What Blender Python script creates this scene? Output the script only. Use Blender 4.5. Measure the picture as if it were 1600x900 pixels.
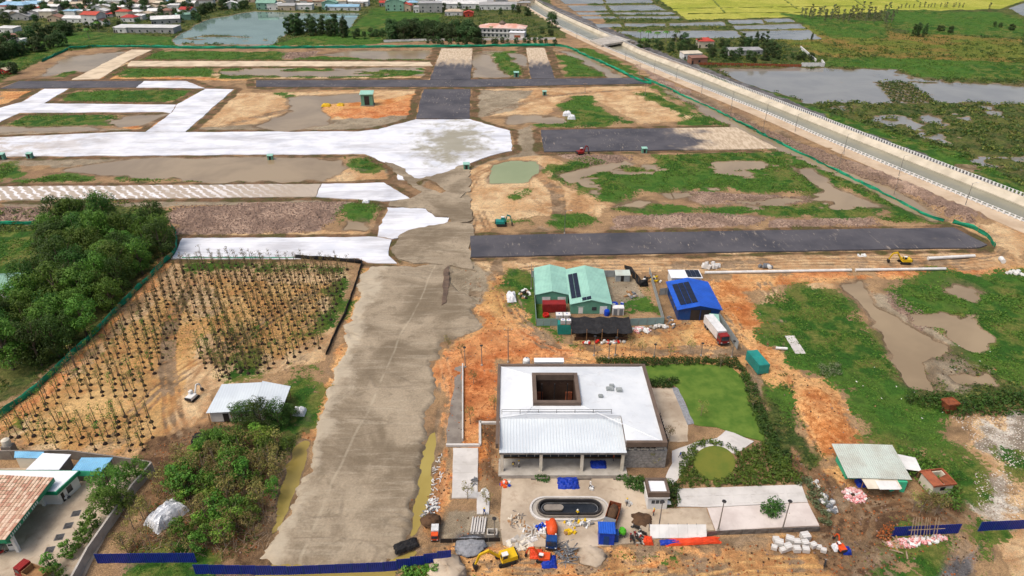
import bpy, bmesh, math, random
import numpy as np
from mathutils import Vector
R = math.radians
rnd = random.Random(7)
for o in list(bpy.data.objects): bpy.data.objects.remove(o)
scn = bpy.context.scene
COL = scn.collection
# ------------------------------------------------------------------ camera
CAM_H, FPX, PITCH = 95.0, 1067.0, R(29.3)      # drone height (m), focal length in photo pixels, tilt
cam = bpy.data.cameras.new('camera'); co = bpy.data.objects.new('camera', cam); COL.objects.link(co)
co.location = (0, 0, CAM_H); co.rotation_euler = (R(90) - PITCH, 0, 0)
cam.sensor_width = 36; cam.lens = 36 * FPX / 1600; cam.clip_end = 20000; cam.clip_start = 0.5
scn.camera = co
# ------------------------------------------------------------------ sky, sun, exposure
SUN_EL, SUN_AZ = R(62), R(-120)                  # azimuth from +Y (camera heading), negative = left
w = bpy.data.worlds.new('World'); scn.world = w; w.use_nodes = True
nt = w.node_tree; nt.nodes.clear()
sky = nt.nodes.new('ShaderNodeTexSky'); sky.sky_type = 'NISHITA'; sky.sun_disc = False
sky.sun_elevation = SUN_EL; sky.sun_rotation = SUN_AZ
sky.air_density = 1.0; sky.dust_density = 6.0; sky.ozone_density = 0.6; sky.altitude = 0
bg = nt.nodes.new('ShaderNodeBackground'); bg.inputs[1].default_value = 0.145
ow = nt.nodes.new('ShaderNodeOutputWorld')
nt.links.new(sky.outputs[0], bg.inputs[0]); nt.links.new(bg.outputs[0], ow.inputs[0])
sl = bpy.data.lights.new('sun', 'SUN'); sl.energy = 1.6; sl.angle = R(22); sl.color = (1.0, 0.95, 0.88)
so = bpy.data.objects.new('sun', sl); COL.objects.link(so)
sd = Vector((math.sin(SUN_AZ) * math.cos(SUN_EL), math.cos(SUN_AZ) * math.cos(SUN_EL), math.sin(SUN_EL)))
so.rotation_euler = sd.to_track_quat('Z', 'Y').to_euler(); so.location = (0, 0, 300)
scn.view_settings.view_transform = 'Standard'; scn.view_settings.look = 'None'
scn.view_settings.exposure = 0.13; scn.view_settings.gamma = 1.0
scn.view_settings.use_curve_mapping = False
# ------------------------------------------------------------------ survey: photo pixel -> ground point
_c, _s = math.cos(PITCH), math.sin(PITCH)
def G(px, py, z=0.0):
    u = (px - 800) / FPX; v = (450 - py) / FPX
    t = (z - CAM_H) / (-_s + v * _c)
    return Vector((u * t, (_c + v * _s) * t, z))
def GP(pts, z=0.0): return [tuple(G(x, y, z)[:2]) for x, y in pts]
# ------------------------------------------------------------------ colours and materials
def lin(c):
    return tuple(((v/255)/12.92 if v/255 <= .04045 else ((v/255+.055)/1.055)**2.4) for v in c)
def alb(c, k=0.92): return tuple(min(.85, v*k) for v in lin(c)) + (1,)
class NT:
    def __init__(s, name):
        s.m = bpy.data.materials.new(name); s.m.use_nodes = True; s.t = s.m.node_tree; s.t.nodes.clear()
        s.out = s.n('ShaderNodeOutputMaterial'); s.b = s.n('ShaderNodeBsdfPrincipled')
        s.l(s.b.outputs[0], s.out.inputs[0])
    def n(s, t, **k):
        nd = s.t.nodes.new(t)
        for a, b in k.items(): setattr(nd, a, b)
        return nd
    def l(s, a, b): s.t.links.new(a, b)
    def pos(s, kind='World'):
        if kind == 'World': return s.n('ShaderNodeNewGeometry').outputs['Position']
        return s.n('ShaderNodeTexCoord').outputs['Object']
    def noise(s, vec, scale, detail=4, rough=.55, dist=0, off=0, col=False):
        if off:
            a = s.n('ShaderNodeVectorMath', operation='ADD'); s.l(vec, a.inputs[0]); a.inputs[1].default_value = (off, off*1.7, 0); vec = a.outputs[0]
        nd = s.n('ShaderNodeTexNoise'); s.l(vec, nd.inputs['Vector'])
        nd.inputs['Scale'].default_value = scale; nd.inputs['Detail'].default_value = detail
        nd.inputs['Roughness'].default_value = rough; nd.inputs['Distortion'].default_value = dist
        return nd.outputs[0]
    def math(s, op, a, b=None, c=None, clamp=False):
        nd = s.n('ShaderNodeMath', operation=op, use_clamp=clamp)
        for i, v in enumerate((a, b, c)):
            if v is None: continue
            if isinstance(v, (int, float)): nd.inputs[i].default_value = v
            else: s.l(v, nd.inputs[i])
        return nd.outputs[0]
    def ramp(s, v, lo, hi, smooth=True):
        nd = s.n('ShaderNodeMapRange', interpolation_type='SMOOTHSTEP' if smooth else 'LINEAR')
        s.l(v, nd.inputs[0]); nd.inputs[1].default_value = lo; nd.inputs[2].default_value = hi
        return nd.outputs[0]
    def mix(s, f, a, b, blend='MIX'):
        nd = s.n('ShaderNodeMix', data_type='RGBA', blend_type=blend)
        for v, i in ((f, 0), (a, 6), (b, 7)):
            if isinstance(v, (int, float)): nd.inputs[i].default_value = v
            elif isinstance(v, tuple): nd.inputs[i].default_value = v if len(v) == 4 else v + (1,)
            else: s.l(v, nd.inputs[i])
        return nd.outputs[2]
    def bump(s, h, dist=.1, strength=1, prev=None):
        nd = s.n('ShaderNodeBump'); s.l(h, nd.inputs['Height']); nd.inputs['Distance'].default_value = dist
        nd.inputs['Strength'].default_value = strength
        if prev is not None: s.l(prev, nd.inputs['Normal'])
        return nd.outputs[0]
    def fin(s, col, rough=.85, spec=.25, metal=0, nrm=None):
        for v, k in ((col, 'Base Color'), (rough, 'Roughness'), (spec, 'Specular IOR Level'), (metal, 'Metallic')):
            if isinstance(v, (int, float, tuple)): s.b.inputs[k].default_value = v
            else: s.l(v, s.b.inputs[k])
        if nrm is not None: s.l(nrm, s.b.inputs['Normal'])
        return s.m
MATS = {}
def mat(name, c1, c2=None, scale=.8, rough=.8, bump=0, bscale=6, metal=0, spec=.25, coord='Object', vary=0, corr=None, dirt=.4, k=.92, dirtc=(120, 105, 85)):
    """weathered paint / metal / concrete: two tones in patches, dirt streaks, fine relief, corrugation corr=(axis, ribs per metre, depth)"""
    if name in MATS: return MATS[name]
    s = NT(name); p = s.pos(coord)
    a = alb(c1, k); b = alb(c2, k) if c2 else tuple(v*.78 for v in a[:3]) + (1,)
    n1 = s.noise(p, scale, 5, .6)
    col = s.mix(s.ramp(n1, .35, .68), a, b)
    if dirt:
        n2 = s.noise(p, scale*3.3, 6, .7, .5, off=31)
        d = s.math('MULTIPLY', s.ramp(n2, .52, .8), dirt)
        col = s.mix(d, col, alb(dirtc, k))
    if vary:
        oi = s.n('ShaderNodeObjectInfo').outputs['Random']
        hv = s.n('ShaderNodeHueSaturation'); s.l(col, hv.inputs['Color'])
        s.l(s.math('MULTIPLY_ADD', oi, vary*2, 1-vary), hv.inputs['Value'])
        s.l(s.math('MULTIPLY_ADD', oi, vary*.12, .5-vary*.06), hv.inputs['Hue'])
        col = hv.outputs[0]
    nr = None
    if bump: nr = s.bump(s.noise(p, bscale, 4), bump)
    if corr:
        sx = s.n('ShaderNodeSeparateXYZ'); s.l(p, sx.inputs[0])
        wv = s.math('SINE', s.math('MULTIPLY', sx.outputs[corr[0]], corr[1]*2*math.pi))
        nr = s.bump(wv, corr[2], 1, nr)
        col = s.mix(s.math('MULTIPLY', s.ramp(wv, .5, 1), .08), col, (.12, .12, .12, 1))
    MATS[name] = s.fin(col, rough, spec, metal, nr)
    return MATS[name]
# ------------------------------------------------------------------ mesh builder
class MB:
    def __init__(s): s.v = []; s.f = []
    def add(s, vs, fs):
        o = len(s.v); s.v += [tuple(v) for v in vs]; s.f += [tuple(i+o for i in f) for f in fs]; return s
    def box(s, x0, x1, y0, y1, z0, z1, rz=0, c=None):
        vs = [(x, y, z) for z in (z0, z1) for x, y in ((x0, y0), (x1, y0), (x1, y1), (x0, y1))]
        if rz:
            cx, cy = c or ((x0+x1)/2, (y0+y1)/2); k, q = math.cos(rz), math.sin(rz)
            vs = [(cx+(x-cx)*k-(y-cy)*q, cy+(x-cx)*q+(y-cy)*k, z) for x, y, z in vs]
        return s.add(vs, [(3, 2, 1, 0), (4, 5, 6, 7), (0, 1, 5, 4), (1, 2, 6, 5), (2, 3, 7, 6), (3, 0, 4, 7)])
    def cbox(s, cx, cy, cz, sx, sy, sz, rz=0): return s.box(cx-sx/2, cx+sx/2, cy-sy/2, cy+sy/2, cz-sz/2, cz+sz/2, rz)
    def hexa(s, b, t):   # bottom 4 pts, top 4 pts (ccw from above)
        return s.add(list(b)+list(t), [(3, 2, 1, 0), (4, 5, 6, 7), (0, 1, 5, 4), (1, 2, 6, 5), (2, 3, 7, 6), (3, 0, 4, 7)])
    def slab(s, q, th):  # sloping quad with thickness downwards
        return s.hexa([(x, y, z-th) for x, y, z in q], q)
    def prism(s, poly, z0, z1):
        n = len(poly); vs = [(x, y, z0) for x, y in poly] + [(x, y, z1) for x, y in poly]
        return s.add(vs, [tuple(range(n-1, -1, -1)), tuple(range(n, 2*n))] + [(i, (i+1) % n, n+(i+1) % n, n+i) for i in range(n)])
    def xprism(s, prof, y0, y1):   # profile in (x,z) extruded along y; ccw seen from -y
        n = len(prof); vs = [(x, y0, z) for x, z in prof] + [(x, y1, z) for x, z in prof]
        return s.add(vs, [tuple(range(n)), tuple(range(2*n-1, n-1, -1))] + [(i, n+i, n+(i+1) % n, (i+1) % n) for i in range(n)])
    def tube(s, pts, rad, n=6, caps=True):
        pts = [Vector(p) for p in pts]; rs = rad if isinstance(rad, (list, tuple)) else [rad]*len(pts)
        rings = []
        for i, p in enumerate(pts):
            d = (pts[min(i+1, len(pts)-1)] - pts[max(i-1, 0)]).normalized()
            a = d.cross(Vector((0, 0, 1)) if abs(d.z) < .9 else Vector((1, 0, 0))).normalized(); b = d.cross(a)
            rings.append([p + (a*math.cos(2*math.pi*k/n) + b*math.sin(2*math.pi*k/n))*rs[i] for k in range(n)])
        vs = [q for r in rings for q in r]
        fs = [(i*n+k, i*n+(k+1) % n, (i+1)*n+(k+1) % n, (i+1)*n+k) for i in range(len(pts)-1) for k in range(n)]
        if caps: fs += [tuple(range(n))[::-1], tuple((len(pts)-1)*n+k for k in range(n))]
        return s.add(vs, fs)
    def lathe(s, prof, n=12, c=(0, 0, 0)):   # prof [(r,z)]
        vs = [(c[0]+r*math.cos(2*math.pi*k/n), c[1]+r*math.sin(2*math.pi*k/n), c[2]+z) for r, z in prof for k in range(n)]
        m = len(prof)
        fs = [(i*n+k, i*n+(k+1) % n, (i+1)*n+(k+1) % n, (i+1)*n+k) for i in range(m-1) for k in range(n)]
        fs += [tuple(range(n))[::-1], tuple((m-1)*n+k for k in range(n))]
        return s.add(vs, fs)
    def blob(s, c, r, seed=0, n=10, m=6, jit=.18):
        q = random.Random(seed); vs = []; rx, ry, rz = r if isinstance(r, tuple) else (r, r, r)
        for i in range(m+1):
            t = math.pi*i/m
            for k in range(n):
                j = 1+q.uniform(-jit, jit); a = 2*math.pi*k/n
                vs.append((c[0]+rx*j*math.sin(t)*math.cos(a), c[1]+ry*j*math.sin(t)*math.sin(a), c[2]+rz*j*math.cos(t)))
        return s.add(vs, [(i*n+k, (i+1)*n+k, (i+1)*n+(k+1) % n, i*n+(k+1) % n) for i in range(m) for k in range(n)])
    def mesh(s, name, m):
        me = bpy.data.meshes.new(name); me.from_pydata(s.v, [], s.f); me.validate(); me.update()
        if m: me.materials.append(m)
        return me
    def build(s, name, m, parent=None, smooth=False, label=None):
        me = s.mesh(name, m)
        if smooth: me.polygons.foreach_set('use_smooth', [True]*len(me.polygons))
        o = bpy.data.objects.new(name, me); COL.objects.link(o)
        if parent: o.parent = parent
        if label: o['label'] = label
        return o
def obj(name, me, parent=None):
    o = bpy.data.objects.new(name, me); COL.objects.link(o)
    if parent: o.parent = parent
    return o
def thing(name, label, cat, loc=(0, 0, 0), rz=0, group=None):
    o = bpy.data.objects.new(name, None); COL.objects.link(o); o.empty_display_size = .3
    o.location = loc; o.rotation_euler = (0, 0, rz); tag(o, label, cat, group); return o
def tag(o, label, cat, group=None, kind=None):
    if label: o['label'] = label
    if cat: o['category'] = cat
    if group: o['group'] = group
    if kind: o['kind'] = kind
    return o
def struct(o, kind='structure', label=None):
    o['kind'] = kind
    if label: o['label'] = label
    return o
def copy_tree(root, loc=None, rz=None, label=None, group=None, scale=None):
    def cp(o, par):
        c = o.copy(); COL.objects.link(c); c.parent = par
        for ch in o.children: cp(ch, c)
        return c
    c = cp(root, None)
    if loc is not None: c.location = loc
    if rz is not None: c.rotation_euler = (0, 0, rz)
    if scale is not None: c.scale = scale if isinstance(scale, tuple) else (scale,)*3
    if label: c['label'] = label
    if group: c['group'] = group
    return c
ORD = ['first', 'second', 'third', 'fourth', 'fifth', 'sixth', 'seventh', 'eighth', 'ninth', 'tenth', 'eleventh', 'twelfth', 'thirteenth', 'fourteenth', 'fifteenth', 'sixteenth', 'seventeenth', 'eighteenth', 'nineteenth', 'twentieth', 'twenty-first', 'twenty-second', 'twenty-third', 'twenty-fourth', 'twenty-fifth', 'twenty-sixth', 'twenty-seventh', 'twenty-eighth', 'twenty-ninth', 'thirtieth', 'thirty-first', 'thirty-second', 'thirty-third', 'thirty-fourth', 'thirty-fifth', 'thirty-sixth', 'thirty-seventh', 'thirty-eighth', 'thirty-ninth', 'fortieth']
# ------------------------------------------------------------------ numpy noise and polygon distance
_rs = np.random.RandomState(3); _tab = _rs.rand(256, 256).astype(np.float32)
def vnoise(x, y):
    xi = np.floor(x).astype(np.int64); yi = np.floor(y).astype(np.int64); fx = x-xi; fy = y-yi
    fx = fx*fx*(3-2*fx); fy = fy*fy*(3-2*fy)
    a = _tab[xi & 255, yi & 255]; b = _tab[(xi+1) & 255, yi & 255]; c = _tab[xi & 255, (yi+1) & 255]; d = _tab[(xi+1) & 255, (yi+1) & 255]
    return (a*(1-fx)+b*fx)*(1-fy)+(c*(1-fx)+d*fx)*fy
def fbm(x, y, sc, oc=4, off=0.):
    t = np.zeros_like(x); a = .5; f = 1/sc
    for i in range(oc):
        t += a*vnoise(x*f+off+i*17.3, y*f+off*1.3+i*9.1); a *= .5; f *= 2.03
    return t/(1-.5**oc)    # 0..1, mean .5
def sdf(X, Y, poly, margin):
    """signed distance, positive inside; -margin where farther than margin"""
    out = np.full(X.shape, -margin, np.float32); p = np.array(poly, np.float64)
    x0, y0 = p.min(0)-margin; x1, y1 = p.max(0)+margin
    idx = np.nonzero((X > x0) & (X < x1) & (Y > y0) & (Y < y1))[0]
    if len(idx) == 0: return out
    x = X[idx]; y = Y[idx]; d = np.full(len(idx), 1e9); ins = np.zeros(len(idx), bool); n = len(p)
    for i in range(n):
        ax, ay = p[i]; bx, by = p[(i+1) % n]; ex, ey = bx-ax, by-ay; L = ex*ex+ey*ey+1e-9
        t = np.clip(((x-ax)*ex+(y-ay)*ey)/L, 0, 1); d = np.minimum(d, (x-ax-t*ex)**2+(y-ay-t*ey)**2)
        if ay != by: ins ^= ((ay > y) != (by > y)) & (x < (bx-ax)*(y-ay)/(by-ay)+ax)
    d = np.sqrt(d); out[idx] = np.clip(np.where(ins, d, -d), -margin, margin); return out
def inpoly(x, y, poly):
    r = False; n = len(poly)
    for i in range(n):
        ax, ay = poly[i]; bx, by = poly[(i+1) % n]
        if (ay > y) != (by > y) and x < (bx-ax)*(y-ay)/(by-ay)+ax: r = not r
    return r
# ------------------------------------------------------------------ land cover, traced as plots on the ground
COVER = {}
def cov(kind, *polys):
    COVER.setdefault(kind, []).extend(GP(p) for p in polys)
cov('scrub',
    [(-500,-60),(825,-60),(880,40),(885,60),(690,64),(480,72),(290,72),(180,72),(105,80),(60,98),(0,128),(-500,200)],
    [(850,-60),(2600,-60),(2600,420),(1620,312),(1480,262),(1330,205),(1200,148),(1000,72),(970,58)],
    [(-300,330),(70,330),(120,300),(270,330),(272,395),(130,540),(0,640),(-300,900)],
    [(195,870),(235,800),(290,690),(330,660),(440,660),(475,670),(440,760),(395,865),(300,880)],
    [(1450,540),(1540,570),(1600,610),(1600,645),(1500,640),(1440,612)],
    [(1190,560),(1240,590),(1240,640),(1290,720),(1240,760),(1200,700)],
    [(1440,740),(1500,740),(1500,800),(1450,790)])
cov('grass',
    [(0,86),(60,58),(130,50),(200,54),(285,60),(290,72),(190,70),(108,77),(68,92),(0,120)],
    [(420,72),(450,62),(540,50),(560,30),(590,12),(625,12),(640,30),(600,50),(600,68),(480,72)],
    [(620,18),(690,22),(690,34),(600,40)],
    [(215,95),(240,79),(445,82),(440,95)], [(450,95),(480,88),(590,90),(660,91),(662,95)],
    [(172,118),(180,106),(330,104),(340,108),(335,121),(200,120)],
    [(335,108),(420,104),(520,108),(665,104),(665,118),(560,121),(345,122)],
    [(85,150),(130,142),(290,139),(310,147),(280,158),(200,162),(110,160)],
    [(15,195),(45,178),(165,177),(200,185),(150,195),(30,199)], [(170,196),(185,187),(220,188),(215,193)],
    [(760,84),(800,80),(825,118),(790,118)], [(864,84),(905,88),(950,120),(930,122),(890,120)],
    [(85,117),(100,107),(125,110),(115,119)],
    [(880,162),(900,150),(925,150),(960,178),(990,190),(910,201),(825,195),(880,187),(890,175)],
    [(990,145),(1015,145),(1110,186),(1120,195),(1060,195),(1075,188),(1040,165)],
    [(1010,130),(1030,135),(1210,220),(1330,272),(1440,330),(1470,350),(1440,345),(1300,285),(1190,235)],
    [(890,75),(920,75),(1010,118),(1000,128),(960,105)],
    [(430,145),(460,144),(465,151),(435,151)],
    [(535,245),(570,243),(600,258),(580,265),(540,260)],
    [(0,258),(15,255),(20,262),(0,265)], [(32,284),(60,278),(100,272),(158,284),(35,287)], [(180,278),(380,280),(385,285),(185,285)],
    [(-20,265),(20,262),(30,272),(-20,285)],
    [(548,312),(570,307),(598,325),(590,345),(560,355),(530,352),(520,335)],
    [(850,265),(920,248),(1000,262),(1030,243),(1200,236),(1250,270),(1290,295),(1280,305),(1200,300),(1080,300),(1010,302),(960,315),(920,300),(880,285)],
    [(1195,235),(1240,240),(1330,280),(1350,300),(1290,290)],
    [(950,325),(1000,318),(1110,325),(1280,318),(1370,325),(1365,336),(1150,334),(965,331)],
    [(850,347),(880,335),(930,340),(945,350),(900,358),(855,354)], [(800,298),(825,295),(830,305),(805,308)], [(770,345),(830,340),(835,350),(780,352)],
    [(1370,342),(1440,333),(1465,348),(1400,350)],
    [(300,408),(420,407),(555,416),(550,428),(535,455),(520,430),(380,420),(290,424)], [(525,450),(545,440),(520,510),(500,512)],
    [(455,570),(490,575),(490,610),(470,660),(440,650)], [(330,590),(400,560),(420,590),(360,600)],
    [(1175,475),(1225,445),(1270,448),(1330,470),(1380,550),(1420,605),(1480,640),(1495,680),(1450,705),(1350,690),(1320,620),(1290,590),(1240,570),(1205,535)],
    [(1380,450),(1480,432),(1640,430),(1700,600),(1560,605),(1530,560),(1480,540),(1450,505),(1400,480)],
    [(1340,620),(1450,650),(1490,690),(1540,740),(1535,765),(1440,730),(1420,712),(1360,705)],
    [(1570,715),(1640,720),(1640,760),(1585,740)],
    [(213,880),(300,878),(310,910),(205,910)], [(620,888),(680,880),(705,910),(610,910)],
    [(1440,845),(1500,832),(1495,870),(1460,910),(1400,910)],
    [(1520,835),(1545,840),(1570,910),(1530,910)],
    [(-200,360),(55,362),(55,440),(0,445),(-200,480)], [(1000,445),(1015,450),(1030,490),(990,490),(1000,470)],
    [(840,470),(845,500),(875,520),(890,540),(870,535),(838,505)], [(810,425),(840,430),(838,475),(815,470),(795,450)],
    [(1440,425),(1600,430),(1600,445),(1400,450)], [(1205,610),(1240,625),(1270,680),(1250,700),(1215,650)],
    [(960,862),(1060,868),(1050,885),(980,878)],
    [(1385,15),(1560,20),(1600,30),(1600,60),(1420,52),(1380,35)], [(1290,105),(1290,92),(1360,90),(1600,100),(1600,125),(1440,122),(1400,108)],
    [(1340,130),(1380,130),(1392,150),(1375,150)], [(1000,85),(1200,150),(1330,208),(1480,266),(1600,312),(1600,290),(1480,235),(1300,180),(1200,140)],
    [(1215,20),(1300,30),(1380,35),(1380,60),(1300,60)])
cov('meadow',   # olive and russet rough grass beyond the canal
    [(1250,40),(1330,36),(1400,52),(1600,62),(1600,100),(1360,92),(1290,90),(1200,60)],
    [(300,412),(420,410),(545,420),(500,540),(440,560),(300,560),(200,560),(240,480)],
    [(0,640),(200,640),(240,700),(0,705)], [(330,500),(420,490),(430,580),(330,590)], [(20,660),(220,668),(235,712),(0,712)])
cov('dirt', [(1220,62),(1290,68),(1600,75),(1600,88),(1400,85)],
    [(0,40),(120,30),(200,35),(240,20),(150,10),(0,12)], [(580,55),(640,20),(640,10),(600,30)],
    [(1060,80),(1130,92),(1160,102),(1100,102)], [(850,40),(885,52),(870,58),(800,58)])
cov('clay',
    [(688,545),(715,540),(745,520),(748,470),(770,430),(800,430),(805,480),(832,500),(860,525),(900,540),(1180,555),(1185,575),(782,566),(782,720),(745,760),(708,700),(708,780),(660,840),(655,810),(690,700),(700,640),(685,600)],
    [(1090,436),(1300,427),(1600,421),(1600,431),(1300,438),(1170,458),(1200,500),(1220,540),(1250,590),(1290,592),(1325,630),(1352,680),(1340,708),(1290,722),(1255,700),(1235,640),(1200,590),(1150,530)],
    [(970,520),(1100,500),(1140,545),(880,548),(870,535)],
    [(640,875),(700,850),(770,848),(800,880),(900,860),(930,845),(1010,850),(1150,850),(1290,840),(1330,880),(1320,930),(640,930)],
    [(-60,705),(130,540),(268,398),(276,404),(155,540),(0,684),(-60,740)],
    [(500,170),(520,160),(560,158),(620,153),(660,140),(655,175),(625,190),(540,187),(510,182)],
    [(475,690),(520,570),(545,500),(556,440),(566,420),(572,420),(552,490),(535,560),(500,650),(470,740),(450,760)],
    [(0,139),(60,140),(40,160),(0,168)], [(145,118),(330,121),(400,126),(230,126),(150,124)],
    [(900,242),(960,240),(965,250),(905,255)], [(1290,730),(1330,720),(1340,760),(1300,775),(1270,740)],
    [(790,850),(900,852),(900,910),(780,910)], [(190,198),(262,178),(300,190),(285,206),(195,205)])
cov('sand',
    [(-60,740),(0,684),(155,540),(276,404),(545,413),(555,430),(505,565),(440,585),(350,610),(330,650),(300,700),(240,715),(0,715)],
    [(300,205),(365,145),(440,144),(600,141),(660,141),(648,188),(600,198),(480,204)],
    [(740,139),(1005,133),(1070,170),(1110,184),(1000,194),(935,160),(890,148),(870,165),(850,180),(740,182)],
    [(715,300),(715,265),(800,240),(850,243),(900,262),(880,290),(960,320),(940,340),(870,335),(740,362),(715,345)],
    [(735,408),(1100,402),(1500,392),(1580,400),(1570,420),(1100,428),(800,430),(755,428)],
    [(1495,650),(1700,635),(1700,790),(1570,760),(1520,710)],
    [(930,880),(1200,832),(1290,850),(1300,910),(940,910)], [(1535,775),(1700,720),(1700,930),(1570,910)],
    [(1180,440),(1230,450),(1225,480),(1180,500)], [(1215,440),(1310,440),(1300,465),(1280,460)],
    [(1460,345),(1560,345),(1600,365),(1600,420),(1570,395),(1500,360)],
    [(160,700),(310,690),(300,760),(230,760)],
    [(150,122),(172,100),(205,95),(240,97),(180,105),(160,124)], [(310,115),(400,105),(400,125),(300,125)],
    [(400,118),(680,120),(680,126),(400,126)], [(1000,390),(1570,385),(1560,398),(1000,404)],
    [(270,362),(600,362),(590,371),(285,373)], [(520,265),(610,255),(622,275),(600,285),(500,286)])
cov('furrow',   # churned purple-brown mud
    [(268,322),(545,314),(520,350),(480,365),(280,368),(262,350)], [(-40,322),(75,325),(78,350),(-40,350)],
    [(955,337),(1120,333),(1200,340),(1185,353),(960,358)], [(1200,345),(1370,340),(1380,354),(1200,356)],
    [(985,95),(1080,145),(1200,205),(1320,250),(1400,282),(1545,342),(1520,352),(1475,338),(1430,308),(1300,268),(1185,215),(1060,155)],
    [(1060,298),(1200,305),(1280,308),(1270,318),(1100,318)], [(870,240),(990,243),(985,262),(930,262)],
    [(0,322),(-100,322),(-100,350),(0,350)], [(440,83),(500,80),(480,92),(440,92)], [(1390,450),(1460,500),(1440,520),(1380,470)])
cov('greysand',
    [(612,388),(630,360),(660,350),(705,345),(715,300),(700,280),(655,287),(620,283),(600,256),(660,290),(712,262),(735,255),(730,300),(740,365),(735,405),(770,425),(745,470),(700,470),(700,412),(690,408),(640,413)],
    [(800,205),(830,195),(850,230),(845,242),(800,245),(760,252),(735,262),(715,275),(716,262),(800,238)],
    [(0,246),(130,245),(200,247),(100,262),(0,258)], [(740,140),(830,142),(800,175),(745,183)],
    [(745,120),(790,80),(745,80)], [(0,204),(180,200),(300,206),(180,210),(0,216)], [(0,286),(500,284),(500,290),(0,293)], [(0,311),(500,308),(600,315),(610,322),(270,324),(0,322)],
    [(930,436),(945,432),(1012,436),(1014,468),(1000,476),(956,476)], [(700,800),(790,800),(790,842),(690,842)],
    [(180,206),(560,204),(650,186),(640,180),(300,200)])
cov('darkmud',
    [(1305,790),(1340,765),(1440,762),(1500,800),(1500,832),(1420,880),(1330,910),(1290,870)],
    [(1280,730),(1320,770),(1290,800),(1255,750)], [(1495,832),(1535,845),(1525,910),(1465,910)],
    [(240,690),(330,660),(440,680),(440,780),(395,870),(200,870)], [(1200,790),(1330,830),(1310,850),(1290,830)], [(640,770),(660,800),(640,860),(625,850)],
    [(780,650),(784,760),(745,745),(750,660)], [(1240,700),(1265,745),(1250,770),(1225,740)])
cov('redclay', [(690,548),(720,543),(745,525),(778,520),(835,510),(900,545),(900,560),(782,564),(782,660),(752,662),(740,690),(708,690),(700,760),(672,815),(662,815),(690,720),(702,640),(686,600)], [(745,560),(778,560),(780,640),(750,640)], [(0,676),(130,552),(268,402),(272,406),(150,545),(0,690)], [(1240,425),(1560,420),(1560,428),(1240,434)], [(600,165),(650,150),(648,180),(560,188),(510,178),(540,172)])
cov('yellow', [(20,680),(150,560),(250,460),(330,500),(300,600),(250,690),(60,705)], [(330,440),(520,440),(490,520),(430,560),(330,520)], [(940,885),(1100,868),(1180,835),(1285,848),(1300,905),(960,912)], [(752,470),(760,440),(795,432),(800,465),(775,500)], [(800,890),(880,880),(900,905),(800,910)], [(930,850),(960,850),(965,880),(935,880)], [(870,540),(900,530),(1080,505),(1100,540),(1000,548)])
cov('greysand', [(1340,440),(1425,472),(1500,535),(1570,585),(1500,618),(1440,602),(1395,555),(1360,490)])
cov('rubble', [(1500,655),(1600,650),(1660,700),(1600,735),(1540,705)], [(1530,745),(1570,740),(1600,800),(1560,810),(1535,790)])
cov('paddy', [(1022,-6),(1560,-60),(1700,-60),(1610,-2),(1560,15),(1400,18),(1240,27),(1075,32)],[(910,-20),(1560,-60),(1022,-4)])
cov('gravel', [(820,-10),(970,52),(1000,70),(1200,144),(1330,200),(1480,258),(1640,322),(1640,334),(1590,312),(1470,266),(1320,207),(1200,152),(965,62),(935,55)],
    [(1485,860),(1535,850),(1530,910),(1465,910)], [(715,840),(755,838),(752,862),(722,866)])
# ------------------------------------------------------------------ hollows that hold water: polygon, bank wobble
HOLLOW = [GP(p) for p in (
    [(66,119),(112,88),(185,82),(168,100),(130,110),(115,107),(85,117)],
    [(455,152),(565,146),(575,158),(500,160),(497,175),(512,192),(440,203),(398,196),(465,172)],
    [(110,264),(210,248),(400,247),(530,250),(533,262),(500,281),(350,283),(180,272)],
    [(770,256),(830,254),(837,262),(825,283),(773,283)], [(543,346),(572,346),(570,356),(541,356)],
    [(425,868),(600,876),(645,862),(640,880),(430,886)], [(405,895),(622,886),(612,930),(360,930)],
    [(662,700),(674,678),(678,690),(668,760),(655,832),(640,837),(643,790)],
    [(465,700),(478,690),(470,740),(440,820),(425,832),(440,775)],
    [(1318,446),(1345,438),(1372,480),(1442,523),(1484,540),(1472,555),(1425,560),(1458,600),(1462,612),(1430,602),(1400,552),(1370,502),(1338,465)],
    [(1040,141),(1095,150),(1200,207),(1250,225),(1310,253),(1390,290),(1470,342),(1455,343),(1310,272),(1200,224),(1090,168)],
    [(1240,262),(1265,265),(1300,290),(1375,322),(1330,320),(1290,313),(1180,319),(1150,313),(1280,308),(1290,297)],
    [(870,272),(980,250),(990,256),(905,275),(890,283)], [(960,322),(1000,312),(1020,314),(1000,324)],
    [(800,180),(885,184),(880,190),(800,192)], [(868,77),(905,83),(968,119),(955,121),(900,88)],
    [(480,86),(560,80),(665,80),(660,90),(590,92),(540,86)], [(742,82),(758,85),(772,100),(792,119),(742,119)],
    [(340,114),(420,110),(560,116),(540,119),(400,118)], [(530,108),(570,106),(580,110),(540,112)],
    [(175,188),(200,182),(262,178),(225,195),(190,196)], [(0,199),(140,198),(160,202),(0,206)],
    [(1040,302),(1075,300),(1080,306),(1050,308)], [(800,84),(815,88),(822,105),(812,100)],
    [(1105,106),(1285,106),(1400,109),(1428,127),(1600,133),(1760,138),(1760,166),(1480,160),(1400,161),(1260,160),(1185,137)],
    [(1425,120),(1470,125),(1480,130),(1440,130)], [(1438,175),(1462,178),(1470,195),(1445,192)], [(1530,165),(1560,170),(1550,180)], [(1300,167),(1330,168),(1325,173)],
    [(1215,205),(1225,208),(1230,215)], [(1560,600),(1490,600),(1480,585),(1545,585)], [(1480,450),(1520,445),(1530,455),(1490,460)],
    [(160,700+400),(170,1100),(165,1110)],
)]
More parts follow.
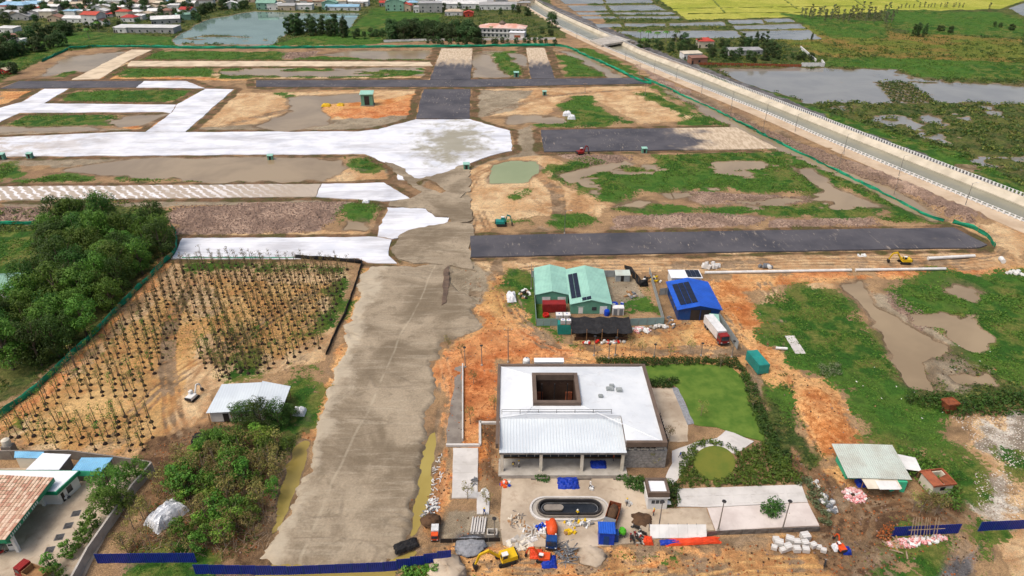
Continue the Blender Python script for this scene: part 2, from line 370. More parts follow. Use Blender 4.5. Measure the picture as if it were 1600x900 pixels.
LAKE = [GP(p) for p in ([(272,62),(300,42),(330,28),(400,17),(480,20),(562,20),(552,40),(530,50),(455,48),(440,58),(432,70),(410,73),(300,73),(278,72)],)]
PAD = []   # flooded paddies, plots between bunds
for q in ([(862,-14),(938,-14),(945,6),(870,6)], [(940,-14),(1008,-14),(1022,5),(947,6)], [(872,8),(946,8),(950,17),(888,17)], [(949,8),(1024,7),(1046,17),(955,17)],
          [(892,19),(953,19),(960,23),(902,23)], [(956,19),(1050,18),(1058,23),(962,23)], [(904,25),(960,25),(966,29),(912,29)], [(963,25),(1060,25),(1070,29),(970,29)],
          [(930,37),(970,36),(975,42),(932,43)], [(973,36),(1040,36),(1043,41),(978,42)], [(1043,36),(1130,33),(1137,40),(1046,41)], [(960,48),(1150,47),(1164,60),(1000,60)],
          [(1135,31),(1190,30),(1196,37),(1142,38)], [(1142,40),(1250,36),(1262,45),(1152,47)], [(1155,48),(1265,46),(1288,62),(1170,62)], [(1192,29),(1235,28),(1246,35),(1200,36)],
          [(1575,12),(1600,4),(1660,0),(1660,30),(1600,26)]):
    PAD.append(GP(q))
CAN_L = [(806,-4),(830,14),(880,44),(932,68),(1050,118),(1200,178),(1310,226),(1440,280),(1600,346),(1800,430)]   # canal: left water edge
CAN_R = [(826,-4),(850,12),(900,36),(948,57),(1000,83),(1090,117),(1200,160),(1360,224),(1480,271),(1600,318),(1800,398)]   # right water edge
CANAL = GP(CAN_L) + GP(CAN_R)[::-1]
HEAPS = [(GP([(1060,140),(1120,165),(1200,205),(1320,250),(1400,280),(1545,340),(1520,350),(1475,336),(1430,304),(1300,262),(1185,210)]), 1.6, 3.0),
         (GP([(1200,600),(1290,595),(1320,630),(1345,685),(1300,710),(1250,650)]), .9, 4.0),
         (GP([(270,325),(530,318),(480,362),(285,365)]), .7, 3.5), (GP([(960,338),(1120,334),(1190,342),(960,356)]), .6, 3.0),
         (GP([(660,812),(680,806),(688,816),(672,832),(660,828)]), 1.3, 1.2), (GP([(690,870),(712,876),(716,905),(660,910)]), 1.6, 1.5),
         (GP([(600,250),(622,262),(690,290),(700,300),(690,305),(650,290)]), 1.5, 2.5), (GP([(718,845),(752,842),(750,860),(728,865)]), .8, 1.5)]
# ------------------------------------------------------------------ laid sheets: (name, label, pixel outline, height, material key, edge wobble m)
SHEETS = [
 ('covered_road', 'white sheeted road branch slanting down at the far left', [(70,139),(107,139),(68,162),(30,177),(0,191),(-40,206),(-40,186),(0,169),(33,160)], .16, 'white', .35),
 ('covered_road', 'white sheeted cross road between the two green plots at far left', [(69,162),(275,164),(267,177),(255,175),(31,176.5)], .18, 'white', .35),
 ('covered_road', 'white sheeted road slanting beside the tan pond bed', [(321,139),(365,140),(290,206),(228,206),(268,177),(276,164)], .17, 'white', .35),
 ('covered_road', 'white sheeted strip beside the black road at far left', [(225,127),(290,127),(320,138),(213,137)], .19, 'white', .5),
 ('covered_road', 'long white sheeted avenue widening into the stained junction', [(-60,220),(0,215),(180,207),(560,206),(590,203),(650,187),(735,187),(775,199),(797,205),(800,236),(760,246),(715,262),(713,277),(690,275),(655,285),(622,281),(622,262),(570,241),(0,245),(-60,246)], .2, 'whitemud', .5),
 ('covered_road', 'short clean white sheeted strip left of the junction', [(503,288),(600,286),(642,312),(600,315),(494,308)], .2, 'white', .35),
 ('covered_road', 'mud-striped white road behind the big trees', [(-60,292),(0,292),(502,288),(493,308),(0,313),(-60,313)], .16, 'stripes', .35),
 ('covered_road', 'white sheeted patch below the junction, partly under sand', [(605,325),(665,327),(680,340),(702,341),(700,352),(655,360),(613,374),(590,370)], .18, 'white', .7),
 ('covered_road', 'white sheeted road beyond the sapling nursery', [(285,373),(588,371),(612,375.5),(607,400),(620,412),(575,411),(560,404),(268,405)], .2, 'white', .3),
 ('black_road', 'dark road strip at far left behind the white sheets', [(30,127),(224,127),(212,137),(0,138.5)], .15, 'black', .4),
 ('black_road', 'long straight dark road across the far site', [(400,126),(680,125),(1000,122),(1010,131),(740,136),(400,136)], .16, 'black', .4),
 ('black_road', 'broad far road, sandy at the top and dark below', [(690,76),(738,76),(735,124.5),(672,124.5)], .18, 'blacktan', .3),
 ('black_road', 'narrow dark far road with pale sandy edges', [(822,75),(850,75),(867,123),(830,123)], .17, 'blacktan', .3),
 ('black_road', 'dark square of road above the white junction', [(662,140),(735,140),(733,186),(650,186)], .16, 'black', .3),
 ('black_road', 'dark road slab fading to sand at its right end', [(845,204),(1150,200),(1215,233),(850,238)], .3, 'blackright', .3),
 ('black_road', 'long near dark road slab with pale scuffs', [(735,370),(1100,363),(1490,357),(1542,384),(1530,388),(1100,396),(735,403)], .35, 'black', .2),
 ('dirt_road', 'pale dirt road across the far left plots', [(205,95.5),(440,96),(672,97),(676,103.5),(200,104)], .14, 'tan', .5),
 ('dirt_road', 'pale dirt road slanting past the far left puddle', [(205,78),(238,78),(200,96),(155,124),(112,125),(165,98)], .13, 'tan', .5),
]
SANDROAD = [(572,415),(562,450),(540,520),(524,580),(500,645),(478,740),(440,835),(402,874),(520,876),(600,872),(640,852),(640,810),(658,705),(672,640),(676,600),(692,540),(742,522),(752,505),(735,490),(745,470),(715,455),(702,430),(706,414)]
# ------------------------------------------------------------------ the ground mesh
def axis(half, cell):
    a = list(np.arange(-half, half+1e-6, cell)); t = []; s = cell; x = half
    while x < 7000: s *= 1.6; x += s; t.append(x)
    return np.array([-v for v in t[::-1]] + a + t)
BANDS = [(60, 165, 150, .42), (165, 320, 248, .72), (320, 560, 400, 1.3), (560, 900, 630, 2.5)]
VX, VY, VS, FS = [], [], [], []
base = 0
def grid(xs, ys, skirt):
    global base
    X, Y = np.meshgrid(xs, ys); VX.append(X.ravel()); VY.append(Y.ravel())
    sk = np.zeros(X.shape); sk[0, :] = skirt; VS.append(sk.ravel())
    ny, nx = X.shape; i = np.arange(ny*nx).reshape(ny, nx)+base
    FS.append(np.stack([i[:-1, :-1], i[:-1, 1:], i[1:, 1:], i[1:, :-1]], -1).reshape(-1, 4)); base += ny*nx
grid(axis(150, 30), np.array([-4000, -1500, -600, -250, -100, 0, 40, 60.]), 0)
for y0, y1, hw, c in BANDS: grid(axis(hw, c), np.concatenate([[y0-c*.5], np.linspace(y0, y1, int(round((y1-y0)/c))+1)]), .5)
grid(axis(630, 40), np.array([898, 900, 930, 980, 1060, 1200, 1500, 2000, 3000, 5000, 8000.]), .5)
X = np.concatenate(VX); Y = np.concatenate(VY); SK = np.concatenate(VS); F4 = np.concatenate(FS)
DIST = np.hypot(X, Y); wob = np.clip(DIST/200, .5, 3.0)
ATTR = {}
for kind, polys in COVER.items():
    a = np.full(X.shape, -14., np.float32)
    for p in polys: a = np.maximum(a, sdf(X, Y, p, 14.))
    ATTR[kind] = a
relief = (fbm(X, Y, 3.1, 4, 5)-.5)*.5 + (fbm(X, Y, 14, 3, 9)-.5)*.45
Z = np.clip(relief, -.08, .4)*.8
def smooth(v, a, b):
    t = np.clip((v-a)/(b-a), 0, 1); return t*t*(3-2*t)
fur = smooth(ATTR['furrow'], -1, 2.5); Z += fur*(np.abs(fbm(X, Y, 2.2, 3, 21)-.5)*1.3+.05)
cl = smooth(ATTR['clay'], -1, 2); Z += cl*np.clip(fbm(X*.6+Y*.4, Y*.5-X*.2, 1.6, 3, 33)-.4, 0, 1)*.5
gr = smooth(ATTR['grass'], -1, 2); Z += gr*fbm(X, Y, 1.2, 2, 55)*.25
sc = smooth(ATTR['scrub'], -1, 2); Z += sc*np.clip(fbm(X, Y, 7, 4, 60)-.3, 0, 1)*np.where(X > 60, 2.2, .9)
for p, h, wd in HEAPS:
    Z += h*smooth(sdf(X, Y, p, 8.)+(fbm(X, Y, 5, 3, 71)-.5)*3, -.5, wd)*(0.65+.7*fbm(X, Y, 1.7, 3, 77))
sheetd = np.full(X.shape, -14., np.float32)
for s_ in SHEETS: sheetd = np.maximum(sheetd, sdf(X, Y, GP(s_[2]), 10.))
ATTR['bank'] = (1.2*wob-np.abs(sheetd+1.4*wob)).astype(np.float32)  # band along the sheet edges for brown soil and painted berm shading
rd = sdf(X, Y, GP(SANDROAD), 10.)
fl = smooth(np.maximum(sheetd, rd), -1.5, .2)
hol = np.full(X.shape, -14., np.float32)
for p in HOLLOW: hol = np.maximum(hol, sdf(X, Y, p, 10.))
wobn = (fbm(X, Y, 9, 5, 41)-.5)*5.5*wob + (fbm(X, Y, 2.2, 3, 47)-.5)*1.6
hs = smooth(hol*1.0+wobn*smooth(-np.abs(hol), -9, 0), -2.8*wob, 2.6*wob)*(hol > -8)
marsh = smooth(sdf(X, Y, GP([(1290,162),(1600,162),(1640,330),(1450,250)]), 10.), 0, 6)   # pools among the scrub right of the canal
hs = np.maximum(hs, marsh*smooth(fbm(X, Y, 11, 4, 81), .58, .74))
wet = smooth(sdf(X, Y, GP([(1380,440),(1640,430),(1640,640),(1470,640),(1440,560)]), 10.), 0, 6)
hs = np.maximum(hs, wet*smooth(fbm(X, Y, 13, 4, 87), .56, .72))
wet = smooth(sdf(X, Y, GP([(860,262),(1200,245),(1370,330),(960,330)]), 10.), 0, 4)
hs = np.maximum(hs, wet*smooth(fbm(X*.6, Y, 9, 5, 91), .52, .72))
wet = smooth(sdf(X, Y, GP([(340,106),(665,104),(665,118),(345,121)]), 6.), 0, 2)
hs = np.maximum(hs, wet*smooth(fbm(X*.4, Y, 9, 4, 94), .5, .68))
Z = Z*(1-.55*hs) - hs*.78
lk = np.full(X.shape, -14., np.float32)
for p in LAKE: lk = np.maximum(lk, sdf(X, Y, p, 14.))
ls_ = smooth(lk+(fbm(X, Y, 25, 4, 45)-.5)*9, -1, 2); Z = Z*(1-ls_)-ls_*.9
shoal = smooth(sdf(X, Y, GP([(272,60),(330,52),(425,58),(432,73),(276,73)]), 14.), 0, 6)*smooth(fbm(X*.3, Y, 9, 4, 145), .5, .58); Z = np.where(ls_ > .3, Z+shoal*.8, Z)
pd = np.full(X.shape, -14., np.float32)
for p in PAD: pd = np.maximum(pd, sdf(X, Y, p, 8.))
ps = smooth(pd, -.3, 1.4); Z = Z*(1-ps) - ps*.6
cd = sdf(X, Y, CANAL, 20.); cs = smooth(cd, -2.2, -.6); Z = Z*(1-cs)-cs*3.0
orch = smooth(sdf(X, Y, GP([(1368,128),(1420,128),(1468,161),(1395,161)]), 10.), -1, 1)    # ridged orchard in the pond
rid = (np.sin((X*.83+Y*.36)*1.15) > -.1)*1.0
Z = Z*(1-orch)+orch*(rid*.75-.5)
Z = Z*(1-fl) + fl*np.minimum(Z, -.02)*.5
flat = smooth(np.maximum(sdf(X, Y, GP([(778,560),(1010,560),(1060,640),(1290,760),(1290,840),(690,850),(700,600)]), 5.), sdf(X, Y, GP([(-60,705),(240,715),(120,910),(-60,910)]), 5.)), -2, 1)
Z = Z*(1-flat*.85)
Z = Z-.02 - SK
me = bpy.data.meshes.new('ground')
me.vertices.add(len(X)); me.vertices.foreach_set('co', np.stack([X, Y, Z], -1).astype(np.float32).ravel())
me.loops.add(len(F4)*4); me.loops.foreach_set('vertex_index', F4.astype(np.int32).ravel())
me.polygons.add(len(F4)); me.polygons.foreach_set('loop_start', np.arange(0, len(F4)*4, 4, dtype=np.int32))
me.polygons.foreach_set('use_smooth', np.ones(len(F4), bool))
me.update()
ATTR['damp'] = np.clip(hol, -14, 14).astype(np.float32)
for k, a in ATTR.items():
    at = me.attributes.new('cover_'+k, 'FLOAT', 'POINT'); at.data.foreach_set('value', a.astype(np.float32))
# sampled height for standing things on the ground
def _near():
    i = (Y > 60) & (Y < 900) & (np.abs(X) < 640) & (SK == 0); return i
_gh = {}
for bi, (y0, y1, hw, c) in enumerate(BANDS): _gh[bi] = None
def ground_z(x, y):
    off = len(VX[0])
    for bi, (y0, y1, hw, c) in enumerate(BANDS):
        n = len(VX[bi+1])
        if y0 <= y <= y1 and abs(x) <= hw:
            xs = np.unique(VX[bi+1]) if _gh[bi] is None else _gh[bi][0]
            if _gh[bi] is None:
                ys = np.unique(VY[bi+1]); _gh[bi] = (xs, ys, Z[off:off+n].reshape(len(ys), len(xs)))
            xs, ys, zz = _gh[bi]; i = min(int(np.searchsorted(ys, y)), len(ys)-1); j = min(int(np.searchsorted(xs, x)), len(xs)-1)
            return float(zz[max(i, 1):i+1, max(0, j-1):j+1].mean()) if i > 0 else 0.
        off += n
    return 0.
def stand(px, py, dz=0.): 
    p = G(px, py); p.z = ground_z(p.x, p.y)+dz; return p
# ground material: covers laid over each other, their borders broken by noise
def _attr(k, a):
    at = me.attributes.new(k, 'FLOAT', 'POINT'); at.data.foreach_set('value', a.astype(np.float32))
_attr('patch_a', fbm(X, Y, 26, 5, 101)); _attr('patch_b', fbm(X, Y, 8.5, 5, 107)); _attr('patch_c', fbm(X, Y, 3.3, 4, 113))
def veins(x, y, sc, off, wd): return smooth(wd-np.abs(fbm(x, y, sc, 3, off)-.5), 0, wd)
tr_ = np.maximum(veins(X, Y*.35, 14, 121, .02), veins(X*.4, Y, 11, 127, .018))*smooth(fbm(X, Y, 30, 2, 131), .4, .55)
tr_ = np.maximum(tr_, veins(X, Y*.6, 5, 161, .022)*smooth(fbm(X, Y, 16, 2, 165), .42, .58)*.7)
tr_ = np.maximum(tr_, .8*veins(X*.8+Y*.5, Y*.25-X*.1, 6, 137, .03)*smooth(fbm(X, Y, 22, 2, 141), .45, .6))
# wheel ruts along the routes the machines use: (pixel route, how many passes, spread m)
ROUTES = [([(745,330),(770,400),(780,440),(820,510),(870,545),(1000,552),(1110,548),(1165,555),(1200,590),(1235,650),(1270,710),(1310,780),(1330,840),(1290,900)], 7, 3.5),
 ([(790,430),(900,415),(1100,412),(1300,405),(1480,408),(1570,400),(1590,360)], 6, 2.5), ([(1095,440),(1150,510),(1185,560),(1215,600),(1250,690),(1300,760)], 6, 2.5),
 ([(640,880),(760,870),(900,885),(1050,870),(1200,860),(1330,850),(1420,880)], 8, 3.5), ([(960,900),(1100,870),(1290,850)], 5, 3), ([(1330,790),(1400,780),(1470,800),(1510,850),(1490,910)], 6, 2.5), ([(1300,760),(1340,800),(1330,860),(1380,910)], 6, 2.5),
 ([(735,300),(760,270),(820,250),(870,300),(860,350),(780,360)], 6, 4), ([(690,560),(700,640),(690,720),(670,800)], 4, 1.6), ([(735,440),(740,480),(720,520)], 5, 3), ([(640,330),(700,320),(735,345),(700,390),(650,395)], 6, 3),
 ([(300,420),(270,500),(255,580),(260,650),(290,700),(330,640)], 5, 2.5), ([(160,700),(230,640),(260,600),(420,500),(520,440)], 3, 2), ([(1200,440),(1220,500),(1215,545)], 4, 2), ([(330,200),(450,170),(600,150)], 4, 4), ([(760,180),(850,150),(1000,140)], 5, 4), ([(880,540),(980,525),(1060,510),(1080,500)], 5, 2)]
rq = random.Random(19)
def seg_d(poly, marg):
    a_ = np.array(poly); lo = a_.min(0)-marg; hi = a_.max(0)+marg; idx = np.nonzero((X > lo[0]) & (X < hi[0]) & (Y > lo[1]) & (Y < hi[1]))[0]; d_ = np.full(len(idx), 1e9); x = X[idx]; y = Y[idx]
    for (ax, ay), (bx, by) in zip(poly[:-1], poly[1:]):
        ex, ey = bx-ax, by-ay; t = np.clip(((x-ax)*ex+(y-ay)*ey)/(ex*ex+ey*ey+1e-9), 0, 1); d_ = np.minimum(d_, (x-ax-t*ex)**2+(y-ay-t*ey)**2)
    return idx, np.sqrt(d_)
rut = np.zeros(X.shape); wornd = np.full(X.shape, 30.)
for rt, n_, sp in ROUTES:
    base_ = GP(rt); fine = []
    for i in range(len(base_)-1):
        for k in range(4): fine.append(Vector(base_[i]).lerp(Vector(base_[i+1]), k/4))
    fine.append(Vector(base_[-1])); fine = [fine[0]]+[(fine[i-1]+fine[i]*2+fine[i+1])/4 for i in range(1, len(fine)-1)]+[fine[-1]]
    for _ in range(n_):
        o_ = rq.gauss(0, sp*.6); ph = rq.uniform(0, 6); f0 = rq.randrange(0, max(1, len(fine)//3)); f1 = len(fine)-rq.randrange(0, max(1, len(fine)//3))
        for g_ in (-.9, .9):
            pl = []
            for i in range(f0, f1):
                d_ = fine[min(i+1, len(fine)-1)]-fine[max(0, i-1)]; nr_ = Vector((-d_.y, d_.x)).normalized(); pl.append(tuple(fine[i]+nr_*(o_+g_+math.sin(i*.45+ph)*sp*.35)))
            if len(pl) < 2: continue
            idx, d_ = seg_d(pl, 1.5); wd_ = .45 if pl[0][1] < 220 else .8
            rut[idx] = np.maximum(rut[idx], smooth(wd_-d_, 0, wd_*.7))
rut *= (.55+.6*fbm(X, Y, 2.5, 3, 171))
tr_ = np.clip(np.maximum(tr_*.8, rut), 0, 1)
Z2 = Z-.16*rut*(1-fl)
co_ = np.stack([X, Y, Z2], -1).astype(np.float32); me.vertices.foreach_set('co', co_.ravel())
_attr('tracks', tr_)
g = NT('ground_cover'); p = g.pos()
A = lambda k: g.n('ShaderNodeAttribute', attribute_name=k).outputs['Fac']
na, nb, nc, trk = A('patch_a'), A('patch_b'), A('patch_c'), A('tracks')
nf = g.noise(p, .9, 5, .74, .3); ng = g.noise(p, 5.5, 2, .7)
mid = g.math('MULTIPLY_ADD', nf, .5, g.math('MULTIPLY', nc, .5))
mixn = g.math('MULTIPLY_ADD', nb, .55, g.math('MULTIPLY', nf, .45))
def two(c1, c2, n=None, lo=.38, hi=.62, c3=None, k=.9, m3=None, s3=.6):
    col = g.mix(g.ramp(n if n is not None else mixn, lo, hi), alb(c1, k), alb(c2, k))
    if c3: col = g.mix(g.math('MULTIPLY', g.ramp(m3 if m3 is not None else mid, .47, .64), s3), col, alb(c3, k))
    return col
col = two((178, 146, 108), (150, 120, 92), c3=(108, 88, 66))
edge = g.math('ADD', g.math('MULTIPLY', g.math('SUBTRACT', mid, .5), 11.), g.math('MULTIPLY', g.math('SUBTRACT', nb, .5), 11.))
def layer(kind, c, amp=1., w=.7, bias=0., extra=None):
    global col
    v = g.math('ADD', A('cover_'+kind), g.math('MULTIPLY_ADD', edge, amp, bias))
    if extra is not None: v = g.math('ADD', v, extra)
    f = g.ramp(v, -w, w); col = g.mix(f, col, c); return f
def tracked(c, t, amt=.5): return g.mix(g.math('MULTIPLY', trk, amt), c, alb(t))
f_dirt = layer('dirt', two((196, 170, 130), (160, 132, 100)), .8)
f_scrub = layer('scrub', two((62, 82, 36), (98, 104, 52), c3=(112, 100, 62)), .7)
f_meadow = layer('meadow', two((112, 122, 48), (142, 118, 62), na, c3=(78, 104, 40)), 1.)
f_sand = layer('sand', tracked(two((228, 198, 154), (206, 166, 120), c3=(172, 126, 86)), (158, 116, 78), .8), .9)
f_clay = layer('clay', tracked(two((202, 128, 70), (226, 176, 118), None, .34, .56, c3=(172, 96, 50)), (226, 176, 118), .8), .8)
f_red = layer('redclay', tracked(two((202, 116, 64), (224, 160, 104), None, .36, .58, c3=(158, 82, 42)), (228, 176, 126), .7), .8)
f_yel = layer('yellow', tracked(two((224, 186, 128), (210, 164, 104), c3=(186, 132, 82)), (166, 116, 74), .85), .8)
f_grey = layer('greysand', tracked(two((174, 160, 136), (148, 134, 112), c3=(126, 112, 92)), (190, 178, 154)), .7)
f_dark = layer('darkmud', tracked(two((118, 88, 62), (92, 70, 52), c3=(146, 114, 82)), (160, 128, 94), .6), .8)
f_fur = layer('furrow', two((150, 126, 110), (184, 158, 138), None, c3=(112, 92, 82)), .8)
f_rub = layer('rubble', two((214, 206, 192), (176, 164, 146), nc, c3=(120, 108, 92)), 1.)
f_pad = layer('paddy', two((164, 170, 66), (186, 184, 84), na, c3=(140, 154, 58), s3=.5), .25)
gn = g.math('MULTIPLY', g.math('SUBTRACT', g.math('ADD', g.math('MULTIPLY_ADD', nf, .45, g.math('MULTIPLY', nb, .3)), g.math('MULTIPLY', na, .25)), .5), 26.)
ggr = g.mix(g.ramp(na, .44, .58), two((64, 104, 34), (92, 126, 46), nc, c3=(42, 72, 26)), two((52, 92, 28), (88, 114, 42), nc, c3=(124, 114, 64)))
f_gr = layer('grass', ggr, .8, .6, .3, gn)
f_bank_shade = layer('bank', two((128, 100, 74), (104, 84, 62), nc, c3=(86, 92, 44)), .35, .6)  # brown soil and dark weeds, with berm shading put into the colour
f_grv = layer('gravel', two((120, 118, 118), (96, 94, 94), nc), .35)
pz = g.n('ShaderNodeSeparateXYZ'); g.l(p, pz.inputs[0])
flatf = g.math('MULTIPLY', g.ramp(g.math('ADD', pz.outputs[2], g.math('MULTIPLY', g.math('SUBTRACT', mid, .5), .34)), -.06, -.2), .9)
col = g.mix(flatf, col, two((158, 136, 110), (132, 112, 88), nc, c3=(110, 92, 72)))
dmp = g.math('MULTIPLY', g.ramp(g.math('ADD', A('cover_damp'), g.math('MULTIPLY', edge, .8)), -3.5, .3), .5)
col = g.mix(dmp, col, alb((112, 92, 68)))
col = g.mix(1., col, g.mix(g.ramp(ng, .3, .72), (.66, .66, .66, 1), (1.2, 1.2, 1.2, 1)), 'MULTIPLY')
col = g.mix(1., col, g.mix(g.ramp(nf, .28, .7), (.62, .61, .6, 1), (1.22, 1.22, 1.21, 1)), 'MULTIPLY')
nr = g.bump(g.math('ADD', nf, g.math('MULTIPLY', ng, .3)), .5, .8)
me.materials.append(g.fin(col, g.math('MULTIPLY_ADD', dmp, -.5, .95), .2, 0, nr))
struct(obj('ground', me))
# ------------------------------------------------------------------ water sheets
def water_mat(name, c1, c2, rough=.14, wave=.6, k=.9, spec=.2):
    s = NT(name); q = s.pos()
    c = s.mix(s.ramp(s.noise(q, .035, 4, .6, .4), .35, .65), alb(c1, k), alb(c2, k))
    n = s.bump(s.noise(q, wave, 3, .6), .02, .5)
    MATS[name] = s.fin(c, rough, spec, 0, n); return MATS[name]
water_mat('muddy_water', (160, 141, 112), (142, 124, 98)); water_mat('lake_water', (122, 146, 138), (108, 132, 124), wave=.3, spec=.5, rough=.06)
water_mat('canal_water', (150, 146, 126), (134, 132, 114), wave=.4); water_mat('green_water', (150, 158, 118), (138, 148, 108)); water_mat('paddy_water', (150, 152, 150), (128, 130, 130), wave=.2)
water_mat('ditch_water', (168, 152, 86), (150, 132, 70)); water_mat('grey_water', (146, 142, 132), (132, 128, 120), wave=.3, spec=.5, rough=.07)
def water(name, polys, z, m):
    b = MB()
    for q in polys: b.add([(x, y, z) for x, y in q], [tuple(range(len(q)))])
    o = b.build(name, MATS[m]); struct(o); 
    bm = bmesh.new(); bm.from_mesh(o.data); bmesh.ops.recalc_face_normals(bm, faces=bm.faces)
    for f in bm.faces:
        if f.normal.z < 0: f.normal_flip()
    bm.to_mesh(o.data); bm.free(); return o
fence_line = GP([(888,70),(1005,124),(1090,158),(1200,215),(1310,262),(1440,330),(1500,352),(1560,400),(1600,420)])
water('flood_water', [[(-400, 190)]+[(60, 190)]+[(60, 330)]+GP([(900,140)])+GP([(1000,122),(900,72)])+[(-60, 560), (-400, 560)]], -.27, 'muddy_water')
water('ditch_water', [[(-60, 60), (60, 60), (60, 110), (0, 115), (-18, 150), (-60, 150)]], -.3, 'ditch_water')
water('pond_water', [GP([(765,250),(842,250),(842,286),(765,286)])], -.2, 'green_water')
water('flood_water', [[(60.5, 85), (230, 85), (230, 175), (150, 185), (60.5, 185)]], -.28, 'muddy_water')
water('flood_water', [[(60.5, 200)]+[(130, 205)]+GP([(1475,345),(1400,292),(1200,206),(1000,112),(905,76),(900,140)])+[(60.5, 330)]], -.29, 'muddy_water')
water('pond_water', [GP([(1100,100),(1290,100),(1410,104),(1440,122),(1800,125),(1800,240),(1640,300),(1500,250),(1330,190),(1185,140)])], -.27, 'grey_water')
water('lake', [GP([(240,80),(262,40),(330,14),(570,12),(575,45),(455,76)])], -.35, 'lake_water')
water('paddy_water', [GP([(850,-20),(1010,-20),(1060,20),(1300,24),(1300,66),(960,66)]), GP([(1565,20),(1600,-4),(1680,-4),(1680,34)])], -.25, 'paddy_water')
water('canal', [CANAL], -1.3, 'canal_water')
# ------------------------------------------------------------------ road sheets
def sheet_mats():
    def mk(name, fn):
        s = NT(name); q = s.pos(); MATS[name] = fn(s, q)
    def white(s, q, mud=.6, lo=.45, hi=.68):
        c = s.mix(s.ramp(s.noise(q, .1, 4), .4, .7), alb((226, 228, 232)), alb((204, 208, 216)))
        st = s.n('ShaderNodeVectorMath', operation='MULTIPLY'); s.l(q, st.inputs[0]); st.inputs[1].default_value = (.35, 1.2, 1)
        m1 = s.ramp(s.noise(st.outputs[0], .09, 7, .66, .6, off=4), lo, hi)
        c = s.mix(s.math('MULTIPLY', m1, mud), c, alb((162, 160, 162)))
        sx = s.n('ShaderNodeSeparateXYZ'); s.l(q, sx.inputs[0])
        ln = s.math('FRACT', s.math('ADD', s.math('MULTIPLY', sx.outputs[1], .2), s.math('MULTIPLY', s.noise(q, .08, 2), .5)))
        c = s.mix(s.math('MULTIPLY', s.math('LESS_THAN', ln, .05), .3), c, alb((160, 160, 166)))
        return s.fin(c, .75, .25, 0, s.bump(s.noise(q, .8, 5, .65), .12, .6))
    mk('white', white)
    def wm(s, q):
        white(s, q)
        c = s.b.inputs['Base Color'].links[0].from_socket
        ctr = G(708, 222); v = s.n('ShaderNodeVectorMath', operation='SUBTRACT'); s.l(q, v.inputs[0]); v.inputs[1].default_value = ctr
        v2 = s.n('ShaderNodeVectorMath', operation='MULTIPLY'); s.l(v.outputs[0], v2.inputs[0]); v2.inputs[1].default_value = (1/22., 1/42., 0)
        ln = s.n('ShaderNodeVectorMath', operation='LENGTH'); s.l(v2.outputs[0], ln.inputs[0])
        f = s.ramp(s.math('ADD', ln.outputs['Value'], s.math('MULTIPLY', s.math('SUBTRACT', s.noise(q, .13, 6, .65), .5), 2.6)), .95, .25)
        c = s.mix(s.math('MULTIPLY', f, .85), c, alb((142, 136, 112)))
        sx = s.n('ShaderNodeSeparateXYZ'); s.l(q, sx.inputs[0])
        lf = s.math('MULTIPLY', s.ramp(sx.outputs[0], -160, -250), s.ramp(s.noise(q, .1, 6, .7, .3, off=9), .42, .6))
        c = s.mix(s.math('MULTIPLY', lf, .8), c, alb((168, 150, 128)))
        return s.fin(c, .75, .25)
    mk('whitemud', wm)
    def stripes(s, q):
        c = s.mix(s.ramp(s.noise(q, .1, 4), .4, .7), alb((228, 226, 226)), alb((206, 200, 194)))
        w_ = s.n('ShaderNodeTexWave', wave_type='BANDS', bands_direction='DIAGONAL'); s.l(q, w_.inputs[0]); w_.inputs['Scale'].default_value = .16; w_.inputs['Distortion'].default_value = 4.5; w_.inputs['Detail'].default_value = 3; w_.inputs['Detail Scale'].default_value = 2.2
        m1 = s.ramp(s.math('ADD', w_.outputs['Fac'], s.math('MULTIPLY', s.noise(q, .07, 5, .7, off=3), 1.5)), .8, 1.25)
        sx = s.n('ShaderNodeSeparateXYZ'); s.l(q, sx.inputs[0])
        rt = s.ramp(sx.outputs[0], -130, -75)
        c = s.mix(s.math('MAXIMUM', s.math('MULTIPLY', m1, .85), s.math('MULTIPLY', rt, .85)), c, alb((166, 150, 130)))
        return s.fin(c, .85, .2, 0, s.bump(m1, .1, .8))
    mk('stripes', stripes)
    def black(s, q, kind=''):
        c = s.mix(s.ramp(s.noise(q, .07, 5, .6), .35, .7), alb((88, 86, 90)), alb((66, 66, 72)))
        st = s.n('ShaderNodeVectorMath', operation='MULTIPLY'); s.l(q, st.inputs[0]); st.inputs[1].default_value = (1.6, .35, 1)
        m1 = s.math('MULTIPLY', s.ramp(s.noise(st.outputs[0], .7, 5, .7, .4, off=7), .57, .68), s.ramp(s.noise(q, .05, 3, .6, off=3), .42, .62))
        c = s.mix(s.math('MULTIPLY', m1, .85), c, alb((166, 154, 140)))
        c = s.mix(s.math('MULTIPLY', s.ramp(s.noise(q, .22, 6, .7, off=41), .55, .8), .5), c, alb((128, 118, 108)))
        sx = s.n('ShaderNodeSeparateXYZ'); s.l(q, sx.inputs[0])
        if kind:
            if kind == 'tan': f = s.math('ADD', sx.outputs[1], s.math('MULTIPLY', s.math('SUBTRACT', s.noise(st.outputs[0], .25, 5), .5), 60)); f = s.ramp(f, 470, 500)
            else: f = s.math('ADD', sx.outputs[0], s.math('MULTIPLY', s.math('SUBTRACT', s.noise(q, .08, 5), .5), 60)); f = s.ramp(f, 75, 92)
            c = s.mix(f, c, s.mix(s.ramp(s.noise(st.outputs[0], .5, 5, .7), .4, .6), alb((206, 188, 162)), alb((176, 156, 130))))
        return s.fin(c, .8, .3, 0, s.bump(s.noise(q, 1.5, 5, .65), .06, .6))
    mk('black', black); mk('blacktan', lambda s, q: black(s, q, 'tan')); mk('blackright', lambda s, q: black(s, q, 'right'))
    def tan(s, q):
        c = s.mix(s.ramp(s.noise(q, .12, 5), .4, .65), alb((214, 196, 168)), alb((186, 168, 142))); return s.fin(c, .9, .2, 0, s.bump(s.noise(q, 1.2, 4), .1))
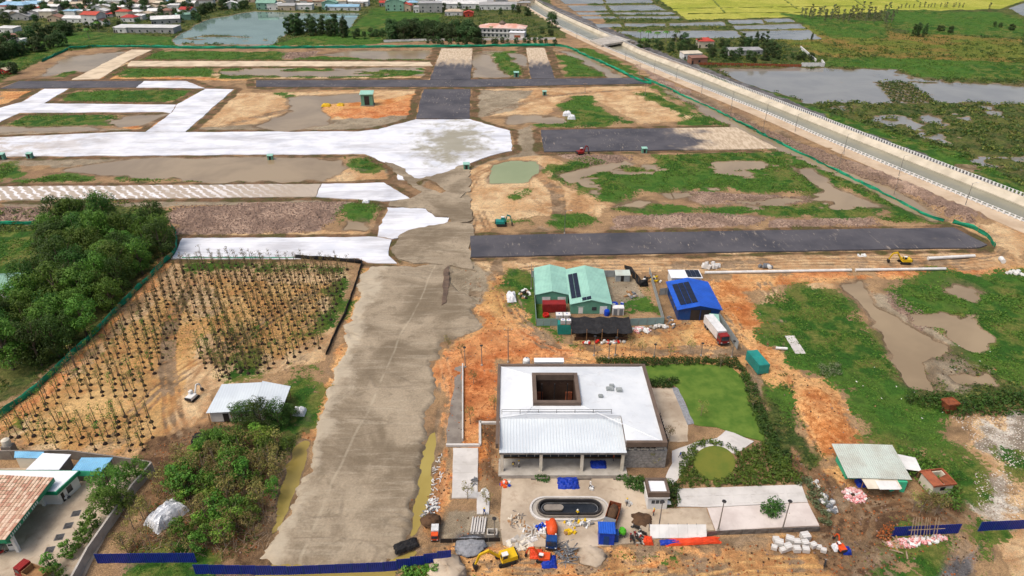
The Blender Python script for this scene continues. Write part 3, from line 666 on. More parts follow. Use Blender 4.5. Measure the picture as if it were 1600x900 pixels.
    mk('tan', tan)
    def sandroad(s, q, line=True):
        c = s.mix(s.ramp(s.noise(q, .06, 5, .6, .6), .38, .64), alb((164, 150, 128)), alb((122, 109, 90)))
        st = s.n('ShaderNodeVectorMath', operation='MULTIPLY'); s.l(q, st.inputs[0]); st.inputs[1].default_value = (.16, 1.5, 1)
        f1 = s.noise(st.outputs[0], .6, 6, .68, .5, off=12)
        c = s.mix(s.math('MULTIPLY', s.ramp(f1, .48, .7), .42), c, alb((182, 171, 150)))
        c = s.mix(1., c, s.mix(s.ramp(s.noise(q, 2.2, 4, .75, off=51), .3, .72), (.84, .83, .82, 1), (1.1, 1.1, 1.1, 1)), 'MULTIPLY')
        c = s.mix(s.math('MULTIPLY', s.ramp(s.noise(q, .35, 7, .7, .3, off=21), .5, .7), .65), c, alb((116, 104, 86)))
        # pale unwashed margin on the west side and one wheel line
        sx = s.n('ShaderNodeSeparateXYZ'); s.l(q, sx.inputs[0])
        lf = s.ramp(s.math('ADD', sx.outputs[0], s.math('MULTIPLY', s.math('SUBTRACT', s.noise(q, .12, 6, .7, .4, off=6), .5), 17)), -36.5, -40)
        c = s.mix(s.math('MULTIPLY', lf, .6 if line else 0.), c, alb((194, 182, 160)))
        tx = s.math('ABSOLUTE', s.math('SUBTRACT', s.math('ADD', sx.outputs[0], s.math('MULTIPLY', sx.outputs[1], -.115)), s.math('MULTIPLY_ADD', s.noise(q, .05, 2), 3., -45.6)))
        tr = s.math('MULTIPLY', s.ramp(tx, .4, .1), s.ramp(s.noise(q, .3, 3, off=9), .3, .6))
        c = s.mix(s.math('MULTIPLY', tr, .22 if line else 0.), c, alb((206, 196, 172)))
        # runnels draining to both edges
        w_ = s.n('ShaderNodeTexVoronoi', feature='DISTANCE_TO_EDGE'); st2 = s.n('ShaderNodeVectorMath', operation='MULTIPLY'); s.l(s.mix(.18, q, s.n('ShaderNodeTexNoise').outputs[1]), st2.inputs[0]); st2.inputs[1].default_value = (.07, .2, 0)
        s.l(st2.outputs[0], w_.inputs[0]); w_.inputs['Scale'].default_value = 1.
        rn = s.math('MULTIPLY', s.ramp(w_.outputs[0], .035, .0), s.ramp(s.noise(q, .09, 3, off=15), .5, .62))
        c = s.mix(s.math('MULTIPLY', rn, .35), c, alb((110, 98, 82)))
        h = s.math('ADD', s.noise(q, .8, 6, .68), s.math('MULTIPLY', rn, -.6))
        return s.fin(c, .92, .2, 0, s.bump(h, .2, .5))
    mk('sandroad', sandroad); mk('sandspill', lambda s, q: sandroad(s, q, False))
sheet_mats()
def outline(pts, step, amp, seed):
    q = random.Random(seed); out = []; n = len(pts)
    for i in range(n):
        a = Vector(pts[i]); b = Vector(pts[(i+1) % n]); L = (b-a).length; k = max(1, int(L/step)); nrm = Vector((-(b-a).y, (b-a).x))/max(L, 1e-6); dev = 0
        for j in range(k):
            dev = dev*.55 + q.uniform(-amp, amp)*.8
            out.append(tuple(a.lerp(b, j/k) + nrm*(dev if j else 0)))
    return out
def lay(name, pts, z, m, amp, step=2., label=None, skirt=.8, parent=None):
    o2 = outline(pts, step, amp, hash(name) % 97 + len(pts))
    bm = bmesh.new(); vs = [bm.verts.new((x, y, z)) for x, y in o2]
    f = bm.faces.new(vs); f.normal_update()
    if f.normal.z < 0: f.normal_flip()
    e = bmesh.ops.extrude_edge_only(bm, edges=list(bm.edges)); 
    for v in [v for v in e['geom'] if isinstance(v, bmesh.types.BMVert)]: v.co.z -= skirt
    bmesh.ops.triangulate(bm, faces=[f for f in bm.faces if len(f.verts) > 4])
    bmesh.ops.recalc_face_normals(bm, faces=bm.faces)
    me = bpy.data.meshes.new(name); bm.to_mesh(me); bm.free(); me.materials.append(m)
    o = obj(name, me, parent)
    if sum(p_.normal.z*p_.area for p_ in me.polygons) < 0: me.flip_normals()
    return o
for i, (nm, lb, pts, z, m, amp) in enumerate(SHEETS):
    struct(lay(nm, GP(pts), z+i*.004, MATS[m], amp, 2.5), label=lb)
# the sand embankment: own grid, crumbling eroded edges
sx_, sy_ = np.meshgrid(np.arange(-52, -4, .4), np.arange(74, 188, .4)); fx, fy = sx_.ravel(), sy_.ravel()
d = sdf(fx, fy, GP(SANDROAD), 6.) + (fbm(fx*.5, fy, 5.5, 6, 13)-.5)*6.5*np.clip(1.2-np.abs((fy-130)/120), .4, 1) + (fbm(fx, fy, 1.1, 3, 15)-.5)*.9
zz = -0.65 + 1.15*smooth(d, -.7, 1.1) + smooth(d, -.3, 1.5)*((fbm(fx, fy, 5, 4, 17)-.5)*.25 + (fbm(fx, fy*2.5, 1.6, 3, 19)-.5)*.12)
cr = np.abs(fbm(fx*.35, fy, 6, 4, 29)-.5); zz -= .45*smooth(.035-cr, 0, .03)*smooth(d, 0, .8)*smooth(5.5-d, 0, 4)
ny, nx = sx_.shape; ii = np.arange(ny*nx).reshape(ny, nx); q4 = np.stack([ii[:-1, :-1], ii[:-1, 1:], ii[1:, 1:], ii[1:, :-1]], -1).reshape(-1, 4)
q4 = q4[(d[q4].max(1) > -1.0)]
used = np.unique(q4); mp = np.zeros(ny*nx, int); mp[used] = np.arange(len(used))
me2 = bpy.data.meshes.new('sand_road'); me2.from_pydata(np.stack([fx, fy, zz], -1)[used].tolist(), [], mp[q4].tolist())
me2.polygons.foreach_set('use_smooth', [True]*len(me2.polygons)); me2.materials.append(MATS['sandroad'])
struct(obj('sand_road', me2), label='broad grey sand fill road running away between nursery and pavilion')
def road_z(x, y):
    i = int(round((y-74)/.4)); j = int(round((x+52)/.4))
    return float(zz.reshape(ny, nx)[i, j]) if 0 <= i < ny and 0 <= j < nx else -9

# sand pushed over the sheets at the junction, and the brown earth spill on the sand road
for i, (lb, px, z, m, amp) in enumerate((
  ('grey sand bank pushed across the white junction', [(602,254),(622,260),(655,280),(690,272),(712,262),(735,258),(735,300),(712,312),(640,312),(660,300),(630,280)], .34, 'sandspill', 1.0),
  ('sand bar between the two white patches below the junction', [(610,316),(650,310),(735,310),(738,345),(705,352),(700,340),(680,339),(664,326),(608,324)], .36, 'sandspill', .9),
  ('wide fan of grey sand spilling over the near white sheet', [(612,388),(625,368),(655,357),(700,348),(738,352),(734,405),(745,425),(706,416),(640,410),(618,402)], .38, 'sandspill', .9),
  ('ridge of dark brown earth on the far end of the sand road', [(694,424),(701,418),(702,440),(697,476),(690,480),(691,450)], .66, 'dark_spill', .3))):
    if m == 'dark_spill' and m not in MATS: mat('dark_spill', (112, 94, 80), (90, 76, 66), .5, .95, bump=.1, coord='World')
    struct(lay('sand_spill' if m == 'sandspill' else 'earth_ridge', GP(px), z+i*.01, MATS[m], amp, 1.6, skirt=.7), label=lb)

mat('bund_grass', (92, 110, 44), (120, 124, 56), .1, .95, coord='World')
for i, (a_, c_) in enumerate((((1106,-8),(1132,20)), ((1210,-10),(1245,14)), ((1320,-12),(1345,8)), ((1420,-14),(1435,4)), ((1050,14),(1330,10)), ((1075,22),(1250,20)))):
    p0, p1 = G(*a_), G(*c_); n_ = Vector((-(p1-p0).y, (p1-p0).x, 0)).normalized()*.9
    struct(lay('field_bund', [tuple((p0-n_).xy), tuple((p1-n_).xy), tuple((p1+n_).xy), tuple((p0+n_).xy)], .75+i*.01, MATS['bund_grass'], .25, 6., skirt=1.2), label='grassy bund, %s of the six crossing the yellow fields' % ['first', 'second', 'third', 'fourth', 'fifth', 'sixth'][i])
# ================================================================== materials for built things
mat('roof_white', (208, 217, 221), (194, 203, 209), .12, .45, corr=(0, 1.7, .012), dirt=.16, spec=.4)
mat('roof_white_plain', (236, 238, 240), (222, 226, 230), .15, .5, dirt=.2)
mat('roof_smooth', (222, 226, 228), (206, 211, 215), .16, .5, dirt=.22)
mat('brown_fascia', (112, 96, 84), (96, 82, 72), .4, .6); mat('dark_brown', (72, 54, 44), (56, 42, 36), .5, .7)
mat('glass_dark', (40, 48, 56), (60, 70, 78), .3, .12, spec=.6, dirt=.1); mat('frame_dark', (52, 50, 50), None, 1, .5, dirt=.1)
mat('white_paint', (228, 228, 224), (206, 206, 202), .3, .6, dirt=.3); mat('cream_wall', (222, 214, 196), (200, 190, 170), .3, .8, dirt=.35)
mat('concrete', (186, 180, 170), (160, 154, 144), .35, .9, bump=.02, dirt=.4); mat('concrete_pale', (208, 204, 198), (190, 186, 180), .25, .9, bump=.02, dirt=.3)
mat('concrete_pink', (216, 206, 198), (198, 186, 178), .2, .9, dirt=.25); mat('concrete_dark', (140, 132, 122), (116, 108, 100), .4, .9, dirt=.4)
mat('yard_concrete', (196, 180, 158), (162, 146, 126), .16, .92, bump=.03, dirt=.75, dirtc=(128, 100, 74), coord='World')
mat('stone_clad', (164, 160, 154), (128, 124, 120), 1.6, .9, bump=.05, bscale=4); mat('steel', (150, 150, 150), (110, 108, 106), .8, .45, metal=.6)
mat('mint_roof', (158, 206, 188), (144, 190, 174), .3, .5, corr=(0, 2.5, .03), dirt=.3); mat('mint_wall', (104, 160, 136), (92, 146, 124), .4, .6, corr=(0, 3, .02))
mat('blue_roof', (38, 96, 204), (34, 84, 180), .3, .5, corr=(0, 2.5, .03), dirt=.2); mat('blue_wall', (28, 70, 130), (24, 60, 112), .4, .5)
mat('teal_panel', (140, 164, 160), (124, 150, 146), .4, .6, corr=(0, 4, .02)); mat('grey_panel', (168, 174, 174), (146, 152, 152), .4, .6, corr=(0, 4, .02))
mat('solar', (22, 26, 40), (30, 34, 50), .8, .25, spec=.6, dirt=.06); mat('red_steel', (150, 40, 38), (128, 34, 34), .6, .5, corr=(0, 3.3, .03))
mat('teal_steel', (40, 146, 136), (34, 128, 120), .6, .5, corr=(0, 3.3, .03)); mat('white_steel', (230, 230, 228), (208, 208, 206), .6, .45, corr=(1, 3.3, .02))
mat('green_toilet', (80, 170, 40), None, .8, .4); mat('blue_plastic', (20, 70, 190), (16, 58, 160), .8, .35, dirt=.15); mat('red_plastic', (206, 44, 36), None, .8, .4)
mat('black_net', (34, 34, 36), (46, 46, 48), .8, .9, bump=.05, bscale=2); mat('green_net', (34, 152, 112), (28, 130, 98), .5, .85, bump=.05, bscale=2)
mat('blue_hoard', (22, 46, 140), (18, 38, 118), .4, .5, corr=(0, 3, .03), dirt=.2); mat('rust', (150, 84, 52), (110, 62, 42), 1.2, .9, bump=.02)
mat('yellow_paint', (226, 186, 30), (204, 164, 24), .8, .45); mat('orange_paint', (226, 88, 36), (204, 76, 30), .8, .45); mat('black_rubber', (34, 34, 34), (50, 48, 46), 1, .9)
mat('grey_paint', (120, 124, 128), None, .8, .5); mat('green_hut', (74, 196, 150), (66, 178, 136), .4, .75); mat('tin_pale', (196, 206, 196), (182, 184, 172), .3, .55, corr=(0, 2.5, .03))
mat('brick_red', (168, 96, 66), (140, 80, 58), 1.2, .9, bump=.03); mat('tile_tan', (206, 172, 146), (188, 150, 124), .5, .8)
mat('green_fascia', (24, 140, 100), (20, 126, 90), .4, .45); mat('sky_roof', (126, 186, 220), (112, 170, 206), .4, .5, corr=(0, 2.5, .02)); mat('tarp_blue', (24, 60, 170), (18, 48, 140), 1, .5, bump=.1, bscale=2)
mat('tarp_orange', (230, 80, 40), (206, 66, 34), 1, .55, bump=.1, bscale=2); mat('tarp_white', (232, 234, 236), (200, 204, 208), .8, .5, bump=.15, bscale=1.5, dirt=.1)
mat('wood', (168, 130, 90), (140, 106, 74), 1, .85); mat('soil_dark', (96, 72, 52), (74, 56, 42), 1, .95, bump=.05); mat('water_black', (22, 24, 26), (40, 42, 44), .4, .08, spec=.6, dirt=0)
mat('lawn', (72, 104, 34), (100, 124, 48), .3, .95, bump=.04, bscale=8, dirt=.35, dirtc=(120, 120, 50), coord='World'); mat('skin', (176, 128, 98), None, 2, .6, dirt=0); mat('bag_red', (206, 90, 90), (236, 230, 226), 2.5, .7); mat('gravel_grey', (150, 152, 156), (124, 126, 130), 2, .9, bump=.06)
mat('lawn_olive', (112, 116, 46), (96, 110, 42), .3, .95, bump=.04, bscale=8, dirt=.4, dirtc=(140, 130, 60), coord='World')
mat('cloth_dark', (50, 54, 70), None, 3, .9, dirt=0); mat('helmet_yellow', (230, 196, 40), None, 3, .4, dirt=0); mat('cloth_blue', (50, 90, 170), None, 3, .9, dirt=0); mat('cloth_orange', (220, 96, 40), None, 3, .9, dirt=0)
def part(b, name, m, parent, **k): return b.build(name, MATS[m], parent, **k)
def wbox(name, m, parent, *a, **k): return part(MB().box(*a), name, m, parent, **k)
# ================================================================== the pavilion
pv = thing('pavilion', 'large white hip-roofed pavilion with a square roof opening and brown eaves', 'building', (0, 0, 0))
def poly_part(name, m, parent, faces, th=.12):
    b = MB()
    for f in faces:
        n = len(f); b.add(list(f)+[(x, y, z-th) for x, y, z in f], [tuple(range(n)), tuple(range(2*n-1, n-1, -1))]+[(i, n+i, n+(i+1) % n, (i+1) % n) for i in range(n)])
    return part(b, name, m, parent)
OX0, OX1, OY0, OY1, IX0, IX1, IY0, IY1, ZO, ZI = -2.5, 28.5, 98.1, 122.1, 4.2, 13.8, 107.2, 117.2, 6.7, 7.9
poly_part('roof', 'roof_smooth', pv, [[(OX0, 105, ZO), (2.58, 105, 7.61), (IX0, IY0, ZI), (IX0, IY1, ZI), (OX0, OY1, ZO)]])
poly_part('roof', 'roof_smooth', pv, [[(OX0, OY1, ZO), (IX0, IY1, ZI), (IX1, IY1, ZI), (OX1, OY1, ZO)]])
poly_part('roof', 'roof_smooth', pv, [[(OX1, OY1, ZO), (IX1, IY1, ZI), (IX1, IY0, ZI), (17.35, 105, 7.61), (21.5, 105, 7.27), (21.5, 102.43, 7.27), (OX1, OY0, ZO)]])
rf = poly_part('roof', 'roof_smooth', pv, [[(2.58, 105, 7.61), (17.35, 105, 7.61), (IX1, IY0, ZI), (IX0, IY0, ZI)], [(21.5, OY0, ZO), (OX1, OY0, ZO), (21.5, 102.43, 7.27)]])
for a_, c_ in (((OX0, OY1, ZO), (IX0, IY1, ZI)), ((OX1, OY1, ZO), (IX1, IY1, ZI)), ((OX1, OY0, ZO), (IX1, IY0, ZI)), ((2.58, 105, 7.61), (IX0, IY0, ZI))):
    part(MB().tube([(a_[0], a_[1], a_[2]+.03), (c_[0], c_[1], c_[2]+.03)], .09, 4), 'ridge_cap', 'roof_white_plain', rf)
b = MB(); b.box(-3.1, -2.5, 97.2, 122.7, 5.9, 7.05); b.box(28.5, 29.2, 97.5, 122.7, 5.9, 7.05); b.box(-2.5, 28.5, 122.1, 122.7, 5.9, 7.07); b.box(21.5, 28.5, 97.5, 98.1, 5.9, 7.07)
part(b, 'eave_fascia', 'brown_fascia', pv)
wbox('back_ledge', 'brown_fascia', pv, -1.5, 27.5, 122.75, 124.4, 4.2, 5.6)
# roof opening
fr = part(MB().box(4.2, 5.0, 107.2, 117.2, 7.3, 8.7).box(13, 13.8, 107.2, 117.2, 7.3, 8.7).box(5, 13, 116.4, 117.2, 7.3, 8.72).box(5, 13, 107.2, 108, 7.3, 8.72), 'opening_frame', 'brown_fascia', pv)
part(MB().box(4.3, 4.95, 107.3, 117.1, 0, 7.3).box(13.05, 13.7, 107.3, 117.1, 0, 7.3).box(4.95, 13.05, 116.5, 117.1, 0, 7.3).box(4.95, 13.05, 107.3, 107.9, 0, 7.3), 'courtyard_wall', 'dark_brown', pv)
wbox('courtyard_floor', 'dark_brown', pv, 4.95, 13.05, 107.9, 116.5, .05, .25)
for x in (6.3, 9, 11.7): wbox('courtyard_post', 'frame_dark', pv, x-.12, x+.12, 115.2, 115.44, .25, 7.2)
for x in (5.2, 11.4): wbox('courtyard_screen', 'brick_red', pv, x, x+1.4, 115.9, 116.1, .3, 4.5)
# body walls
part(MB().box(-2.2, -1.9, 100.6, 105.1, 0, 5.4).box(-2.2, -1.9, 105.1, 121.6, 0, 6.4).box(27.9, 28.2, 98.8, 121.6, 0, 6.4).box(-1.9, 27.9, 121.3, 121.6, 0, 6.4), 'wall', 'dark_brown', pv)
wbox('front_wall', 'dark_brown', pv, 21.7, 27.9, 99.4, 99.7, 3.2, 6.4)
cl = wbox('stone_cladding', 'stone_clad', pv, 21.6, 29.6, 98.3, 98.9, 0, 4.4)
b = MB(); q = random.Random(4)
for iz in range(9):
    for ix in range(10):
        x0 = 21.65+ix*.79+(.35 if iz % 2 else 0)
        if x0 < 28.9: b.box(x0, x0+.72, 98.2-q.random()*.06, 98.34, .08+iz*.48, .5+iz*.48)
part(b, 'cladding_block', 'stone_clad', cl)['kind'] = 'stuff'
b = MB()
for i in range(14): b.cbox(22+i*.55+q.uniform(-.1, .1), 98.6+q.uniform(-.2, .2), 4.4+.14, q.uniform(.3, .5), .35, q.uniform(.2, .4), q.random())
part(b, 'loose_block', 'cream_wall', pv)['kind'] = 'stuff'
b = MB()   # dark lattice screens on the garden side
for y in np.arange(99.2, 107.5, .9): b.box(29.7, 29.85, y, y+.12, 0, 6)
for z in (.6, 2.2, 3.8, 5.4): b.box(29.68, 29.87, 99.2, 107.6, z, z+.12)
part(b, 'lattice_screen', 'frame_dark', pv)
# front canopy
cn = part(MB().slab([(-2.4, 96.7, 5.2), (21.6, 96.7, 5.2), (21.6, 105, 6.5), (-2.4, 105, 6.5)], .18), 'canopy_roof', 'roof_white', pv)
b = MB()
for i in range(41):
    x = -2.2+i*.59; b.hexa([(x, 96.69, 5.2), (x+.07, 96.69, 5.2), (x+.07, 105, 6.5), (x, 105, 6.5)], [(x, 96.69, 5.26), (x+.07, 96.69, 5.26), (x+.07, 105, 6.56), (x, 105, 6.56)])
part(b, 'roof_rib', 'roof_white_plain', cn)['kind'] = 'stuff'
part(MB().add([(-2.5, 105.02, 6.3), (21.5, 105.02, 6.3), (21.5, 105.02, 7.2), (17.35, 105.02, 7.55), (2.58, 105.02, 7.55), (-2.5, 105.02, 6.65)], [(0, 1, 2, 3, 4, 5)]), 'roof_upstand', 'roof_white_plain', pv)
part(MB().add([(21.55, 96.9, 5.0), (21.55, 105, 5.0), (21.55, 105, 7.2), (21.55, 102.4, 7.2), (21.55, 98.1, 6.6), (21.55, 97, 5.2)], [(0, 1, 2, 3, 4, 5)]), 'canopy_end_wall', 'brown_fascia', pv)
part(MB().box(-2.4, 21.6, 96.5, 96.66, 4.95, 5.28), 'gutter', 'steel', cn)
b = MB()
for x in np.arange(-2, 20, 3.6): b.tube([(x, 105.4, 7.2), (x, 105.4, 8.5)], .05, 5)
for z in (7.9, 8.45): b.tube([(-2, 105.4, z), (19.6, 105.4, z)], .045, 5)
part(b, 'roof_railing', 'frame_dark', pv)
for x in (-1.9, 5.5, 13.3, 21.0): wbox('column', 'cream_wall', pv, x-.28, x+.28, 96.85, 97.4, .3, 5.1)
wbox('terrace_floor', 'concrete', pv, -2.6, 22, 95.9, 100.4, 0, .32)
wbox('terrace_step', 'concrete_dark', pv, -2, 21.5, 95.3, 95.88, 0, .16)
gw = part(MB().box(-1.9, 21.6, 100.7, 100.8, 4.6, 5.55), 'front_beam', 'dark_brown', pv)  # under the canopy
pane = MB().box(0, 1.45, 0, .08, 0, 3.7).mesh('window', MATS['glass_dark']); mull = MB().box(0, .1, -.05, .15, 0, 3.8).mesh('mullion', MATS['cream_wall'])
for i in range(15):
    o = obj('window', pane, pv); o.location = (-1.75+i*1.56, 100.7, .5); m_ = obj('mullion', mull, o); m_.location = (1.46, 0, 0)
wbox('transom', 'cream_wall', pv, -1.9, 21.6, 100.62, 100.68, 2.6, 2.72)
for x in (3.6, 11.5, 19.2): part(MB().box(x, x+3.4, 94.9, 95.25, 0, .5), 'planter', 'concrete_dark', pv)
for (x, y, sx, sy) in ((19.5, 112.6, 1.5, 1.0), (21.6, 112.4, 1.2, 1.1), (20.3, 113.8, 1, .8), (17.6, 110.1, .9, .8)):   # things left on the roof
    z = 7.9-1.2*max(0, x-13.8)/14.7
    tag(part(MB().box(x, x+sx, y, y+sy, z, z+.35).box(x+.1, x+sx-.1, y+.1, y+sy-.1, z+.35, z+.5), 'roof_panel_stack', 'grey_panel', None), 'pale grey panel stack lying on the pavilion roof, %s' % ({19.5: 'nearest the hip line', 21.6: 'rightmost', 20.3: 'farthest back', 17.6: 'nearest the opening'}[x]), 'panels', 'panel stacks on the pavilion roof')
t = thing('water_tank', 'white round water tank behind the pavilion roof', 'tank', (3.2, 124.2, 5.6)); part(MB().lathe([(.8, 0), (.8, 1.5), (.6, 1.8), (.15, 2.0)], 14), 'tank_body', 'white_paint', t); part(MB().lathe([(.2, 2.0), (.2, 2.12)], 8), 'tank_lid', 'grey_paint', t)
t = thing('roof_cabin', 'long white plant box behind the pavilion roof', 'cabin', (8.2, 124.2, 5.6)); wbox('box_body', 'white_paint', t, -3.2, 3.2, -.7, .7, 0, 1.3); wbox('box_lid', 'roof_white_plain', t, -3.3, 3.3, -.8, .8, 1.3, 1.42)
# ------------------------------------------------------------------ paving, lawn, paths around the pavilion
def flat(name, label, pts, z, m, amp=.05, step=1.5): return struct(lay(name, GP(pts), z, MATS[m], amp, step, skirt=.5), label=label)
flat('yard', 'pale stained concrete yard in front of the pavilion', [(786,744),(1000,744),(1040,785),(1048,836),(1000,850),(900,856),(786,852),(782,800)], .08, 'yard_concrete', .25)
flat('walkway', 'pale concrete slab walkway left of the pavilion', [(708,701),(747,701),(746,779),(706,779)], .22, 'concrete_pale')
flat('walkway', 'narrow pale slab beside the planting bed', [(745,770),(765,770),(764,804),(745,804)], .2, 'concrete_pale')
flat('lane', 'grey unpaved lane along the red earth bank', [(712,572),(722,572),(722,690),(718,697),(697,697),(703,640)], .05, 'concrete_dark', .3)
flat('parking_apron', 'jointed pale concrete apron beside the garden', [(1058,764),(1252,758),(1262,785),(1104,793),(1058,792)], .14, 'concrete_pale')
flat('parking_apron', 'pinkish concrete apron with a lamp post and round shrub', [(1105,794),(1262,786),(1280,822),(1118,830)], .13, 'concrete_pink')
flat('parking_apron', 'sandy unfinished apron behind the white screen', [(1040,794),(1103,794),(1116,829),(1030,829)], .11, 'yard_concrete', .3)
flat('garden_path', 'pale curved garden path between lawn and planting', [(1050,705),(1085,692),(1120,685),(1135,672),(1178,690),(1150,710),(1120,700),(1090,705),(1065,740),(1050,760),(1040,745),(1050,725)], .1, 'concrete_pale', .1)
flat('side_court', 'sandy side court between pavilion and lawn', [(1012,606),(1050,606),(1075,665),(1075,690),(1046,690)], .08, 'yard_concrete', .2)
flat('gravel_strip', 'grey gravel strip along the lawn edge', [(1050,606),(1060,606),(1085,662),(1074,664)], .1, 'gravel_grey', .1)
flat('lawn', 'smooth green lawn right of the pavilion', [(1007,573),(1080,568),(1140,572),(1160,590),(1172,620),(1197,668),(1195,690),(1160,682),(1120,668),(1085,664),(1060,608),(1050,600),(1010,598)], .12, 'lawn', .25)
def ellipse(cx, cy, rx, ry, n=28): return [(cx+rx*math.cos(2*math.pi*i/n), cy+ry*math.sin(2*math.pi*i/n)) for i in range(n)]
flat('lawn', 'round olive lawn inside the curved hedge', ellipse(1116, 724, 33, 27), .12, 'lawn_olive', .15)
# kerbs and slabs joints of the walkway as pieces
for pts in ([(697,697),(750,697)], [(750,697),(750,660)], [(750,662),(782,662)]):
    a_, c_ = G(*pts[0]), G(*pts[1]); d_ = (c_-a_); nrm = Vector((-d_.y, d_.x, 0)).normalized()*.25
    tag(MB().hexa([tuple(a_-nrm), tuple(c_-nrm), tuple(c_+nrm), tuple(a_+nrm)], [tuple(v+Vector((0, 0, .5))) for v in (a_-nrm, c_-nrm, c_+nrm, a_+nrm)]).build('garden_kerb', MATS['concrete_pale']), {0: 'pale kerb wall across the top of the slab walkway', 1: 'pale kerb wall running back from the slab walkway', 2: 'pale kerb wall reaching the pavilion corner'}[int(pts[0][0] > 700) + int(pts[0][1] == 662)], 'kerb')
# slabs of the aprons: joints recessed between pieces
sl_o = [o for o in bpy.data.objects if o.name.startswith('parking_apron')][0]
for r in range(2):
    for c in range(7):
        f0, f1 = c/7, (c+1)/7; r0, r1 = r/2, (r+1)/2
        def qq(u, v): 
            a0 = Vector((1059+(1251-1059)*u, 765+(759-765)*u)); a1 = Vector((1059+(1260-1059)*u, 791+(784-791)*u)); k_ = a0.lerp(a1, v); return G(k_.x, k_.y)
        e = .012
        pts = [qq(f0+e, r1-e*2), qq(f1-e, r1-e*2), qq(f1-e, r0+e*2), qq(f0+e, r0+e*2)]
        MB().hexa([(v.x, v.y, .1) for v in pts], [(v.x, v.y, .175+.008*((r+c) % 3)) for v in pts]).build('slab', MATS['concrete_pale'], sl_o)
wk = [o for o in bpy.data.objects if o.name.startswith('walkway')][0]
for r in range(6):
    y0, y1 = 702+r*12.8, 702+(r+1)*12.8-.8
    pts = [G(708.5, y1), G(746, y1), G(746.5, y0), G(709, y0)]
    MB().hexa([(v.x, v.y, .15) for v in pts], [(v.x, v.y, .25+.006*(r % 3)) for v in pts]).build('slab', MATS['concrete_pale'], wk)
# ------------------------------------------------------------------ fountain basin
def stadium(cx, cy, L, W, n=12):
    r = W/2; out = []
    for i in range(n+1): a = -math.pi/2+math.pi*i/n; out.append((cx+L/2-r+r*math.cos(a), cy+r*math.sin(a)))
    for i in range(n+1): a = math.pi/2+math.pi*i/n; out.append((cx-L/2+r+r*math.cos(a), cy+r*math.sin(a)))
    return out
ft = thing('fountain_basin', 'long rounded fountain basin lined in black in the yard', 'fountain', G(890, 796))
def ring(L, W, t, z0, z1):
    a_, b_ = stadium(0, 0, L, W), stadium(0, 0, L-2*t, W-2*t); n = len(a_); m_ = MB()
    for i in range(n):
        j = (i+1) % n; m_.hexa([(a_[i][0], a_[i][1], z0), (a_[j][0], a_[j][1], z0), (b_[j][0], b_[j][1], z0), (b_[i][0], b_[i][1], z0)], [(a_[i][0], a_[i][1], z1), (a_[j][0], a_[j][1], z1), (b_[j][0], b_[j][1], z1), (b_[i][0], b_[i][1], z1)])
    return m_
part(MB().prism(stadium(0, 0, 14.6, 5.8), .0, .14), 'paved_surround', 'concrete', ft)
part(ring(14.4, 5.6, .35, .1, .42), 'outer_rim', 'concrete_pale', ft); part(ring(11.4, 3.5, .3, .1, .85), 'basin_wall', 'frame_dark', ft); part(ring(12, 4.1, .28, .1, .5), 'inner_rim', 'concrete_dark', ft)
part(MB().prism(stadium(0, 0, 10.8, 2.9), .1, .3), 'black_water', 'water_black', ft)
part(MB().prism(stadium(-2.9, 0, 3.6, 1.3), .3, .62), 'spout_plinth', 'concrete_dark', ft); part(ring(10.2, 2.4, .12, .3, .42), 'pipe_ring', 'steel', ft)
# ------------------------------------------------------------------ guard house
gh = thing('guard_house', 'small white guard house with a brown framed flat roof', 'hut', G(1026, 796))
gw = wbox('wall', 'white_paint', gh, -1.75, 1.75, 0, 3.3, 0, 3.0)
for i in range(3): wbox('window', 'glass_dark', gh, -1.1+i*.75, -.5+i*.75, -.04, .03, 1.5, 2.3)
wbox('door', 'frame_dark', gh, 1.76, 1.8, 1.2, 2.2, 0, 2.1)
part(MB().box(-2, 2, -.3, 3.6, 3.0, 3.15), 'roof_slab', 'white_paint', gh)
part(MB().box(-1.9, -1.5, -.2, 3.5, 3.15, 4.3).box(1.5, 1.9, -.2, 3.5, 3.15, 4.3).box(-1.5, 1.5, -.2, .2, 3.15, 4.32).box(-1.5, 1.5, 3.1, 3.5, 3.15, 4.32), 'parapet', 'brown_fascia', gh)
wbox('roof_panel', 'roof_white_plain', gh, -1.5, 1.5, .2, 3.1, 3.15, 3.9)
wbox('side_table', 'white_paint', gh, 1.8, 2.6, .3, 1.2, .9, 1.0)
# ------------------------------------------------------------------ gable sheds
def gable(t, x0, x1, y0, y1, eave, ridge, rm, wm, over=.3, th=.12, wname='wall', rname='roof'):
    """ridge along y"""
    xm = (x0+x1)/2
    part(MB().xprism([(x0, 0), (x1, 0), (x1, eave), (xm, ridge), (x0, eave)], y0, y1), wname, wm, t)
    k = (ridge-eave)/(xm-x0)
    part(MB().slab([(x0-over, y0-over, eave-k*over+th), (xm, y0-over, ridge+th), (xm, y1+over, ridge+th), (x0-over, y1+over, eave-k*over+th)], th), rname, rm, t)
    part(MB().slab([(xm, y0-over, ridge+th), (x1+over, y0-over, eave-k*over+th), (x1+over, y1+over, eave-k*over+th), (xm, y1+over, ridge+th)], th), rname, rm, t)
def solar(t, xs, ys, zf, w=1.0, h=1.6, skip=()):
    me_ = MB().box(0, w-.06, 0, h-.06, 0, .05).mesh('solar_panel', MATS['solar']); sl = math.atan2(zf(1)-zf(0), 1)
    for i in range(xs[1]):
        for j in range(ys[1]):
            if (i, j) in skip: continue
            o = obj('solar_panel', me_, t); x = xs[0]+i*w; o.location = (x, ys[0]+j*h, zf(x)+.1); o.rotation_euler = (0, -sl, 0)
sh = thing('site_office', 'mint green twin-gabled site office with solar panels on its right roof', 'building')
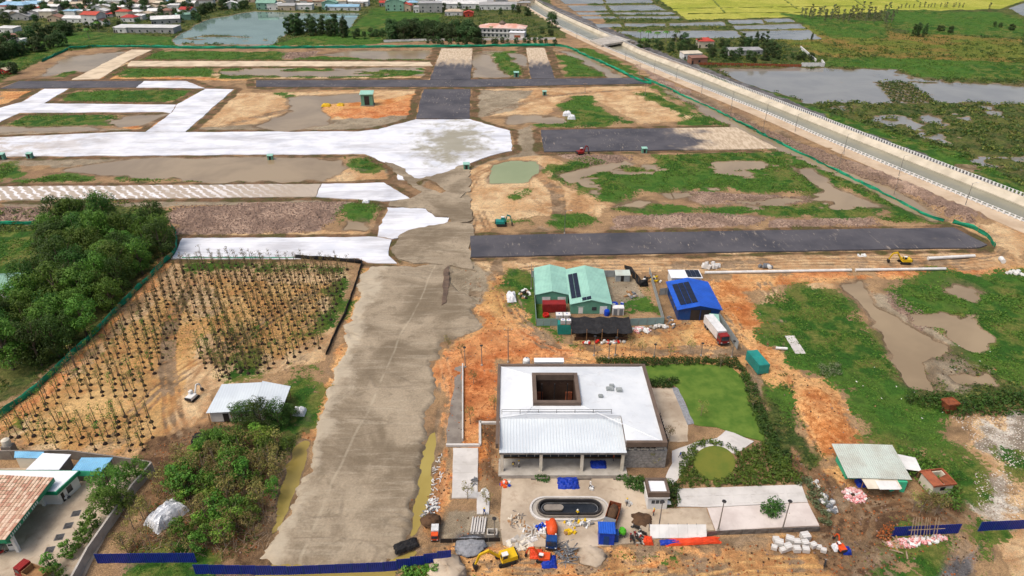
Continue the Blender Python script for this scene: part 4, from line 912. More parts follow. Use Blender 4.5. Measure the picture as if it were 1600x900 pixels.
gable(sh, 6.6, 15.2, 160.4, 175.5, 3.0, 4.1, 'mint_roof', 'mint_wall'); gable(sh, 15.6, 26.2, 155.3, 174.5, 3.0, 4.3, 'mint_roof', 'mint_wall')
solar(sh, (15.9, 2), (157.6, 8), lambda x: 3.12+(x-15.6)*.245, 1.3, 1.7); solar(sh, (18.6, 2), (155.4, 1), lambda x: 3.12+(x-15.6)*.245, 1.2, 1.6)
for x in (8.2, 12.4): wbox('door', 'white_steel', sh, x, x+2.2, 160.3, 160.38, 0, 2.2)
for x in (21.2,): wbox('window', 'glass_dark', sh, x, x+1.2, 155.2, 155.28, 1.1, 2.1)
wbox('door', 'white_steel', sh, 23.3, 25.2, 155.18, 155.28, 0, 2.3)
ln = thing('lean_to', 'low dark lean-to roof behind the left gable of the site office', 'shed', stand(838, 441)); part(MB().slab([(0, 0, 2.2), (7, 0, 2.2), (7, 3.2, 2.7), (0, 3.2, 2.7)], .08), 'roof', 'black_net', ln)
for x in (.1, 3.4, 6.8): wbox('post', 'wood', ln, x, x+.12, .1, .22, 0, 2.15); wbox('post', 'wood', ln, x, x+.12, 2.9, 3.02, 0, 2.55)
ln = thing('lean_to', 'small grey roofed store in the yard right of the site office', 'shed', stand(962, 440)); wbox('wall', 'grey_panel', ln, 0, 4, 0, 2.4, 0, 2.1); part(MB().slab([(-.2, -.2, 2.1), (4.2, -.2, 2.1), (4.2, 2.6, 2.5), (-.2, 2.6, 2.5)], .08), 'roof', 'tin_pale', ln); wbox('door', 'frame_dark', ln, 1.4, 2.3, -.06, -.01, 0, 1.9)
bs = thing('blue_workshop', 'bright blue roofed open workshop with twelve solar panels', 'shed')
gable(bs, 43.4, 54.2, 152.2, 166.5, 3.3, 4.5, 'blue_roof', 'blue_wall', .5)
wbox('open_bay', 'frame_dark', bs, 46.6, 51.8, 152.05, 152.18, 0, 3.1); wbox('bay_post', 'blue_wall', bs, 49.0, 49.2, 151.9, 152.04, 0, 3.2)
solar(bs, (44.1, 3), (153.6, 5), lambda x: 3.45+(x-43.4)*.222, 1.5, 2.2)
for y in (155, 160): wbox('window', 'glass_dark', bs, 43.3, 43.38, y, y+1.5, 1.2, 2.2)
wc = thing('site_cabin', 'flat white cabin with solar panels behind the blue workshop', 'cabin', G(1048, 447))
wbox('wall', 'white_paint', wc, 0, 8.6, 0, 4.6, 0, 2.6); wbox('roof', 'roof_white_plain', wc, -.2, 8.8, -.2, 4.8, 2.6, 2.75); wbox('door', 'frame_dark', wc, 1, 2, -.06, -.01, 0, 2.1); wbox('window', 'glass_dark', wc, 3, 4.5, -.06, -.01, 1, 2)
solar(wc, (4.6, 3), (.2, 2), lambda x: 2.8, 1.3, 2.1)
# ------------------------------------------------------------------ containers, toilets, tanks
def container(px, py, L, W, H, rz, m, label, cat='container', dz=0):
    t = thing('shipping_container', label, cat, stand(px, py, dz), rz)
    b = MB().box(-L/2, L/2, 0, W, .12, H); part(b, 'container_body', m, t)
    b = MB()
    for x in (-L/2, L/2-.14):
        for y in (-.03, W-.1): b.box(x-.02, x+.16, y, y+.13, 0, H+.03)
    part(b, 'corner_post', m, t)
    n = int(L/.55); b = MB()
    for i in range(n): b.box(-L/2+.3+i*.55, -L/2+.52+i*.55, -.05, .0, .25, H-.15)
    part(b, 'wall_rib', m, t)
    wbox('roof_panel', m, t, -L/2+.1, L/2-.1, .1, W-.1, H, H+.04)
    for y in (.08, W/2+.04): wbox('door', m, t, L/2+.01, L/2+.05, y, y+W/2-.12, .2, H-.1)
    return t
container(866, 489, 6.1, 2.4, 2.6, R(2), 'red_steel', 'dark red shipping container in front of the mint site office')
container(1190, 572, 6.1, 2.6, 2.6, R(100), 'teal_steel', 'teal shipping container standing alone beyond the lawn hedge')
container(882, 523, 3.4, 2.4, 3.0, 0, 'teal_steel', 'small teal cabin carrying white tanks beside the black net')
container(1122, 512, 5.2, 2.3, 2.6, R(80), 'mint_roof', 'pale mint container beside the parked truck')
def toilet(px, py, m, label, w=1.2, h=2.3, rm='white_paint'):
    t = thing('portable_toilet', label, 'toilet', stand(px, py)); wbox('cabin', m, t, -w/2, w/2, 0, w, .1, h); wbox('door', 'white_paint' if m != 'white_paint' else 'grey_paint', t, -w*.35, w*.35, -.05, -.01, .15, h-.25)
    part(MB().slab([(-w/2-.06, -.06, h), (w/2+.06, -.06, h), (w/2+.06, w+.06, h+.15), (-w/2-.06, w+.06, h+.15)], .06), 'roof', rm, t); wbox('skid', 'frame_dark', t, -w/2, w/2, .05, w-.05, 0, .1); return t
toilet(907, 490, 'green_toilet', 'bright green portable toilet against the site office', 1.7, 2.3)
toilet(961, 493, 'white_paint', 'left one of the paired white portable toilets', 1.4); toilet(970, 493, 'white_paint', 'right one of the paired white portable toilets', 1.4)
def cube_tank(px, py, label, dz=0, s=1.1):
    t = thing('tank', label, 'tank', stand(px, py, dz)); wbox('pallet', 'wood', t, -s/2, s/2, 0, s, 0, .14); wbox('tank_body', 'white_paint', t, -s*.46, s*.46, .05, s*.95, .14, 1.15); b = MB()
    for x in (-s/2, -s/6, s/6, s/2): b.tube([(x, -.01, .14), (x, -.01, 1.2)], .03, 4).tube([(x, s+.01, .14), (x, s+.01, 1.2)], .03, 4)
    for z in (.4, .8, 1.18): b.tube([(-s/2, -.01, z), (s/2, -.01, z)], .03, 4)
    part(b, 'cage', 'steel', t); part(MB().lathe([(.16, 1.15), (.16, 1.24)], 8, (0, s/2, 0)), 'cap', 'blue_plastic', t); return t
cube_tank(874, 499, 'left white caged tank behind the small teal cabin', 0, 1.9); cube_tank(886, 499, 'right white caged tank behind the small teal cabin', 0, 1.9)
cube_tank(879, 523, 'left white caged tank on top of the small teal cabin', 3.02, 1.2); cube_tank(888, 523, 'right white caged tank on top of the small teal cabin', 3.02, 1.2)
t = thing('water_barrel', 'blue water barrel by the site office door', 'barrel', stand(948, 492)); part(MB().lathe([(.7, 0), (.75, .5), (.75, 1.3), (.6, 1.6)], 12), 'barrel_body', 'blue_plastic', t); part(MB().lathe([(.4, 1.6), (.38, 1.72)], 10), 'lid', 'blue_plastic', t)
t = thing('tyre_stack', 'red painted tyre stack left of the red container', 'tyres', stand(853, 494)); 
for i in range(2):
    b = MB(); 
    for k in range(10): a0, a1 = k*math.pi/5, (k+1)*math.pi/5; b.tube([(.7*math.cos(a0), .7*math.sin(a0), .22+i*.44), (.7*math.cos(a1), .7*math.sin(a1), .22+i*.44)], .22, 6)
    part(b, 'tyre', 'red_plastic', t)
# ------------------------------------------------------------------ panel fences, nets, hoardings
def panel_fence(name, label, cat, px, h, m, pw=2.2, post='steel', lean=0., th=.06, group=None, pm=None):
    pts = [stand(*q) for q in px]; t = thing(name, label, cat, pts[0], 0, group); o0 = pts[0]; cache = {}
    pmesh = MB().box(-.05, .05, -.05, .05, 0, h+.1).mesh('post', MATS[post])
    for i in range(len(pts)-1):
        a_, c_ = pts[i], pts[i+1]; d_ = Vector((c_.x-a_.x, c_.y-a_.y, 0)); L = d_.length; n = max(1, round(L/pw)); ang = math.atan2(d_.y, d_.x); w_ = L/n
        if round(w_, 3) not in cache: cache[round(w_, 3)] = MB().box(.02, w_-.02, -th/2, th/2, .06, h).mesh('panel', MATS[m])
        for j in range(n):
            q = a_.lerp(c_, j/n); o = obj('panel', cache[round(w_, 3)], t); o.location = q-o0; o.rotation_euler = (rnd.uniform(-lean, lean), 0, ang)
            po = obj('post', pmesh, t); po.location = q-o0+Vector((0, 0, -.1)); po.rotation_euler = (0, 0, ang)
    return t
panel_fence('panel_fence', 'grey panel fence left of the gap behind the site office', 'fence', [(830, 434), (882, 434)], 2.2, 'grey_panel')
panel_fence('panel_fence', 'grey panel fence right of the gap behind the site office', 'fence', [(903, 433), (982, 433)], 2.2, 'grey_panel')
panel_fence('panel_fence', 'pale panel fence running forward past the grassy compound yard', 'fence', [(1014, 428), (1036, 506)], 2.2, 'grey_panel')
panel_fence('panel_fence', 'teal panel fence left of the small teal cabin', 'fence', [(838, 509), (872, 509)], 2.2, 'teal_panel')
panel_fence('panel_fence', 'teal panel fence right of the black net shelter', 'fence', [(984, 509), (1037, 507)], 2.2, 'teal_panel')
panel_fence('panel_fence', 'long grey panel fence right of the blue workshop', 'fence', [(1100, 458), (1122, 500), (1152, 546)], 2.4, 'grey_panel')
panel_fence('panel_fence', 'grey panel fence behind the blue workshop', 'fence', [(1030, 462), (1048, 460)], 2.2, 'grey_panel')
panel_fence('panel_fence', 'dim panel fence on the left side of the site office', 'fence', [(833, 434), (838, 509)], 2.2, 'teal_panel')
HB = [('blue hoarding beside the grass patch at lower left', [(153, 880), (230, 879), (308, 879)]), ('long blue hoarding across the foot of the grey sand road', [(306, 897), (450, 896), (600, 891), (706, 882)]), ('blue hoarding behind the leaning scaffold poles', [(1393, 838), (1497, 833)]), ('blue hoarding cut by the right picture edge', [(1528, 830), (1640, 824)])]
for lb, px in HB: panel_fence('hoarding', lb, 'hoarding', px, 2.3, 'blue_hoard', 2.4, 'blue_wall', .004)
def net_fence(name, label, px, h, m, seed, step=2.0, sag=.35, lean=.5, poles=True, cat='fence'):
    """cloth strip on stakes, sagging between them"""
    pts = [stand(*q) for q in px]; t = thing(name, label, cat, pts[0]); o0 = pts[0].copy(); q = random.Random(seed); line = []
    for i in range(len(pts)-1):
        n = max(1, int((pts[i+1]-pts[i]).length/step)); line += [pts[i].lerp(pts[i+1], j/n) for j in range(n)]
    line.append(pts[-1]); b = MB(); ro = []
    for i, v in enumerate(line):
        z = ground_z(v.x, v.y); a0 = line[max(0, i-1)]; a1 = line[min(len(line)-1, i+1)]; d_ = (a1-a0); nr_ = Vector((-d_.y, d_.x, 0)).normalized()
        row = []
        for k in range(4):
            f = k/3; off = nr_*(q.uniform(-1, 1)*lean*(.25+f*(1-f)*2)) ; row.append(Vector((v.x, v.y, z-.15+f*(h-q.random()*sag)))+off-o0)
        ro.append(row)
    vs = [tuple(x) for r_ in ro for x in r_]; fs = [(i*4+k, (i+1)*4+k, (i+1)*4+k+1, i*4+k+1) for i in range(len(ro)-1) for k in range(3)]
    o = part(MB().add(vs, fs), 'netting', m, t, smooth=True); mo = o.modifiers.new('thickness', 'SOLIDIFY'); mo.thickness = .03
    if poles:
        pm_ = MB().tube([(0, 0, -.2), (0, 0, h+.25)], .05, 5).mesh('stake', MATS['wood'])
        for i in range(0, len(line), 2):
            v = line[i]; s_ = obj('stake', pm_, t); s_.location = Vector((v.x, v.y, ground_z(v.x, v.y)))-o0
    return t
net_fence('silt_fence', 'long green net fence between the site and the canal-side puddles', [(1006,123),(1050,142),(1110,168),(1200,215),(1310,268),(1400,312),(1440,333),(1475,346)], 1.7, 'green_net', 1, 3, .5, 1.0)
net_fence('silt_fence', 'bright green net fence bending round the right end of the dark road', [(1488,349),(1520,358),(1542,370),(1552,386)], 1.9, 'green_net', 2, 2, .5, .9)
net_fence('silt_fence', 'green net fence from the canal bridge down to the far dark road', [(868,72),(885,74),(925,92),(960,108),(1000,128),(1018,132)], 2.2, 'green_net', 3, 3, .6, 1.4)
net_fence('silt_fence', 'green net fence along the far edge of the site', [(205,74),(300,76),(420,76),(560,75),(690,74),(800,73),(868,72)], 2.4, 'green_net', 4, 4, .6, 1.)
net_fence('silt_fence', 'green net fence in the grass at the far left corner', [(66,97),(85,88),(110,77),(150,74),(205,74)], 2.2, 'green_net', 5, 4, .6, 1.)
net_fence('silt_fence', 'dark green net fence along the left side of the nursery', [(276,392),(270,400),(250,420),(200,470),(130,542),(60,608),(0,654),(-60,700)], 2.0, 'green_net', 6, 2, .4, .5)
net_fence('silt_fence', 'green net fence curving behind the big trees to the nursery corner', [(268,355),(276,368),(276,392)], 2.0, 'green_net', 7, 2, .4, .5)
net_fence('silt_fence', 'low green net fence behind the trees at the left edge', [(-30,352),(70,352)], 1.8, 'green_net', 8, 3, .4, .5)
net_fence('black_net_fence', 'low black net fence between nursery and white road', [(462,404),(520,407),(566,412)], 1.6, 'black_net', 9, 2, .3, .3)
net_fence('black_net_fence', 'sagging black net fence down the right side of the nursery', [(566,412),(556,445),(540,490),(525,520),(510,555)], 1.5, 'black_net', 10, 2, .3, .4)
net_fence('silt_fence', 'pale green net strip at the far end of the nursery', [(285,404),(380,404),(462,404)], .9, 'green_net', 12, 2, .2, .2)
# black shade net on poles
nt_ = thing('shade_net_shelter', 'black shade net shelter on poles in front of the compound', 'shelter', stand(892, 536)); b = MB(); N = 12; q = random.Random(5)
vs = []; 
for i in range(N+1):
    for j in range(5): vs.append((i*15.2/N, j*1.7, 3.1+.5*(j/4)-.35*abs(math.sin(i*math.pi/3))+q.uniform(-.12, .12)))
b.add(vs, [(i*5+j, (i+1)*5+j, (i+1)*5+j+1, i*5+j+1) for i in range(N) for j in range(4)]); o = part(b, 'net_roof', 'black_net', nt_); o.modifiers.new('thickness', 'SOLIDIFY').thickness = .04
part(MB().box(.2, 15.2, 5.6, 5.7, .3, 3.2), 'net_curtain', 'black_net', nt_)
for i in range(5):
    for y in (.05, 6.7): part(MB().tube([(i*3.8, y, 0), (i*3.8, y, 4.1)], .07, 6), 'pole', 'wood', nt_)
part(MB().box(1, 14.6, 1.2, 1.4, 0, 1.0).box(1.5, 6, 2.5, 4.5, 0, .9).box(8, 13, 2.2, 4, 0, 1.2), 'stored_material', 'soil_dark', nt_)
t = net_fence('shade_net', 'black net draped over the fence behind the site office', [(975, 424), (985, 428), (1000, 448), (1012, 447)], 2.6, 'black_net', 11, 1.2, .4, .9)
# ------------------------------------------------------------------ green hut, brick hut, tank at right
hu = thing('green_hut', 'turquoise walled hut with pale tin roofs at the right', 'hut', stand(1326, 768), R(-2))
part(MB().box(.6, 10.2, 3.2, 8.2, 0, 2.9), 'wall', 'green_hut', hu); part(MB().box(7.6, 10.2, .2, 3.2, 0, 2.6), 'side_room', 'green_hut', hu)
part(MB().slab([(-.6, .6, 2.9), (4.9, .6, 3.0), (4.9, 9, 3.7), (-.6, 9, 3.6)], .08), 'roof', 'tin_pale', hu); part(MB().slab([(4.9, .5, 3.05), (11, .5, 2.95), (11, 9, 3.65), (4.9, 9, 3.75)], .08), 'roof', 'tin_pale', hu)
part(MB().slab([(2.4, -1.4, 2.3), (8.6, -1.2, 2.35), (8.4, .8, 2.75), (2.0, .8, 2.7)], .06), 'awning', 'cream_wall', hu); part(MB().slab([(4.4, -1.6, 2.42), (8.2, -1.5, 2.44), (8.0, .2, 2.8), (4.2, .2, 2.8)], .06), 'awning', 'white_paint', hu)
wbox('door', 'wood', hu, 8.3, 9.2, .12, .18, 0, 1.9); wbox('window', 'glass_dark', hu, 3, 4.2, 3.12, 3.18, 1, 2)
for x in (-.4, 2.5, 5.2, 7.4): wbox('post', 'wood', hu, x, x+.12, .7, .82, 0, 2.8)
part(MB().slab([(11.2, 3.6, 2.6), (14.2, 3.2, 2.5), (14.4, 6.4, 2.9), (11.4, 7.2, 3.0)], .06), 'side_awning', 'white_paint', hu); wbox('post', 'wood', hu, 13.9, 14.05, 3.4, 3.55, 0, 2.5); wbox('post', 'wood', hu, 13.9, 14.05, 6.0, 6.15, 0, 2.7)
bh = thing('brick_hut', 'small cream hut with a broken rusty red roof', 'hut', stand(1468, 775), R(8))
part(MB().box(-2, 2, 0, .2, 0, 2.4).box(-2, -1.8, .2, 3.4, 0, 2.4).box(1.8, 2, .2, 3.4, 0, 2.4).box(-1.8, 1.8, 3.2, 3.4, 0, 2.4), 'wall', 'cream_wall', bh)
part(MB().slab([(-2.2, -.2, 2.45), (-.2, -.2, 2.6), (-.2, 3.6, 2.6), (-2.2, 3.6, 2.45)], .1), 'roof', 'brick_red', bh); part(MB().slab([(.1, -.2, 2.55), (2.2, -.2, 2.42), (2.2, 2.4, 2.42), (.1, 1.6, 2.5)], .1), 'roof', 'rust', bh)
part(MB().box(-2.3, 2.3, -.3, -.15, 2.3, 2.7).box(2.1, 2.3, -.1, 3.6, 2.3, 2.7).box(-2.3, 2.1, 3.55, 3.7, 2.3, 2.72), 'roof_edge', 'brick_red', bh); wbox('window', 'frame_dark', bh, -.5, .5, -.03, .0, 1, 1.8)
tk = thing('rusty_skip', 'rusty open steel skip tilted among the bushes at right', 'skip', stand(1484, 646), R(12))
part(MB().hexa([(-.9, 0, 0), (.9, 0, 0), (.8, 1.4, 0), (-.8, 1.4, 0)], [(-1.4, -.3, 2.6), (1.4, -.3, 2.6), (1.3, 1.9, 2.6), (-1.3, 1.9, 2.6)]), 'skip_body', 'rust', tk); part(MB().box(-1.45, 1.45, -.4, -.25, 2.5, 2.75).box(-1.45, -1.3, -.25, 1.9, 2.5, 2.75).box(1.3, 1.45, -.25, 1.9, 2.5, 2.75).box(-1.3, 1.3, 1.85, 2.0, 2.5, 2.74), 'rim', 'rust', tk)
# ------------------------------------------------------------------ nursery shed
ns = thing('nursery_shed', 'white tin nursery shed with a shade tree in front', 'shed', stand(327, 664), R(3))
part(MB().box(.4, 14.2, .6, 7.6, 0, 2.4), 'wall', 'concrete_pale', ns)
part(MB().slab([(0, 0, 2.9), (9.4, 0, 3.1), (9.4, 8.4, 4.1), (.8, 8.4, 3.9)], .1), 'roof', 'roof_white', ns); part(MB().slab([(9.5, .4, 3.3), (15.2, -.4, 2.5), (15.6, 7.8, 3.2), (9.5, 8.6, 4.3)], .1), 'roof', 'roof_white', ns)
for x, y in ((.2, .2), (4.8, .2), (9.3, .2), (15, -.2), (15.2, 7.4), (.9, 8.2)): wbox('post', 'wood', ns, x, x+.14, y, y+.14, 0, 2.6)
wbox('door', 'frame_dark', ns, 3, 4.2, .54, .59, 0, 2.1)
# ------------------------------------------------------------------ filling station (bottom left)
fs_ = thing('station_canopy', 'tan tiled station canopy with green fascia at lower left', 'canopy', (0, 0, 0))
cz = 5.2
def C3(px, py, z): v = G(px, py, z); return (v.x, v.y, z)
c1, c2, c3_, c4 = C3(8, 843, cz), C3(84, 746, cz), C3(-60, 738, cz), C3(-140, 850, cz)
part(MB().hexa([(x, y, cz-.9) for x, y, z in (c4, c1, c2, c3_)], [(x, y, cz-.1) for x, y, z in (c4, c1, c2, c3_)]), 'canopy_deck', 'green_fascia', fs_)
b = MB(); q = random.Random(6); A_, B_, C_, D_ = (Vector(v) for v in (c4, c1, c2, c3_)); nu, nv = 26, 16
tl = MB().box(-.5, .5, -.5, .5, 0, .1).mesh('roof_tile', MATS['tile_tan']); ti = bpy.data.meshes.new('x'); bpy.data.meshes.remove(ti)
mat('tile_light', (224, 196, 172), (208, 176, 150), .5, .8); tl2 = MB().box(-.5, .5, -.5, .5, 0, .1).mesh('roof_tile', MATS['tile_light']); tl3 = MB().box(-.5, .5, -.5, .5, 0, .1).mesh('roof_tile', mat('tile_rose', (192, 146, 122), (176, 130, 108), .5, .8))
u_ = (B_-A_); v_ = (D_-A_); ang = math.atan2((C_-B_).y, (C_-B_).x); cnt = 0
for i in range(nu):
    for j in range(nv):
        f, h_ = (i+.5)/nu, (j+.5)/nv; pt = A_.lerp(B_, f).lerp(D_.lerp(C_, f), h_)
        if pt.x < -0.78*(pt.y*.872+43)-1.5 or cnt >= 300: continue
        cnt += 1; o = obj('roof_tile', (tl, tl2, tl3)[(i*7+j*3+q.randrange(2)) % 3], fs_); o.location = (pt.x, pt.y, cz-.1+q.random()*.03); o.rotation_euler = (0, 0, ang); o.scale = ((C_-B_).length/nv*.94, u_.length/nu*.94, 1)
# white lettering blocks on the fascia facing the yard
d_ = (C_-B_); nrm = Vector((d_.y, -d_.x, 0)).normalized(); b = MB()
for k in range(16):
    if k in (6, 11): continue
    f = .08+k*.035; pt = B_.lerp(C_, f)+nrm*.03; e_ = d_.normalized()*.22
    b.add([tuple(pt+Vector((0, 0, -.8))), tuple(pt+e_+Vector((0, 0, -.8))), tuple(pt+e_+Vector((0, 0, -.3))), tuple(pt+Vector((0, 0, -.3)))], [(0, 1, 2, 3)])
o = part(b, 'fascia_lettering', 'white_paint', fs_); o.modifiers.new('thickness', 'SOLIDIFY').thickness = .03
for px, py in ((30, 862), (-20, 862), (70, 790)):
    v = G(px, py); part(MB().box(v.x-.25, v.x+.25, v.y-.25, v.y+.25, 0, cz-.9), 'canopy_column', 'white_paint', fs_)
sb_ = thing('station_office', 'white station office with green fascia below a flat white roof', 'building', (0, 0, 0))
z = 3.6; a1, a2, a3, a4 = (C3(88, 768, z), C3(119, 738, z), C3(104, 737, z), C3(-60, 737, z))
def pr(pts, z0, z1, m, name, t): return part(MB().prism([(p_[0], p_[1]) for p_ in pts], z0, z1), name, m, t)
r1, r2, r3, r4 = C3(86, 766, z), C3(118, 738, z), C3(-80, 737, z), C3(-110, 766, z)
pr([r4, r1, r2, r3], 0, z-.7, 'white_paint', 'wall', sb_); 
ex = lambda p_, dx, dy: (p_[0]+dx, p_[1]+dy)
pr([ex(r4, 0, -.5), ex(r1, .5, -.5), ex(r2, .5, .5), ex(r3, 0, .5)], z-.7, z, 'green_fascia', 'fascia', sb_); pr([ex(r4, 0, -.3), ex(r1, .3, -.3), ex(r2, .3, .3), ex(r3, 0, .3)], z, z+.08, 'roof_white_plain', 'roof', sb_)
d_ = Vector(r2)-Vector(r1); 
for f0, f1, z0, z1, nm, m in ((.12, .24, 0, 2.1, 'door', 'frame_dark'), (.4, .65, .9, 2.3, 'window', 'glass_dark')):
    p0, p1 = Vector(r1).lerp(Vector(r2), f0), Vector(r1).lerp(Vector(r2), f1); n_ = Vector((d_.y, -d_.x, 0)).normalized()*.04
    part(MB().hexa([(p0.x, p0.y, z0), (p0.x+n_.x, p0.y+n_.y, z0), (p1.x+n_.x, p1.y+n_.y, z0), (p1.x, p1.y, z0)], [(p0.x, p0.y, z1), (p0.x+n_.x, p0.y+n_.y, z1), (p1.x+n_.x, p1.y+n_.y, z1), (p1.x, p1.y, z1)]), nm, m, sb_)
def lean_shed(label, roof_px, z, rm, wm, wz=0., front=None):
    t = thing('station_shed', label, 'shed'); pts = [C3(x, y, z) for x, y in roof_px]
    part(MB().slab([(p_[0], p_[1], z+(.35 if i > 1 else 0)) for i, p_ in enumerate(pts)], .1), 'roof', rm, t)
    c_ = Vector((sum(p_[0] for p_ in pts)/4, sum(p_[1] for p_ in pts)/4, 0)); ins = [(c_.x+(p_[0]-c_.x)*.92, c_.y+(p_[1]-c_.y)*.88) for p_ in pts]
    part(MB().prism(ins, 0, z-.15), 'wall', wm, t)
    if front: 
        p0, p1 = pts[0], pts[1]; part(MB().box(p0[0], p1[0], p0[1]-.15, p0[1]-.02, z-1.3, z-.12), 'front_board', front, t)
    return t
lean_shed('pale blue roofed shed with a turquoise front beside the station', [(112, 735), (160, 736), (177, 717), (128, 717)], 3.0, 'sky_roof', 'concrete_dark', front='green_hut')
lean_shed('flat white roofed shed between the two pale blue roofs', [(40, 734), (92, 734), (112, 712), (68, 710)], 3.0, 'roof_white_plain', 'concrete_dark')
lean_shed('narrow pale blue roof strip behind the station', [(22, 715), (62, 716), (70, 708), (24, 707)], 2.8, 'sky_roof', 'cream_wall')
t = thing('roof_water_tank', 'cream water tank unit at the left edge behind the station', 'tank', stand(14, 712)); wbox('tank_stand', 'concrete_dark', t, -1, 1, 0, 1.4, 0, 2.2); part(MB().lathe([(.75, 2.2), (.8, 2.8), (.75, 3.5), (.3, 3.8)], 12, (0, .7, 0)), 'tank_body', 'cream_wall', t)
flat('station_yard', 'tan concrete forecourt of the station', [(-80,735),(225,725),(128,910),(-80,910)], .1, 'yard_concrete', .1)
for i, (x, y) in enumerate(((119, 803), (107, 822), (93, 840), (78, 860))):
    t = thing('ground_grate', '%s dark square drain grate across the station forecourt from the building' % ORD[i], 'grate', (*G(x, y)[:2], .11), R(12), 'drain grates in the station forecourt')
    part(MB().box(-.7, .7, -.7, -.62, 0, .04).box(-.7, .7, .62, .7, 0, .04).box(-.7, -.62, -.62, .62, 0, .04).box(.62, .7, -.62, .62, 0, .04), 'frame', 'steel', t)
    wbox('pit', 'frame_dark', t, -.62, .62, -.62, .62, -.02, .012)
    for k in range(6): wbox('bar', 'steel', t, -.56+k*.2, -.5+k*.2, -.6, .6, .014, .03)
# perimeter wall of the station
def wall(label, px, h, th, m, cap=True, name='boundary_wall', bay=None):
    pts = [stand(*q) for q in px]; t = thing(name, label, 'wall', pts[0])
    for i in range(len(pts)-1):
        a_, c_ = pts[i]-pts[0], pts[i+1]-pts[0]; d_ = Vector((c_.x-a_.x, c_.y-a_.y, 0)); L = d_.length; ang = math.atan2(d_.y, d_.x); n = max(1, int(L/3.2))
        for k in range(n):
            o = part(MB().box(.0, L/n-.04, -th/2, th/2, -.3, h), 'wall_bay', m, t); o.location = a_.lerp(c_, k/n); o.location.z = 0; o.rotation_euler = (0, 0, ang)
            o = part(MB().box(-.16, .16, -th/2-.06, th/2+.06, -.3, h+.12), 'pier', m, t); o.location = a_.lerp(c_, k/n); o.location.z = 0; o.rotation_euler = (0, 0, ang)
        if cap: o = part(MB().box(0, L, -th/2-.05, th/2+.05, h, h+.08), 'coping', m, t); o.location = a_; o.location.z = 0; o.rotation_euler = (0, 0, ang)
    return t
wall('weathered grey boundary wall slanting beside the station trees', [(240, 737), (210, 772), (175, 822), (142, 870), (118, 915)], 2.2, .25, 'concrete')
wall('dark boundary wall behind the station sheds', [(-40, 718), (112, 717), (180, 726), (240, 735)], 2.2, .2, 'concrete_dark')
# ================================================================== foliage
def leaf_mat(name, c1, c2, c3, k=1.3):
    s = NT(name); q = s.pos('Object'); oi = s.n('ShaderNodeObjectInfo').outputs['Random']
    n = s.noise(q, .55, 3, .6); c = s.mix(s.ramp(n, .38, .62), alb(c1, k), alb(c2, k))
    c = s.mix(s.ramp(s.noise(q, 2.2, 2, .6, off=3), .5, .75), c, alb(c3, k))
    h = s.n('ShaderNodeHueSaturation'); s.l(c, h.inputs['Color']); s.l(s.math('MULTIPLY_ADD', oi, .7, .65), h.inputs['Value']); s.l(s.math('MULTIPLY_ADD', oi, .05, .475), h.inputs['Hue'])
    m = s.fin(h.outputs[0], .6, .3)
    tr = s.n('ShaderNodeBsdfTranslucent'); s.l(h.outputs[0], tr.inputs[0]); mx = s.n('ShaderNodeMixShader'); mx.inputs[0].default_value = .3
    s.l(s.b.outputs[0], mx.inputs[1]); s.l(tr.outputs[0], mx.inputs[2]); s.l(mx.outputs[0], s.out.inputs[0]); MATS[name] = m
leaf_mat('leaf_dark', (44, 70, 26), (66, 96, 34), (88, 112, 44), 1.1); leaf_mat('leaf_mid', (60, 92, 30), (86, 118, 40), (110, 134, 52)); leaf_mat('leaf_light', (96, 130, 42), (122, 148, 56), (74, 106, 34))
leaf_mat('leaf_dry', (122, 112, 62), (96, 100, 48), (148, 126, 80)); leaf_mat('leaf_far', (48, 70, 38), (66, 88, 46), (82, 100, 54)); leaf_mat('leaf_grey', (96, 104, 74), (80, 92, 60), (120, 120, 92))
leaf_mat('weed', (70, 110, 36), (98, 134, 48), (52, 86, 28)); leaf_mat('weed_dark', (56, 86, 32), (84, 104, 44), (110, 108, 60)); leaf_mat('reed', (116, 120, 54), (92, 112, 44), (140, 122, 70))
mat('bark', (112, 98, 82), (86, 74, 62), 2, .95, coord='Object', bump=.03); mat('bark_pale', (156, 142, 122), (130, 116, 98), 2, .95); mat('root_ball', (44, 36, 32), (58, 46, 38), 2, .95, bump=.05); mat('dead_wood', (166, 146, 122), (136, 116, 94), 2, .95)
def leaves(clumps, n, size, seed, b=None, flat=.0):
    """clumps: (x,y,z,rx,ry,rz); n leaf faces in each, bent quads facing outwards"""
    q = random.Random(seed); b = b or MB()
    for (cx, cy, cz, rx, ry, rz) in clumps:
        for _ in range(n):
            while True:
                d = Vector((q.uniform(-1, 1), q.uniform(-1, 1), q.uniform(-1, 1)))
                if .15 < d.length < 1: break
            d = d.normalized()*(d.length**.5); p_ = Vector((cx+d.x*rx, cy+d.y*ry, cz+d.z*rz))
            nrm = (d+Vector((q.uniform(-1, 1), q.uniform(-1, 1), q.uniform(-.6, 1)))*.7+Vector((0, 0, .35))).normalized()
            a = nrm.cross(Vector((q.uniform(-1, 1), q.uniform(-1, 1), q.uniform(-1, 1)))).normalized(); c = nrm.cross(a); s_ = size*q.uniform(.6, 1.3)
            b.add([p_-a*s_*.5, p_-c*s_*.34-nrm*s_*.1, p_+a*s_*.5-nrm*s_*.18, p_+c*s_*.34-nrm*s_*.1], [(0, 1, 2, 3)])
    return b
